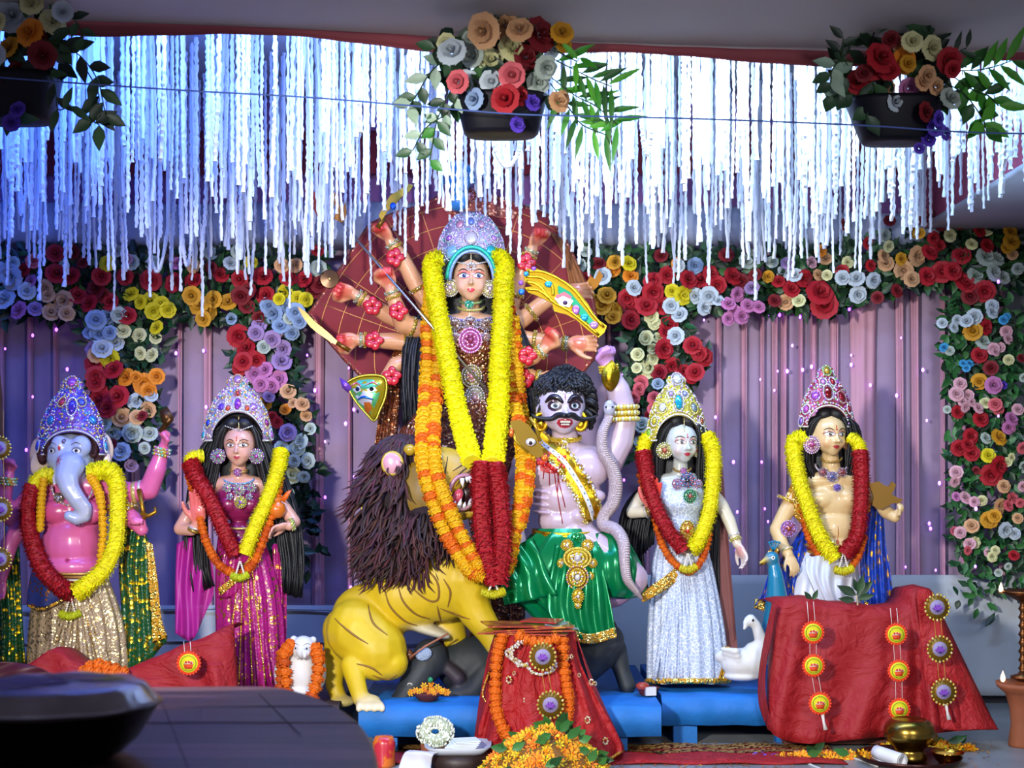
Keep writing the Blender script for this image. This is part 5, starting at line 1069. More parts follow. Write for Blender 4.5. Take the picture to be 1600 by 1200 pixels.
# ---------------------------------------------------------------- swan and owl
f = Fg(6.05); root = thing('swan', 'white swan statue on the blue platform beside the silver-clad idol', 'bird statue', (X(1165, 6.05), 6.05, .2)); b = Body(f); W_ = hx('cfd0cc')
b.blob((1160, 1036, 0), (34, 24, 24), W_).blob((1178, 1030, 6), (20, 28, 20), W_).blob((1136, 1026, -4), (20, 12, 14), W_)
b.limb([(1184, 1028, 8), (1189, 1000, 10), (1182, 978, 12), (1173, 968, 14)], [16, 10, 8, 8.5], W_, .6).blob((1172, 970, 14), (10, 9, 9), W_)
b.limb([(1167, 974, 18), (1163, 982, 22)], [5, 2.6], hx('d0a030'), .1).blob((1165, 974, 20), (4, 8, 4), hx('c89828'), None, .2)
for k in range(5): b.limb([(1150+k*2, 1018+k*7, 20-k), (1128+k*3, 1014+k*7, 10)], [6, 3], W_, .2)
b.blob((1160, 1056, 0), (30, 8, 22), W_); b.build('body', root, mat('white_plaster', hx('d8d8d4'), .5, noise=.05), .005, 4)
mb = MB(); D = Deco(b.bvh, f.p(1172, 970, 0), Matrix.Identity(3), f.s, f.s); D.disc(mb, 1, 3, 2.0, .001, (0.01, 0.01, 0.01)); obj('eye', mb, M_paint, root)
f = Fg(5.98); root = thing('owl', 'small white owl statue hung with orange marigolds, left of the lion', 'bird statue', (X(467, 5.98), 5.98, .17)); b = Body(f); W_ = hx('d4d4d2')
b.blob((471, 1050, 0), (25, 40, 20), W_).blob((474, 1013, 8), (19, 20, 17), W_).blob((459, 999, 4), (6, 6, 5), W_, None, .2).blob((489, 1000, 4), (6, 6, 5), W_, None, .2)
b.blob((474, 1020, 24), (11, 8, 5), W_).blob((440, 1052, -6), (12, 28, 12), W_).blob((500, 1050, -6), (10, 26, 12), W_).blob((470, 1080, 4), (26, 10, 18), W_)
b.limb([(475, 1018, 27), (476, 1025, 31), (475, 1029, 29)], [4, 3.4, 1.5], hx('a09a90'), .1)
b.build('body', root, mat('white_plaster_owl', hx('dadad8'), .5, noise=.04), .0045, 4); D = Deco(b.bvh, f.p(474, 1013, 0), Matrix.Identity(3), f.s, f.s)
for sx in (-1, 1):
    mb = MB(); D.disc(mb, sx*9, 3, 4.2, .001, hx('a0a0a0'), .6); D.disc(mb, sx*9, 3, 3.2, .002, hx('e8e8e8'), .6); D.disc(mb, sx*9, 3, 1.6, .003, (0.02, 0.02, 0.02)); obj('eye', mb, M_paint, root)
    mb = MB(); D.line(mb, [(sx*3, 7), (sx*9, 10), (sx*16, 7)], .0012, .0015, hx('505050')); obj('eyebrow', mb, M_paint, root)
mb = MB(); D.line(mb, [(-7, -16), (-3, -13), (0, -15), (3, -13), (7, -16)], .0014, .0015, hx('402828')); obj('mouth', mb, M_paint, root)
mari_garland(f, 'orange marigold garland looped round the small white owl', [([(455, 1008, 14), (444, 1022, 22), (446, 1050, 26), (448, 1080, 26)], 21, 'O', 'D'), ([(493, 1012, 14), (498, 1032, 22), (496, 1060, 26), (488, 1088, 26)], 21, 'O', 'D'), ([(440, 1020, 6), (438, 1050, 8), (438, 1084, 8)], 18, 'O', 'D')], 9)
# ---------------------------------------------------------------- ten-armed goddess
f = Fg(6.55); SK = hx('e2ad84'); RP = hx('d83a38'); ARM = hx('e0a070')
root = thing('goddess_idol', 'large ten-armed goddess idol in a copper dress at the centre, standing over the lion', 'idol', (X(735, 6.55), 6.55, .2))
b = Body(f); CH_ = hx('9a4a24')
b.limb([(735, 465, -2), (735, 494, -4)], [14, 16], SK, .6)
b.blob((735, 508, -6), (58, 20, 20), SK).blob((735, 540, -4), (48, 42, 26), CH_)
for sx in (-1, 1): b.blob((735+sx*20, 543, 14), (20, 18, 17), CH_)
b.blob((738, 590, -4), (34, 40, 24), CH_).blob((738, 640, -4), (50, 45, 30), CH_)
b.head((736, 437, 18), 28, 35, .03, SK, ears=True, cheek=hx('ecb09a'))
def arm(pts, rs, hd, hn, pose, L=50, side=1, flower=None, wr=None):
    b.limb(pts, rs, ARM, .7); p = pts[-1]; b.hand(p, hd, hn, L, pose, ARM, side, RP)
ARMS = [  # viewer's left, top to bottom, then right
 ([(692, 512, -14), (664, 470, -16), (643, 432, -10), (626, 400, -2), (610, 378, 4)], [15, 14, 14, 12, 9], (-.5, -.2, 1), (-1, -.7, -.2), 'fist', -1),
 ([(688, 520, -6), (655, 515, 8), (630, 506, 20), (620, 480, 30), (610, 452, 38)], [15, 15, 15, 13, 9], (-.25, -.2, 1), (-.3, -1, 0), 'fist', -1),
 ([(690, 522, -14), (645, 510, -12), (605, 492, -6), (580, 476, 0), (556, 461, 6)], [15, 15, 14, 12, 9], (-1, -.1, .35), (-.4, -1, -.6), 'fist', -1),
 ([(690, 535, -12), (650, 536, -8), (614, 533, 0), (586, 532, 6), (560, 531, 10)], [15, 15, 14, 12, 9], (-1, -.1, -.1), (-.3, -1, -.4), 'fist', -1),
 ([(692, 545, -14), (650, 560, -12), (618, 570, -6), (604, 590, 0), (592, 606, 6)], [15, 14, 13, 11, 9], (-.6, .1, -.8), (-.3, -1, .2), 'fist', -1),
 ([(780, 512, -14), (798, 478, -16), (808, 442, -12), (820, 416, -6), (832, 388, 0)], [15, 14, 14, 12, 9], (.35, -.2, 1), (.9, -.7, -.1), 'fist', 1),
 ([(782, 518, -16), (815, 500, -18), (845, 476, -16), (862, 466, -12), (880, 458, -8)], [15, 14, 13, 11, 9], (1, -.2, .1), (.1, -1, -.2), 'relax', 1),
 ([(782, 526, -16), (820, 530, -18), (850, 534, -16), (872, 536, -12), (888, 537, -8)], [15, 14, 13, 11, 9], (1, -.2, 0), (.1, -1, -.1), 'relax', 1),
 ([(784, 530, -2), (806, 548, 10), (818, 562, 20), (834, 558, 28), (850, 546, 34)], [15, 14, 14, 12, 9], (.6, -.2, .9), (-.5, -1, .2), 'fist', 1),
 ([(782, 545, -10), (806, 566, -4), (824, 586, 2), (836, 590, 8), (846, 590, 12)], [15, 14, 13, 11, 9], (1, -.2, -.1), (-.1, -1, -.4), 'fist', 1)]
for pts, rs, hd, hn, pose, side in ARMS: arm(pts, rs, hd, hn, pose, 58, side)
b.limb([(712, 800, 20), (716, 900, 36), (716, 985, 46), (710, 1030, 48)], [34, 30, 20, 15], hx('b89aa4'), .7)
b.limb([(708, 1040, 50), (700, 1056, 62)], [12, 9], hx('b0929c'), .4)
b.build('body', root, M_paint, .0052, 5); face(b, root, lips='d0283c', lid='e07858', iris='2c2c6a', brow='1c0e0c', eye=1.08)
# painted red hibiscus and gold rings on the arms
for (px, py, d, a) in [(617, 402, 14, 0), (622, 486, 46, 0), (582, 478, 16, 1), (584, 532, 20, 0), (612, 588, 20, 1), (822, 410, 10, 0), (824, 556, 40, 0), (820, 592, 22, 1)]:
    mb = MB()
    for k in range(5):
        an = k*2*PI/5+a; c = f.p(px+8*math.cos(an), py+8*math.sin(an), d); mb.ball(c, (8.5*f.s, 2.2*f.s, 6.5*f.s), Matrix.Rotation(-an, 3, 'Y'), hx('c8202e'), 8, 5)
    obj('painted_flower', mb, M_paint, root)
for pts, *_ in ARMS:
    w0, w1 = Vector(f.p(*pts[-2])), Vector(f.p(*pts[-1])); ax = (w1-w0).normalized()
    q = [pts[-1][i]*.86+pts[-2][i]*.14 for i in range(3)]; band_ring(f, root, 'bracelet', q, ax, 9.5, 5, 'd0c890', ['f4f0e6', 'c8a040', '90c8b0'], n=14)
    q = [pts[-1][i]*.60+pts[-2][i]*.40 for i in range(3)]; band_ring(f, root, 'bracelet', q, ax, 10.5, 4, 'c8a030', ['e8c850'], n=14)
    q = [pts[1][i]*.5+pts[2][i]*.5 for i in range(3)]; band_ring(f, root, 'armlet', q, (Vector(f.p(*pts[2]))-Vector(f.p(*pts[1]))), 14.5, 6, 'b89030', ['e8c850', 'f4f0e6', 'd0d040'], n=16)
crown(f, root, 736, 330, 440, 52, 12, 'b8a8c0', ['f4f0e6', 'd8a8e0', 'ffffff', 'c0d8e8', 'e0b8d0', 'd0c8e0', '8ad0c8'],
      [(0, .62, 10, 12, 'f0dce0', ['ffffff', 'f4d0d8']), (-.42, .42, 10, 12, 'a0d0e8', ['ffffff', '90a0d8']), (.45, .42, 10, 12, '28b8b8', ['ffffff', '90a0d8']), (-.80, .2, 6, 10, '5a2a8c', ['d0a0c0', 'ffffff']), (.80, .2, 6, 10, '5a2a8c', ['d0a0c0', 'ffffff']), (-.35, .82, 6, 8, 'e8a0b8', ['ffffff', '90a0d8']), (.32, .82, 6, 8, 'f0b0c8', ['ffffff', '90a0d8']), (0, .86, 5, 7, '8090d8', ['ffffff']), (-.55, .62, 5, 5, 'c070e0', ['f4f0e6']), (.58, .62, 5, 5, 'e0a0f0', ['f4f0e6']), (-.9, .04, 5, 6, 'c8b060', ['f4f0e6']), (.9, .04, 5, 6, 'c8b060', ['f4f0e6'])], 13,
      prof=[(0, .92), (.15, 1.0), (.4, 1.02), (.6, .95), (.75, .80), (.88, .6), (.96, .42), (1, .18)], arch=(.66, .40))
mb = MB(); mb.tube([f.p(737-38*math.cos(PI*t/24), 432-50*math.sin(PI*t/24)+4, 30+12*math.sin(PI*t/24)) for t in range(25)], 3.4*f.s, 8, hx('30b090')); mb.tube([f.p(737-34*math.cos(PI*t/24), 434-46*math.sin(PI*t/24)+4, 32+12*math.sin(PI*t/24)) for t in range(25)], 2.4*f.s, 8, hx('90b0e8')); obj('crown_arch', mb, M_foilc, root)
hair(f, root, [[(737, 390, 26), (712, 402, 26), (696, 432, 14), (690, 470, 6), (694, 520, 4)], [(730, 388, 14), (700, 410, 8), (686, 450, 2), (676, 500, -4), (668, 560, -6)]], 70, 3.4, seed=14)
hair(f, root, [[(737, 390, 26), (762, 402, 22), (778, 432, 12), (784, 470, 4), (780, 520, 2)], [(744, 388, 14), (772, 410, 8), (786, 450, 0), (796, 500, -6), (806, 560, -8)]], 70, 3.4, seed=15)
hair(f, root, [[(672, 470, -4), (640, 520, 4), (634, 570, 6), (632, 620, 6), (636, 665, 2)], [(684, 480, -2), (668, 540, 8), (662, 600, 12), (664, 650, 10), (668, 700, 6)]], 90, 4, seed=16)
hair(f, root, [[(790, 470, -4), (806, 520, 2), (812, 570, 4), (818, 620, 4), (820, 660, 2)], [(800, 480, -6), (822, 540, 0), (832, 600, 0), (838, 640, -2), (836, 670, -2)]], 80, 4, seed=17)
mb = MB()
for sx in (-1, 1): mb.ball(f.p(736+sx*10, 401, 22), (15*f.s, 14*f.s, 12*f.s), Matrix.Rotation(sx*.5, 3, 'Y'), (1, 1, 1), 16, 12)
obj('parted_hair', mb, M_hair, root)
mb = MB(); mb.ball(f.p(736, 490, -14), (44*f.s, 8*f.s, 60*f.s), None, (1, 1, 1), 16, 12); obj('back_hair', mb, M_hair, root)
mb = MB(); mb.ball(f.p(736, 425, -12), (34*f.s, 28*f.s, 36*f.s), None, (1, 1, 1), 14, 10); obj('hair_crown', mb, M_hair, root)
jewel(f, root, 'earring', 703, 450, 20, 13, ['d8c8a0', 'f4f0e6', 'e8d8b0', 'f0e890', 'e0c0d0']); jewel(f, root, 'earring', 766, 452, 20, 13, ['d8c8a0', 'f4f0e6', 'e8d8b0', 'f0e890', 'e0c0d0'])
mb = MB()
for j, (w_, y_, h_, cc) in enumerate(((17, 470, 4, ['c8b040', '60b890']), (20, 480, 5, ['c8b040', 'e0d880']), (36, 492, 9, ['9080d0', 'c8c0f0']), (40, 500, 12, ['d8b0e0', 'ffffff']))):
    for k in range(34): a = PI*k/33; mb.ball(f.p(736-w_*math.cos(a), y_+h_*math.sin(a), 4+(16+2*j)*math.sin(a)), 2.4*f.s, None, hx(cc[k % 2]), 5, 3)
obj('necklace', mb, M_jewel, root)
jewel(f, root, 'pendant', 733, 475, 22, 7, ['50b890', '90e0c0', 'd0e8c0', '30a080']); jewel(f, root, 'pendant', 735, 532, 44, 17, ['e070b0', 'f090c8', 'f4c0e0', 'f0a0d0', 'a03c5c'], 1.1); jewel(f, root, 'pendant', 735, 505, 34, 10, ['c8a898', 'e8e0e0', 'b0b8d0', '70281c'])
for sx in (-1, 1): jewel(f, root, 'pendant', 735+sx*25, 507, 30, 10, ['b89880', 'e8e0e0', 'd0c8d8', '7a5040']); jewel(f, root, 'pendant', 735+sx*24, 526, 34, 7, ['c8a898', 'f0d8e0', 'e8e0e0', 'c89098'])
mb = MB()
for k in range(12): mb.ball(f.p(736, 392+k*2.2, 33+k*.9), 1.4*f.s, None, hx('f0e0a8'), 5, 3)
for sx in (-1, 1):
    for k in range(10): mb.ball(f.p(736+sx*k*2.9, 414-k*.6, 45-k*1.6), 1.5*f.s, None, hx('f4f0e6'), 5, 3)
for k in range(7): mb.ball(f.p(736+5*math.cos(k*.9), 416+5*math.sin(k*.9), 46), 2*f.s, None, hx('f4f0f0'), 6, 4)
obj('forehead_chain', mb, M_jewel, root)
jewel(f, root, 'belt_ornament', 737, 588, 34, 15, ['d0b060', 'f0e8d0', 'e8d8a0', 'f4f0e6', 'f0a0a8'], 1.15); jewel(f, root, 'belt_ornament', 742, 622, 38, 15, ['d0c8b0', 'f4f0e6', 'e0d8c0', 'ffffff', 'e8b0b8'], 1.25)
mb = MB()
for k in range(60):
    a = PI*k/59; mb.ball(f.p(738-36*math.cos(a), 572+3*math.sin(a), 2+28*math.sin(a)), 2.6*f.s, None, hx(['e0c050', 'f4e8b0', 'c0d060'][k % 3]), 5, 3); mb.ball(f.p(738-37*math.cos(a), 604+5*math.sin(a), 2+30*math.sin(a)), 2.6*f.s, None, hx(['e0c050', 'f4e8b0', 'c0d060'][k % 3]), 5, 3)
obj('belt', mb, M_jewel, root)
skirt(f, [(735, 514, 44, 30, 0), (735, 535, 50, 38, 2), (735, 552, 49, 37, 2), (737, 575, 40, 32, 0), (738, 600, 38, 30, 0), (738, 618, 42, 33, 0)], 'bodice', M_copper, root, 80, 11, .012)
skirt(f, [(738, 605, 46, 32, 0), (728, 640, 78, 44, 4), (722, 690, 102, 56, 6), (722, 740, 92, 56, 0), (735, 820, 80, 50, 0), (745, 930, 74, 44, 0), (748, 1015, 66, 40, -4)], 'dress', M_copper, root, 150, 13, .06)
sheet(f, [[(630, 520, -24), (610, 560, -20), (590, 600, -20)], [(625, 600, -24), (605, 640, -20), (590, 660, -20)], [(620, 700, -24), (595, 720, -20), (575, 760, -20)], [(612, 860, -20), (585, 860, -16), (562, 830, -16)]], 'shawl', M_copper, root, 5, 3)
sheet(f, [[(570, 770, -6), (566, 780, -4)], [(574, 830, -4), (560, 840, -2)], [(608, 872, -2), (596, 884, 0)], [(625, 880, 0), (622, 890, 0)]], 'gold_border', M_goldseq, root, 2, 3, 10, 20)
rows_garland(f, 'long yellow and red flower garland hanging down the front of the ten-armed goddess', 'flower_garland',
 [([(690, 405, 24), (676, 412, 26), (680, 460, 42), (695, 540, 66), (715, 640, 120), (737, 722, 225)], 16, YEL), ([(770, 402, 24), (786, 412, 28), (786, 470, 44), (781, 560, 66), (778, 650, 120), (770, 726, 225)], 17, YEL),
  ([(753, 722, 228), (751, 780, 238), (757, 850, 240), (772, 912, 238)], 16.5, RED), ([(773, 724, 228), (781, 780, 238), (785, 850, 240), (778, 912, 238)], 16.5, RED)], (771, 926, 240, 20, 'd8d010', 16), 71)
mari_garland(f, 'double marigold garland down the left side of the ten-armed goddess, in front of the lion', [([(672, 448, 16), (668, 520, 40), (666, 600, 52), (660, 680, 190), (664, 740, 238), (690, 820, 244), (728, 885, 240), (752, 900, 238)], 21, 'Y', 'O'), ([(686, 448, 18), (684, 520, 42), (682, 600, 54), (677, 680, 192), (682, 740, 240), (706, 805, 246), (735, 862, 242), (756, 893, 239)], 21, 'Y', 'O')], 15)
mari_garland(f, 'double marigold garland down the right side of the ten-armed goddess', [([(792, 450, 16), (798, 540, 34), (802, 620, 46), (814, 680, 150), (816, 760, 205), (805, 830, 215), (792, 890, 220)], 21, 'Y', 'O'), ([(802, 500, 20), (808, 580, 36), (816, 650, 48), (824, 700, 160), (824, 760, 205), (812, 820, 215)], 20, 'Y', 'O')], 16)
# ---------------------------------------------------------------- red fan frame behind the goddess
M_net = mat('red_cloth_backing', hx('8a2028'), .75, noise=.2, bscale=18); M_netg = mat('gold_cord', hx('c88a50'), .4, .6); M_rim = mat('copper_glitter', hx('9a4030'), .4, kind='sequin', c2=hx('e0a080'), pscale=90, thr=.25, bump=.5)
f2 = Fg(6.78)
out = [(486, 490), (535, 420), (579, 352), (618, 335), (656, 325), (700, 304), (722, 300), (760, 306), (810, 322), (855, 338), (880, 372), (902, 420), (925, 470), (932, 520), (925, 560), (900, 590), (860, 620), (820, 650), (650, 650), (615, 620), (570, 590), (540, 560), (510, 525)]
root = thing('fan_backdrop', 'wide dark red net-covered fan frame standing behind the ten-armed goddess', 'backdrop', f2.p(735, 1065, 0))
mb = MB(); mb.slab([f2.p(x, y, -4) for x, y in out], .03); obj('cloth_panel', mb, M_net, root, smooth=False)
mb = MB(); mb.tube([f2.p(x, y, 0) for x, y in out], 5*f2.s, 8, closed=True, flat=1.2); obj('rim', mb, M_rim, root)
def inside(x, y):
    c_ = False; j = len(out)-1
    for i in range(len(out)):
        xi, yi = out[i]; xj, yj = out[j]
        if (yi > y) != (yj > y) and x < (xj-xi)*(y-yi)/(yj-yi)+xi: c_ = not c_
        j = i
    return c_
for k in range(14):
    a = PI*(k+.5)/14; run = [(735-math.cos(a)*r, 560-math.sin(a)*r*1.05) for r in range(30, 300, 6)]; run = [q for q in run if inside(*q)]
    if len(run) > 2: mb = MB(); mb.tube([f2.p(x, y, 5+random.uniform(0, 1)) for x, y in run[::4]+[run[-1]]], 1.0*f2.s, 5); obj('gold_cord', mb, M_netg, root)
for r in range(90, 270, 30):
    run = [(735-math.cos(a)*r, 560-math.sin(a)*r*1.0) for a in np.linspace(-.3, PI+.3, 60)]; seg = []
    for q in run+[(0, 0)]:
        if inside(*q): seg.append(q)
        else:
            if len(seg) > 3: mb = MB(); mb.tube([f2.p(x, y, 6) for x, y in seg], 1.0*f2.s, 5); obj('gold_cord', mb, M_netg, root)
            seg = []
mb = MB(); mb.slab([f2.p(x, y, 5) for x, y in ((690, 322), (722, 312), (770, 318), (810, 332), (800, 345), (740, 332), (700, 336))], .012); obj('crest_panel', mb, M_rim, root, smooth=False)
for sx in (700, 770): mb = MB(); mb.box(Vector(f2.p(sx, 850, -4)).lerp(f2.p(sx, 850, -4), 0), (.05, .04, (1065-640)*f2.s), None); obj('post', mb, M_wood, root, smooth=False)
sheet(f2, [[(857, 360, 8), (872, 368, 12), (884, 380, 6)], [(880, 400, 10), (890, 405, 12), (905, 420, 8)], [(890, 445, 10), (905, 450, 12), (922, 460, 6)]], 'gold_net_corner', sheer('gold_net', hx('b07040'), .6), root, 2, 3)
jewel(f2, root, 'crest_jewel', 733, 305, 12, 11, ['a03c40', 'd8a8c0', 'c08060', 'f0c0d8'])
f3 = Fg(6.72); b = Body(f3); root = thing('blue_idol_head', 'small blue idol head above the top of the red fan, half hidden by strands', 'idol', f3.p(716, 312, 0)); BL = hx('4a9ce0')
b.head((716, 280, 6), 24, 27, 0, BL, ears=True); b.limb([(716, 300, 0), (716, 316, -2)], [12, 16], BL); b.build('body', root, M_paint, .005, 5); face(b, root, lips='3a6a9c', lid='3a7ab8', iris='101828', bindi='e0e0f0')
# ---------------------------------------------------------------- weapons of the goddess
def weap(name, label, px, py, d, parts_, fg=None):
    fg = fg or f; r_ = thing(name, label, 'weapon', fg.p(px, py, d))
    for nm, mb, m in parts_: obj(nm, mb, m, r_, smooth=nm in ('shaft', 'grip', 'ring'))
    return r_
M_steel = mat('silver_rod', hx('c8c4c0'), .25, .9); M_lacq = mat('painted_gold', None, .25, .5)
mb = MB(); mb.tube([f.p(533, 346, 52), f.p(796, 651, 64)], 2.0*f.s, 8)
m2 = MB(); m2.slab([f.p(x, y, 54) for x, y in ((533, 348), (522, 342), (526, 328), (520, 312), (524, 300), (530, 318), (534, 330), (540, 316), (542, 332), (538, 346))], .01, col=hx('a86a20')); 
weap('spear', 'long thin silver spear held diagonally across the ten-armed goddess', 660, 495, 56, [('shaft', mb, M_steel), ('spear_head', m2, M_lacq)])
mb = MB(); mb.slab([f.p(x, y, 46) for x, y in ((497, 340), (486, 320), (476, 296), (482, 300), (478, 290), (492, 300), (500, 330))], .008, col=hx('c84820'))
tag(obj('flag', mb, M_lacq, None, smooth=False, origin=f.p(490, 320, 46)), 'small orange pennant-shaped blade left of the spear tip among the strands', 'weapon')
mb = MB(); mb.slab([f.p(x, y, 26) for x, y in ((597, 345), (606, 330), (616, 322), (628, 308), (640, 300), (646, 290), (638, 288), (624, 298), (610, 306), (600, 322), (592, 338))], .012, col=hx('a08018'))
m2 = MB(); m2.ball(f.p(614, 322, 30), (5*f.s, 3*f.s, 6*f.s), None, hx('2060d0'))
m3 = MB(); m3.tube([f.p(590, 356, 24), f.p(600, 340, 24)], 4*f.s, 8, hx('805810'))
weap('short_sword', 'gold short sword with a blue stone raised in the top left hand of the goddess', 612, 320, 26, [('blade', mb, M_lacq), ('stone', m2, M_lacq), ('grip', m3, M_lacq)])
mb = MB(); mb.lathe([(.001, -3*f.s), (14*f.s, -2*f.s), (15*f.s, 0), (14*f.s, 2*f.s), (.001, 3*f.s)], f.p(515, 436, 22), 24, hx('5a3c20'), axis=(0.1, -1, 0)); m2 = MB(); m2.ball(f.p(515, 436, 25), 2.6*f.s, None, hx('c8a060'))
weap('discus', 'small dark brown disc held in the second left hand of the goddess', 515, 436, 22, [('disc', mb, M_lacq), ('hub', m2, M_lacq)])
cur_ = curve([(526, 536), (508, 522), (490, 508), (478, 494), (466, 480)], 12); rr = [4, 5, 6, 6.5, 7, 7, 7, 6.5, 6, 5, 3, .8]
mb = MB(); L_ = [(x-r_*.4, y+r_*.7) for (x, y), r_ in zip(cur_, rr)]; R_ = [(x+r_*.4, y-r_*.7) for (x, y), r_ in zip(cur_, rr)]
mb.slab([f.p(x, y, 30) for x, y in L_+R_[::-1]], .010, col=hx('6a4e10')); m2 = MB(); m2.tube([f.p(524, 534, 29), f.p(546, 548, 29)], 3.6*f.s, 8, hx('7a5010'))
weap('curved_sword', 'curved brass-coloured sword held in the fourth left hand of the goddess', 495, 510, 30, [('blade', mb, M_lacq), ('grip', m2, M_lacq)])
mb = MB(); mb.slab([f.p(x, y, -2) for x, y in ((912, 448), (922, 432), (930, 436), (936, 422), (942, 432), (934, 448), (922, 458))], .008, col=hx('b07018')); 
tag(obj('trident_tip', mb, M_lacq, None, smooth=False, origin=f.p(925, 440, -2)), 'small brass pronged tip held in the right rear hand of the goddess', 'weapon')
# the shield with a painted face
root = thing('mask_shield', 'golden shield with a painted cat-like face held low at the left of the goddess', 'shield', f.p(570, 618, 24))
def dome(fg, outl, d0, h, col, nm, m, parent, th=.006, rings=5):
    cx_ = sum(p[0] for p in outl)/len(outl); cy_ = sum(p[1] for p in outl)/len(outl); mb = MB(); V = [fg.p(cx_, cy_, d0+h)]; n = len(outl)
    for k in range(1, rings+1):
        t = k/rings; V += [fg.p(cx_+(x-cx_)*t, cy_+(y-cy_)*t, d0+h*(1-t*t)) for x, y in outl]
    Fc = [(0, 1+i, 1+(i+1) % n) for i in range(n)]
    for k in range(rings-1): Fc += [(1+k*n+i, 1+(k+1)*n+i, 1+(k+1)*n+(i+1) % n, 1+k*n+(i+1) % n) for i in range(n)]
    mb.add(V, Fc, hx(col)); o = obj(nm, mb, m, parent); solid(o, th, 1)
    me = o.data; o['_'] = 0; del o['_']
    return BVHTree.FromPolygons([tuple(v) for v in V], Fc)
so = [tuple(q) for q in curve([(541, 598), (556, 590), (575, 586), (598, 588), (604, 600), (602, 620), (594, 640), (585, 658), (572, 646), (558, 630), (548, 614), (541, 598)], 34)[:-1]]
bv = dome(f, so, 22, 12, 'b8a020', 'plate', M_lacq, root); D = Deco(bv, f.p(572, 618, 0), Matrix.Identity(3), f.s, f.s)
mb = MB(); D.poly(mb, [(-24, 12), (-10, 22), (10, 24), (24, 18), (24, 0), (16, -20), (10, -30), (-2, -22), (-14, -8)], .002, hx('58b070')); obj('green_field', mb, M_lacq, root)
mb = MB(); D.poly(mb, [(-14, -2), (0, 6), (14, 0), (12, -14), (4, -22), (-8, -12)], .003, hx('e8e4f0')); D.poly(mb, [(-18, 8), (-8, 14), (-4, 6), (-12, 2)], .003, hx('f4f0f4')); D.poly(mb, [(4, 8), (16, 12), (20, 6), (8, 3)], .003, hx('f4f0f4')); obj('white_face_paint', mb, M_lacq, root)
mb = MB(); D.line(mb, [(-22, 12), (-12, 18), (-4, 12)], .004, .004, hx('e07890')); D.line(mb, [(2, 14), (14, 19), (22, 14)], .004, .004, hx('e07890')); obj('pink_brow', mb, M_lacq, root)
mb = MB(); D.disc(mb, -10, 8, 3.4, .005, hx('203058')); D.disc(mb, 12, 8, 3.4, .005, hx('101010')); obj('eye', mb, M_lacq, root)
mb = MB(); D.line(mb, [(-10, -8), (0, -4), (14, -8)], .007, .005, hx('2a70d0')); obj('moustache', mb, M_lacq, root)
mb = MB(); D.poly(mb, [(0, -12), (10, -12), (12, -22), (6, -30), (0, -22)], .005, hx('e8782c')); obj('tongue', mb, M_lacq, root)
mb = MB(); mb.slab([f.p(x, y, 24) for x, y in ((531, 590), (542, 596), (550, 606), (544, 614), (535, 606))], .012, col=hx('8a50c0')); obj('ear', mb, M_lacq, root)
mb = MB(); mb.tube([f.p(x, y, 24) for x, y in so], 2.0*f.s, 6, hx('9a8a20'), closed=True); obj('rim', mb, M_lacq, root)
# ---------------------------------------------------------------- demon
f = Fg(6.1); DS = hx('c6aebc'); DD = hx('85607f'); root = thing('demon_idol', 'muscular lavender-skinned demon idol with black hair and big moustache in green satin', 'idol', (X(885, 6.1), 6.1, .2)); b = Body(f)
b.limb([(882, 675, 0), (885, 700, -4)], [20, 24], DS, .7)
b.blob((888, 712, -6), (66, 20, 24), DS).blob((853, 735, 8), (36, 30, 26), DS).blob((918, 732, 8), (36, 32, 26), DS).blob((888, 775, 0), (54, 40, 32), DS).blob((884, 812, 0), (44, 30, 28), DS)
for k in range(4): b.blob((850+k, 768+k*11, 16-k), (22, 4, 11), hx('b598ae'), Matrix.Rotation(.15, 3, 'Y'), .5)
b.blob((925, 775, 14), (22, 12, 14), DS, None, .6).blob((905, 806, 22), (14, 12, 10), DS, None, .6)
b.blob((945, 722, -4), (26, 26, 24), DS).blob((824, 728, 0), (26, 26, 24), DS)
b.limb([(950, 722, -6), (968, 690, -4), (976, 650, 0), (966, 610, 8), (950, 575, 14)], [24, 22, 20, 19, 12], DS, .8)
b.hand((950, 578, 14), (-.15, -.1, 1), (.5, -.9, .1), 60, 'fist', hx('c488c0'), -1, hx('c890c8'))
b.limb([(820, 730, -2), (804, 780, 0), (800, 820, 10), (812, 850, 24)], [22, 20, 17, 12], DS, .8)
b.hand((812, 850, 24), (.2, -.5, -.8), (0, .8, -.2), 50, 'relax', DS, 1)
b.limb([(900, 850, 0), (950, 880, 10), (985, 905, 16)], [40, 38, 28], DS, .8).limb([(985, 905, 16), (960, 925, 0), (925, 940, -10)], [26, 24, 20], hx('b08aa6'), .7)
b.blob((880, 860, 0), (50, 40, 34), DS)
A = b.head((879, 640, 16), 37, 40, .12, hx('c8b8c8'), pitch=0, ears=True, cheek=hx('c4aabf'))
b.build('body', root, M_paint, .0056, 4)
A_, R_h, ch, hw, hh = b.hf; D = Deco(b.bvh, ch, R_h, hw, hh)
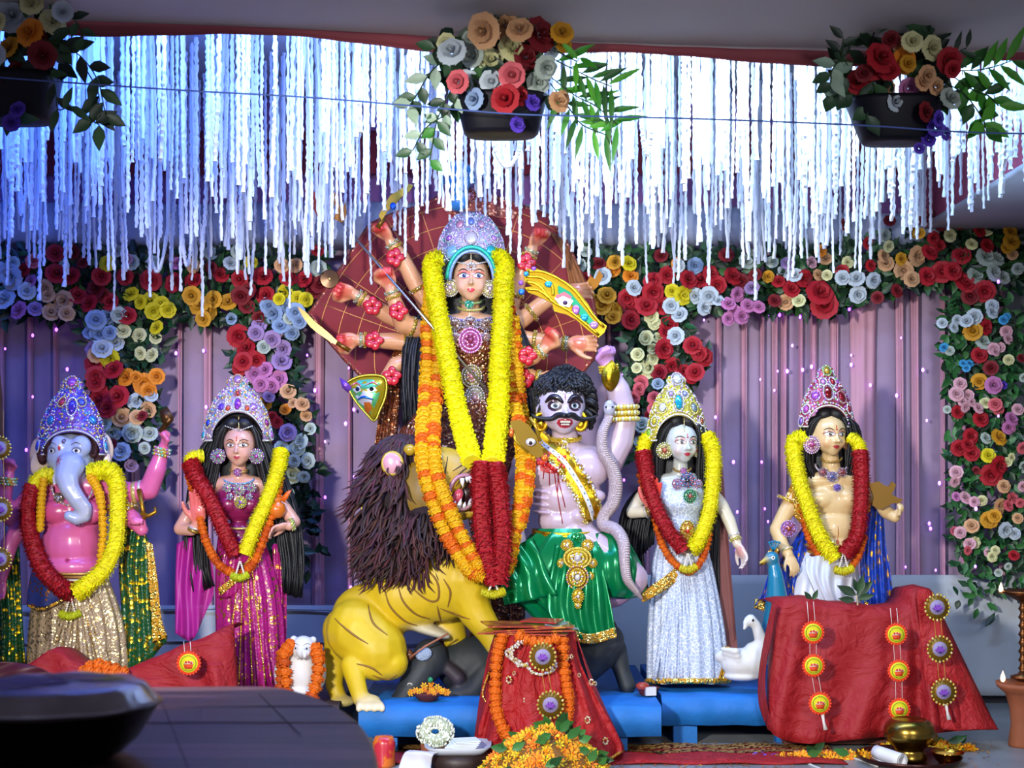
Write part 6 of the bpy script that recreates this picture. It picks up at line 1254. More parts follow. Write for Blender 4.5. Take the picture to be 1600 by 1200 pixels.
for sx in (-1, 1):
    mb = MB(); D.disc(mb, sx*.42, .13, .29, .0008, hx('3a2432'), .78); obj('eyelid', mb, M_paint, root)
    mb = MB(); D.disc(mb, sx*.42, .12, .165, .0016, hx('d8d8dc'), .66); e = obj('eye', mb, M_paint, root)
    mb = MB(); D.disc(mb, sx*.40, .13, .10, .0024, hx('50646c')); D.disc(mb, sx*.40, .13, .055, .003, (0, 0, 0)); obj('iris', mb, M_paint, e)
    mb = MB(); D.line(mb, [(sx*.10, .22), (sx*.3, .42), (sx*.55, .44), (sx*.78, .26)], hw*.14, .002, hx('1c1018')); obj('eyebrow', mb, M_paint, root)
    mb = MB(); P0 = [D.pt(sx*.04, -.27, .004), D.pt(sx*.3, -.24, .006), D.pt(sx*.6, -.38, .006)]; e0 = ch+R_h@Vector((sx*hw*1.15, -hw*.55, -hh*.34)); P0 += [e0, e0+R_h@Vector((sx*hw*.25, 0, hh*.14))]
    mb.tube(curve([tuple(q) for q in P0], 18), [hw*w_ for w_ in np.interp(np.linspace(0, 1, 18), [0, .3, .8, 1], [.10, .13, .07, .015])], 8); obj('moustache', mb, M_hair, root)
mb = MB(); D.poly(mb, [(-.30, -.42), (0, -.36), (.30, -.42), (.34, -.55), (.2, -.70), (0, -.74), (-.2, -.70), (-.34, -.55)], .0022, hx('b02838')); obj('lips', mb, M_paint, root)
mb = MB(); D.poly(mb, [(-.22, -.48), (0, -.44), (.22, -.48), (.22, -.60), (0, -.65), (-.22, -.60)], .0036, hx('5a1020')); obj('mouth', mb, M_paint, root)
mb = MB()
for k in range(7): p0 = D.pt(-.18+.06*k, -.50, .006); mb.ball(p0, (1.4*f.s, 1.2*f.s, 2*f.s), None, hx('f0ece0'), 6, 4)
for k in range(6): p0 = D.pt(-.15+.06*k, -.60, .006); mb.ball(p0, (1.3*f.s, 1.2*f.s, 1.7*f.s), None, hx('f0ece0'), 6, 4)
obj('teeth', mb, M_paint, root)
mb = MB(); D.line(mb, [(0, .35), (0, .6)], .002, .002, hx('a03050')); D.line(mb, [(-.3, .62), (0, .58), (.3, .62)], .0012, .001, hx('8a7088')); obj('forehead_mark', mb, M_paint, root)
mb = MB(); rnd = random.Random(5); mb.ball(f.p(884, 630, -14), (43*f.s, 36*f.s, 48*f.s), None, (1, 1, 1), 20, 14); mb.ball(f.p(880, 600, 8), (36*f.s, 26*f.s, 20*f.s), None, (1, 1, 1), 20, 14)
for k in range(900):
    th = rnd.uniform(0, 2*PI); ph = rnd.uniform(-.6, PI/2); n = Vector((math.cos(th)*math.cos(ph), math.sin(th)*math.cos(ph), math.sin(ph)))
    if n.y < -.2 and n.z < .62 and abs(n.x) < .80: continue
    c0 = f.p(884, 630, -6)+Vector((n.x*41*f.s, n.y*40*f.s, n.z*52*f.s)); dn = (n*.8+Vector((n.x*.1, 0, -.45 if n.y < -.2 else -.75))).normalized()
    mb.tube([c0-n*6*f.s, c0, c0+dn*8*f.s, c0+dn*13*f.s-Vector((0, 0, 3*f.s))], [4.5*f.s, 4.2*f.s, 3*f.s, .8*f.s], 5)
for k in range(420):
    th = rnd.uniform(PI*.95, PI*2.05); ph = rnd.uniform(-.5, 1.4); n = Vector((math.cos(th)*math.cos(ph), math.sin(th)*math.cos(ph), math.sin(ph))); c0 = f.p(880, 602, 6)+Vector((n.x*38*f.s, n.y*27*f.s, n.z*21*f.s))
    dn = Vector((n.x*.6+rnd.uniform(-.5, .5), -.35, -.6+rnd.uniform(-.3, .5))).normalized(); mb.tube([c0-n*4*f.s, c0+n*2*f.s, c0+n*2*f.s+dn*6*f.s, c0+dn*11*f.s], [3.4*f.s, 3.2*f.s, 2.4*f.s, .6*f.s], 5)
obj('hair', mb, M_hair, root)
for sx, px in ((-1, 845), (1, 907)):
    mb = MB(); mb.tube([f.p(px+9*math.cos(a), 659+13*math.sin(a), 16) for a in np.linspace(0, 2*PI, 20, endpoint=False)], 3.4*f.s, 8, closed=True); mb.ball(f.p(px, 664, 18), (6*f.s, 5*f.s, 6*f.s), None); obj('earring', mb, M_gold, root)
band_ring(f, root, 'choker', (882, 684, -1), (0, -.2, 1), 25, 7, 'e0b820', ['f0d840']); jewel(f, root, 'choker_stone', 882, 690, 25, 6, ['e0b820', 'f4e060', 'f0d840', 'ffffff'], 1)
# bracelet, armlet
band_ring(f, root, 'bracelet', (951, 576, 13), (-.15, -.1, 1), 13, 12, 'f0c818', ['f8e040']); band_ring(f, root, 'armlet', (974, 646, 1), (-.05, 0, 1), 21, 26, 'd8a818', ['f8e060', 'f0f0c0'], n=26)
mb = MB(); mb.slab([f.p(x, y, 26) for x, y in curve([(956, 562), (968, 580), (966, 598), (953, 612), (941, 598), (941, 578), (956, 562)], 20)], .008); mb.slab([f.p(x, y, 30) for x, y in curve([(955, 572), (962, 583), (961, 595), (953, 603), (946, 595), (946, 582), (955, 572)], 20)], .004); obj('leaf_bracelet_plate', mb, M_gold, root)
# wound
D2 = Deco(b.bvh, f.p(862, 722, 0), Matrix.Identity(3), f.s, f.s); rnd = random.Random(8)
mb = MB(); D2.poly(mb, [((24+5*math.sin(a*5))*math.cos(a), 18*math.sin(a)) for a in np.linspace(0, 2*PI, 22, endpoint=False)], .003, hx('b01418'))
for k in range(60): a = rnd.random()*6.28; r_ = 21*math.sqrt(rnd.random()); mb.ball(D2.pt(r_*math.cos(a)*1.2, r_*.75*math.sin(a), .004), rnd.uniform(2, 4.4)*f.s, None, hx(rnd.choice(['c02018', 'a01018', 'd83a1c'])), 6, 4)
obj('wound', mb, M_paint, root)
mb = MB()
for x0, y1, x1 in ((-12, -26, -14), (-5, -36, -4), (2, -95, 16), (6, -70, 20), (10, -50, 8), (14, -30, 16)): D2.line(mb, [(x0, -8), (x0+(x1-x0)*.4, y1*.5), (x1, y1)], .0024, .001, hx('98121c'), 16, False)
obj('blood_trickle', mb, M_paint, root)
# sash across the chest
D3 = Deco(b.bvh, f.p(0, 0, 0)*0+f.p(880, 740, 0), Matrix.Identity(3), f.s, f.s); pts = curve([(-46, 62), (-26, 42), (-2, 22), (18, -6), (36, -40), (48, -72)], 36)
def ribbon(off0, off1, lift, col, nm, m):
    mb = MB(); rows = []
    for i in range(36):
        t = pts[min(i+1, 35)]-pts[max(i-1, 0)]; t = t/np.linalg.norm(t); nv = np.array([t[1], -t[0]])
        rows.append([D3.pt(*(pts[i]+nv*(off0+(off1-off0)*k/5)), lift) for k in range(6)])
    mb.grid(rows, hx(col)); solid(obj(nm, mb, m, root), .003, 1)
ribbon(-15, 15, .008, 'c8a018', 'sash', M_gold); ribbon(-3, 4, .014, 'e0e4ea', 'sash_stripe', M_matte)
mb = MB(); rnd = random.Random(3)
for i in range(36):
    t = pts[min(i+1, 35)]-pts[max(i-1, 0)]; t = t/np.linalg.norm(t); nv = np.array([t[1], -t[0]])
    for sd in (-15, 15):
        for q in range(3): mb.ball(D3.pt(*(pts[i]+nv*(sd+rnd.uniform(-3, 3))+t*rnd.uniform(-2, 2)), .012), 2.2*f.s, None, hx(rnd.choice(['f4e890', 'c09020', 'e8c850', 'ffffff'])), 5, 3)
obj('sash_tinsel', mb, M_jewel, root, kind='stuff')
for i in range(6, 34, 2): mb = MB(); p0 = D3.pt(*pts[i], .016); mb.box(p0, (4*f.s, .003, 2.4*f.s), Matrix.Rotation(.9, 3, 'Y'), hx('5a6478')); obj('sash_stone', mb, M_matte, root, smooth=False)
# green dhoti
skirt(f, [(884, 826, 46, 34, 0), (884, 845, 62, 42, 4), (872, 885, 82, 52, 6), (868, 925, 76, 50, 6), (885, 955, 58, 42, 8), (898, 978, 50, 36, 8)], 'dhoti', M_green, root, 150, 9, .10)
sheet(f, [[(925, 835, 24), (960, 830, 14), (985, 850, 0)], [(925, 870, 50), (975, 870, 44), (1006, 890, 14)], [(925, 905, 48), (978, 915, 46), (1010, 915, 18)], [(925, 925, 30), (970, 935, 30), (1004, 932, 16)]], 'knee_drape', M_green, root, 5, 3, th=.004)
sheet(f, [[(830, 840, 40), (800, 860, 42), (782, 900, 30)], [(850, 880, 58), (815, 900, 60), (785, 930, 44)], [(870, 930, 62), (820, 940, 62), (788, 945, 44)]], 'thigh_drape', M_green, root, 6, 3, th=.004)
sheet(f, [[(868, 850, 46), (905, 850, 48), (935, 850, 40)], [(860, 900, 60), (905, 900, 62), (945, 900, 52)], [(855, 950, 64), (905, 955, 66), (955, 950, 56)], [(868, 975, 66), (915, 1000, 68), (962, 990, 58)]], 'front_drape', M_green, root, 5, 5, th=.004)
sheet(f, [[(868, 968, 68), (915, 990, 72), (962, 980, 62)], [(866, 982, 68), (915, 1006, 72), (964, 996, 62)]], 'gold_hem', M_goldseq, root, 3, 4, 40, 6)
sheet(f, [[(1000, 930, 20), (1004, 942, 20)], [(1020, 915, 22), (1026, 928, 22)], [(1042, 898, 20), (1048, 908, 20)]], 'gold_border', M_goldseq, root, 1, 2, 10, 14)
mb = MB()
for j in range(4): mb.tube([f.p(884-50*math.cos(PI*t/24), 828+j*4+7*math.sin(PI*t/24), 2+(36+j)*math.sin(PI*t/24)) for t in range(25)], 3*f.s, 6)
for k in range(40): a = PI*k/39; mb.ball(f.p(884-52*math.cos(a), 846+8*math.sin(a), 4+42*math.sin(a)), 4*f.s, None, (1, 1, 1), 6, 4)
obj('belt', mb, M_gold, root)
GJ = ['d8a820', 'f4e060', 'e8c850', 'f0d840', 'e8e0e0']
jewel(f, root, 'belt_ornament', 901, 841, 44, 9, ['18a050', '40d080', '60e0a0', '109040']); jewel(f, root, 'belt_ornament', 902, 872, 62, 20, GJ, .75); jewel(f, root, 'belt_ornament', 902, 902, 66, 16, ['c08a30', 'e0b0b8', 'e8c850', 'f0d840', 'f4f0e6'], 1.1); jewel(f, root, 'belt_ornament', 903, 932, 70, 9, GJ, 1.3); jewel(f, root, 'belt_ornament', 903, 946, 70, 5, GJ)
for sx in (-1, 1):
    for q, (dx, dy, r_) in enumerate(((16, 852, 9), (24, 880, 7), (20, 900, 6))): jewel(f, root, 'belt_ornament', 902+sx*dx, dy, 58, r_, GJ)
# snake
root = thing('snake', 'grey-pink scaly snake coiling down beside the demon', 'snake statue', f.p(959, 690, 30)); SN = hx('a08c92')
path = [(953, 640, 34), (950, 655, 34), (941, 678, 34), (942, 705, 32), (956, 730, 30), (962, 755, 28), (958, 785, 24), (944, 806, 18), (944, 820, 20), (962, 828, 34), (974, 848, 48), (976, 880, 56), (980, 905, 58), (992, 922, 54), (1003, 936, 46)]
rad = [8, 7, 8, 9, 10, 10.5, 10.5, 10, 10, 10, 9.5, 8, 7, 5, 2]
cv = curve([(*p, r) for p, r in zip(path, rad)], 110); mb = MB(); mb.tube([f.p(*c[:3]) for c in cv], [c[3]*f.s*(1+.04*(i % 2)) for i, c in enumerate(cv)], 12, SN); obj('body', mb, mat('snake_scales', hx('9a868c'), .4, kind='lace', c2=hx('c8b8b8'), pscale=130, thr=.06, bump=.3, bscale=150), root)
mb = MB()
for i in range(6, 104): c = cv[i]; mb.ball(f.p(c[0]+c[3]*.5, c[1], c[2]+c[3]*.75), (c[3]*.55*f.s, c[3]*.4*f.s, 1.3*f.s), None, hx('c4b4b4'), 6, 4)
obj('belly_scales', mb, M_paint, root, kind='stuff')
mb = MB(); mb.ball(f.p(952, 638, 38), (9*f.s, 6*f.s, 13*f.s), None, hx('a8a4b0'), 12, 8); obj('head', mb, M_paint, root)
mb = MB()
for sx in (-1, 1): mb.ball(f.p(952+sx*5, 636, 43), 1.8*f.s, None, (0.01, 0.01, 0.01), 6, 4)
obj('eye', mb, M_paint, root)
# golden sword with a painted eye
root = thing('golden_sword', 'broad gold sword with curls and a painted eye raised in the fist of the demon', 'weapon', f.p(885, 470, 24))
o1 = [(944, 520), (935, 528), (918, 516), (900, 500), (885, 492), (866, 487), (862, 474), (850, 468), (838, 462), (826, 458), (820, 450), (832, 448), (820, 440), (818, 430), (830, 434), (822, 422), (838, 420), (856, 428), (880, 438), (900, 452), (918, 475), (932, 498), (948, 510)]
mb = MB(); mb.slab([f.p(x, y, 28) for x, y in o1], .016, col=hx('d8b418')); obj('blade', mb, M_lacq, root, smooth=False)
mb = MB()
for pt_ in ([(824, 424), (845, 424), (870, 434), (898, 454), (925, 490), (944, 512)], [(822, 440), (842, 446), (862, 470), (890, 486), (915, 506), (936, 524)], [(822, 432), (845, 434), (862, 446), (864, 462)], [(824, 452), (842, 454), (858, 466)]):
    mb.tube([f.p(x, y, 38) for x, y in curve(pt_, 16)], 2.2*f.s, 6)
obj('gold_moulding', mb, M_gold, root)
def patch(nm, pt_, col, d_=37.5, th=.003): mb = MB(); mb.slab([f.p(x, y, d_) for x, y in pt_], th, col=hx(col)); obj(nm, mb, M_lacq, root, smooth=False)
patch('green_inlay', [(872, 446), (890, 456), (912, 482), (932, 508), (922, 508), (904, 490), (888, 468), (872, 458)], '2aa870'); patch('white_inlay', [(866, 466), (880, 458), (896, 470), (890, 480), (876, 478)], 'f0ece8', 38.6); patch('pink_lid', [(868, 462), (882, 456), (894, 464), (890, 467), (880, 462), (870, 467)], 'e07880', 39.4)
def spot(nm, x, y, rx, ry, col, d_=39): mb = MB(); mb.ball(f.p(x, y, d_), (rx*f.s, 2.2*f.s, ry*f.s), None, hx(col), 10, 6); obj(nm, mb, M_lacq, root)
spot('painted_eye', 883, 473, 3.6, 3.4, '401a40', 41); spot('blue_stone', 857, 444, 6, 5, '30a8d0'); spot('blue_stone', 822, 428, 4, 4, '3090d0'); spot('blue_stone', 815, 456, 5, 5, '2c70c8'); spot('blue_stone', 913, 496, 6, 6, '30a8d0'); spot('pink_stone', 900, 484, 6, 8, 'c878c0'); spot('pink_stone', 928, 508, 7, 6, 'c088c8'); spot('violet_stone', 834, 420, 4, 4, '8a4cb0'); spot('violet_stone', 814, 442, 4, 4, '9a58c0')
# gilded trident head at the demon's chest
root = thing('gilded_trident', 'dark gold trident head with a painted eye piercing the chest of the demon', 'weapon', f.p(825, 690, 60))
mb = MB(); mb.slab([f.p(x, y, 58) for x, y in ((797, 658), (812, 656), (826, 664), (838, 680), (846, 700), (850, 712), (840, 716), (826, 708), (810, 696), (800, 680))], .014, col=hx('8a6a14')); obj('blade', mb, M_lacq, root, smooth=False)
mb = MB(); mb.tube([f.p(x, y, 62) for x, y in ((828, 652), (838, 668), (844, 690))], 3*f.s, 6, hx('a88420')); mb.tube([f.p(x, y, 62) for x, y in ((797, 664), (806, 690), (826, 708))], 2.4*f.s, 6, hx('b89420')); obj('edge', mb, M_lacq, root)
spot('painted_eye_white', 829, 691, 8, 6, 'f0e8e8', 68); spot('painted_eye', 829, 692, 3, 3, '2c1020', 71); spot('orange_tip', 851, 716, 6, 5, 'e8681c', 64); spot('orange_patch', 799, 676, 4, 7, 'e86a28', 67)
# ---------------------------------------------------------------- lion
f = Fg(6.05); root = thing('lion', 'yellow lion statue with dark brown mane and open mouth, striding beneath the goddess', 'lion statue', (X(620, 6.05), 6.05, .2)); b = Body(f)
LY = hx('d6b40c'); LC = hx('c8b468'); LW = hx('dcd4b8')
b.blob((580, 962, 4), (62, 52, 44), LY).blob((632, 930, 8), (70, 56, 48), LY).blob((690, 905, 12), (60, 66, 48), LY).blob((715, 890, 14), (42, 52, 38), LY).blob((655, 978, 4), (54, 10, 30), LW, Matrix.Rotation(.35, 3, 'Y'))
b.limb([(560, 985, 26), (588, 1015, 40), (606, 1040, 48)], [52, 48, 24], LY, .9).limb([(612, 1036, 52), (590, 1044, 60), (550, 1040, 66)], [26, 20, 17], LY, .7).limb([(550, 1040, 66), (556, 1064, 82), (564, 1092, 96)], [18, 15, 13], LY, .7)
def paw(x, y, d, sc=1):
    b.blob((x, y, d), (19*sc, 11*sc, 17*sc), hx('d8c07c'), None, .4)
    for k in range(4): b.limb([(x-12*sc+k*9*sc, y+4, d+10), (x-14*sc+k*11*sc, y+8, d+19), (x-15*sc+k*12*sc, y+12, d+24)], [7*sc, 6.5*sc, 5*sc], hx('ddc890'), .25)
paw(576, 1096, 98)
for k in range(4): b.limb([(562+k*12, 1106, 122), (561+k*12.5, 1111, 126)], [3.4, 1.2], hx('f0ece4'), .1)
b.limb([(540, 985, -30), (524, 1030, -28), (522, 1070, -20), (530, 1092, -14)], [38, 20, 14, 13], LY, .8); b.blob((536, 1096, -8), (20, 9, 18), LC)
b.limb([(725, 905, 22), (742, 955, 30), (765, 988, 38), (776, 1010, 44)], [40, 27, 21, 17], LY, .8); b.blob((782, 1018, 50), (18, 14, 18), LC)
b.limb([(690, 930, -24), (710, 990, -30), (716, 1040, -28), (714, 1085, -22)], [30, 20, 16, 14], LY, .8); b.blob((718, 1096, -14), (20, 10, 18), LC)
b.blob((665, 770, 14), (58, 62, 44), hx('8a6a20')).blob((690, 740, 24), (50, 42, 34), hx('c09a20')).blob((714, 733, 30), (36, 24, 26), hx('b89a50')).blob((730, 730, 32), (22, 20, 22), hx('b8a070'), None, .6)
b.blob((706, 792, 26), (36, 14, 22), hx('c8a018')).limb([(690, 790, 26), (718, 803, 32), (738, 800, 34)], [16, 12, 9], hx('c4a028'), .6)
b.limb([(678, 716, 46), (690, 712, 48)], [9, 6], hx('c0a050'), .3).limb([(742, 720, 44), (748, 726, 42)], [6, 5], hx('b08878'), .2)
b.limb([(690, 760, 36), (686, 780, 34), (694, 795, 32)], [14, 13, 12], hx('b89048'), .5)
M_lion = mat('lion_paint', None, .5, noise=.10, bscale=25)
def lionpaint(co, CO):
    return CO
b.build('body', root, M_lion, .0068, 8, lionpaint)
D = Deco(b.bvh, f.p(640, 940, 0), Matrix.Identity(3), f.s, f.s); mb = MB(); BR = hx('86601c')
for L_ in ([(0, 62), (26, 56), (46, 36), (48, 10), (34, 6), (10, 24), (-2, 48)], [(-34, 22), (-26, -2), (-6, -24), (14, -34)], [(-14, 30), (-6, 6), (12, -14), (34, -24)], [(-60, 0), (-50, -26), (-28, -44)], [(56, 40), (66, 20), (62, -4)], [(50, -6), (74, -16), (96, -22)], [(-110, -20), (-80, -42), (-56, -56)], [(-74, -86), (-52, -92), (-36, -104)], [(-50, -104), (-30, -112), (-14, -104)], [(46, -2), (50, -28)]):
    D.line(mb, L_, 1.9*f.s, .0004, BR, 22)
obj('brown_stripes', mb, mat('brown_stripe_paint', BR, .6), root)
mb = MB()
for k in range(4): D.line(mb, [(98, 218-k*6), (86, 214-k*9), (70+k*2, 204-k*12)], 1.2*f.s, .001, hx('3c2c20'), 12)
for k in range(3): D.line(mb, [(62-k*8, 226), (58-k*9, 200), (54-k*8, 176)], 1.3*f.s, .001, hx('8a6a30'), 12)
obj('muzzle_line', mb, mat('dark_line_paint', hx('3c2c20'), .6), root)
# mouth
mb = MB(); mo = curve([(704, 786), (702, 768), (712, 748), (730, 742), (744, 752), (744, 775), (732, 792), (714, 796), (704, 786)], 30)[:-1]
V = [f.p(x, y, 53) for x, y in mo]+[f.p(724+(x-724)*.7, 770+(y-770)*.7, 40) for x, y in mo]; n_ = len(mo)
mb.add(V, [(i, (i+1) % n_, n_+(i+1) % n_, n_+i) for i in range(n_)]+[tuple(range(n_, 2*n_))], hx('2a0a10')); obj('mouth_cavity', mb, M_paint, root)
mb = MB(); mb.tube([f.p(x, y, 54) for x, y in mo], 3.2*f.s, 8, hx('b07888'), closed=True); obj('lip', mb, M_paint, root)
mb = MB(); mb.ball(f.p(715, 776, 50), (8*f.s, 5*f.s, 13*f.s), Matrix.Rotation(.4, 3, 'Y'), hx('c84858'), 10, 8); obj('tongue', mb, M_paint, root)
for (x0, y0, x1, y1, r_) in ((722, 748, 723, 762, 4), (734, 745, 740, 762, 4.4), (741, 748, 745, 758, 3.4), (716, 794, 721, 779, 4.2), (734, 790, 737, 776, 4.2), (725, 793, 727, 784, 3.2), (729, 746, 730, 754, 2.5), (710, 790, 712, 783, 2.6)):
    mb = MB(); mb.tube([f.p(x0, y0, 56), f.p((x0+x1)/2, (y0+y1)/2, 58), f.p(x1, y1, 57)], [r_*f.s, r_*.75*f.s, .4*f.s], 8, hx('f0ece8')); obj('tooth', mb, M_paint, root)
mb = MB(); mb.ball(f.p(613, 724, 58), (15*f.s, 5*f.s, 17*f.s), Matrix.Rotation(-.3, 3, 'Y'), hx('d89aa4'), 14, 10); mb.tube([f.p(613+15*math.cos(a), 724+17*math.sin(a), 57) for a in np.linspace(0, 2*PI, 20, endpoint=False)], 3*f.s, 6, hx('c0a030'), closed=True); obj('ear', mb, M_paint, root)
mb = MB(); mb.ball(f.p(640, 703, 48), (10*f.s, 8*f.s, 9*f.s), None, hx('b89420'), 10, 8); obj('brow_tuft', mb, M_paint, root)
mb = MB(); D.disc(mb, 50, 224, 4.5, .002, hx('e8e0c0')); D.disc(mb, 51, 224, 2.6, .003, (0.02, 0.01, 0.01)); obj('eye', mb, M_paint, root)
# mane of overlapping tufts
M_mane = mat('dark_brown_mane', None, .8, noise=.3, bscale=60); rnd = random.Random(9); mb = MB()
ml = [((630, 720, 10), (44, 44, 34)), ((618, 780, 14), (56, 64, 46)), ((635, 835, 22), (58, 56, 46)), ((668, 815, 26), (44, 48, 38)), ((610, 850, 10), (40, 42, 36))]
for c, r in ml: mb.ball(f.p(*c), (r[0]*.92*f.s, r[2]*.92*f.s, r[1]*.92*f.s), None, hx('241016'), 18, 12)
for c, r in ml:
    for k in range(760):
        th = rnd.uniform(0, 2*PI); ph = rnd.uniform(-PI/2, PI/2); n = Vector((math.cos(th)*math.cos(ph), math.sin(th)*math.cos(ph), math.sin(ph)))
        if n.y > .35: continue
        p0 = f.p(*c)+Vector((n.x*r[0]*f.s, n.y*r[2]*f.s, n.z*r[1]*f.s)); q = (800+p0.x/p0.y*F, HY-(p0.z-CH)/p0.y*F)
        if q[0] > 636+max(0, (q[1]-790)*.9) and 690 < q[1] < 800 and n.y < 0: continue
        dn = (n*.5+Vector((rnd.uniform(-.35, .15)-.1, -.15, -1))).normalized(); L_ = rnd.uniform(26, 52)*f.s; sd = Vector((rnd.uniform(-.3, .3), 0, 0))
        cc = tuple(x*rnd.uniform(.6, 1.5) for x in hx('4a2a2e'))
        mb.tube([p0-n*3*f.s, p0+dn*L_*.4+n*3*f.s, p0+(dn+sd*.3)*L_*.8, p0+(dn+sd)*L_], [2.4*f.s, 2.5*f.s, 1.7*f.s, .3*f.s], 4, cc)
obj('mane', mb, M_mane, root)
cv = curve([(640, 712), (642, 740), (650, 768), (658, 780)], 8)
# ---------------------------------------------------------------- buffalo
f = Fg(6.15); root = thing('buffalo', 'charcoal black buffalo statue lying under the lion and the demon', 'buffalo statue', (X(790, 6.15), 6.15, .2)); b = Body(f); BK = hx('2a3034')
b.blob((800, 1030, 0), (110, 44, 40), BK).blob((740, 1040, 10), (60, 46, 38), BK).blob((890, 1010, 0), (60, 46, 40), BK)
b.blob((672, 1030, 44), (28, 32, 26), BK).limb([(665, 1040, 48), (648, 1066, 56), (632, 1090, 62)], [27, 23, 18], BK, .7).blob((628, 1094, 64), (20, 13, 16), hx('22282c'))
b.limb([(690, 1035, 44), (716, 1060, 52), (722, 1064, 52)], [9, 12, 3], hx('3a3038'), .3)
b.limb([(900, 1010, 10), (930, 1020, 24), (950, 1000, 30), (925, 1040, 32)], [36, 34, 26, 22], BK, .8).limb([(925, 1040, 32), (915, 1062, 30), (905, 1085, 40)], [18, 15, 13], BK, .6)
b.limb([(940, 985, 0), (962, 1015, 6), (972, 1050, 14), (980, 1072, 22)], [26, 18, 13, 14], BK, .7)
b.limb([(760, 1050, 30), (740, 1080, 46), (700, 1090, 56)], [24, 18, 14], BK, .7)
b.build('body', root, mat('charcoal_paint', None, .6, noise=.15), .007, 7); D = Deco(b.bvh, f.p(650, 1060, 0), Matrix.Identity(3), f.s, f.s)
mb = MB(); D.disc(mb, -4, 2, 4, .001, hx('c0b8b0'), .7); D.disc(mb, -4, 1.2, 3.2, .002, (0.01, 0.01, 0.01), .7); obj('eye', mb, M_paint, root)
mb = MB(); mb.tube([f.p(x, y, 60) for x, y in ((644, 1030), (640, 1022), (632, 1030), (628, 1044))], [8*f.s, 9*f.s, 7*f.s, 2*f.s], 8, hx('6a3c1c')); obj('horn', mb, M_paint, root)
mb = MB(); mb.ball(f.p(662, 1022, 74), (13*f.s, 4*f.s, 10*f.s), Matrix.Rotation(-.3, 3, 'Y'), hx('b8cce8'), 12, 8); tag(obj('silver_ornament', mb, mat('crumpled_silver', hx('b8cce8'), .3, .3, bump=1, bscale=200), None, origin=f.p(662, 1022, 74)), 'crumpled silver-blue ornament on the head of the buffalo', 'ornament')
mb = MB(); mb.tube([f.p(640, 1028, 78), f.p(664, 1010, 84), f.p(700, 990, 78)], 1.6*f.s, 6, hx('a86a50')); tag(obj('stick', mb, M_matte, None, origin=f.p(664, 1010, 84)), 'thin brown stick leaning over the head of the buffalo', 'stick')
# ================================================================ OFFERINGS AND DRAPED STANDS
M_red = mat('red_net_cloth', hx('a80c12'), .6, noise=.1, bscale=30)
M_redsheer = sheer('sheer_red_net', hx('9c0e16'), .93, .65)
for m__ in (M_red, M_redsheer):
    n_ = m__.node_tree; t_ = n_.nodes.new('ShaderNodeTexNoise'); t_.inputs['Scale'].default_value = 7; t_.inputs['Detail'].default_value = 7; t_.inputs['Distortion'].default_value = 1.5; bp_ = n_.nodes.new('ShaderNodeBump'); bp_.inputs['Strength'].default_value = .7; bp_.inputs['Distance'].default_value = .03; n_.links.new(t_.outputs[0], bp_.inputs['Height']); n_.links.new(bp_.outputs[0], n_.nodes['Principled BSDF'].inputs['Normal'])
def lotus(mb, c, r, fx):
    """little painted lotus: pointed petals fanned upward over a base, facing the viewer"""
    for k, a in enumerate((-1.15, -.75, -.38, 0, .38, .75, 1.15)):
        L = r*(.62 if abs(a) < .5 else .55); d = Vector((math.sin(a), 0, math.cos(a))); s_ = Vector((d.z, 0, -d.x))*r*.13; b0 = c+Vector((0, fx-.0004*k, -r*.25))
        mb.add([b0, b0+d*L*.55+s_, b0+d*L, b0+d*L*.55-s_], [(0, 1, 2, 3)], hx('8a4cc0' if k % 2 else '6a34a0'))
    for k in range(5):
        d = Vector((math.sin(-1.2+.6*k), 0, -abs(math.cos(-1.2+.6*k))*.5)); b0 = c+Vector((0, fx-.003, -r*.25)); s_ = Vector((.1*r, 0, 0))
        mb.add([b0-s_, b0+s_, b0+d*r*.5], [(0, 1, 2)], hx('4a2880'))
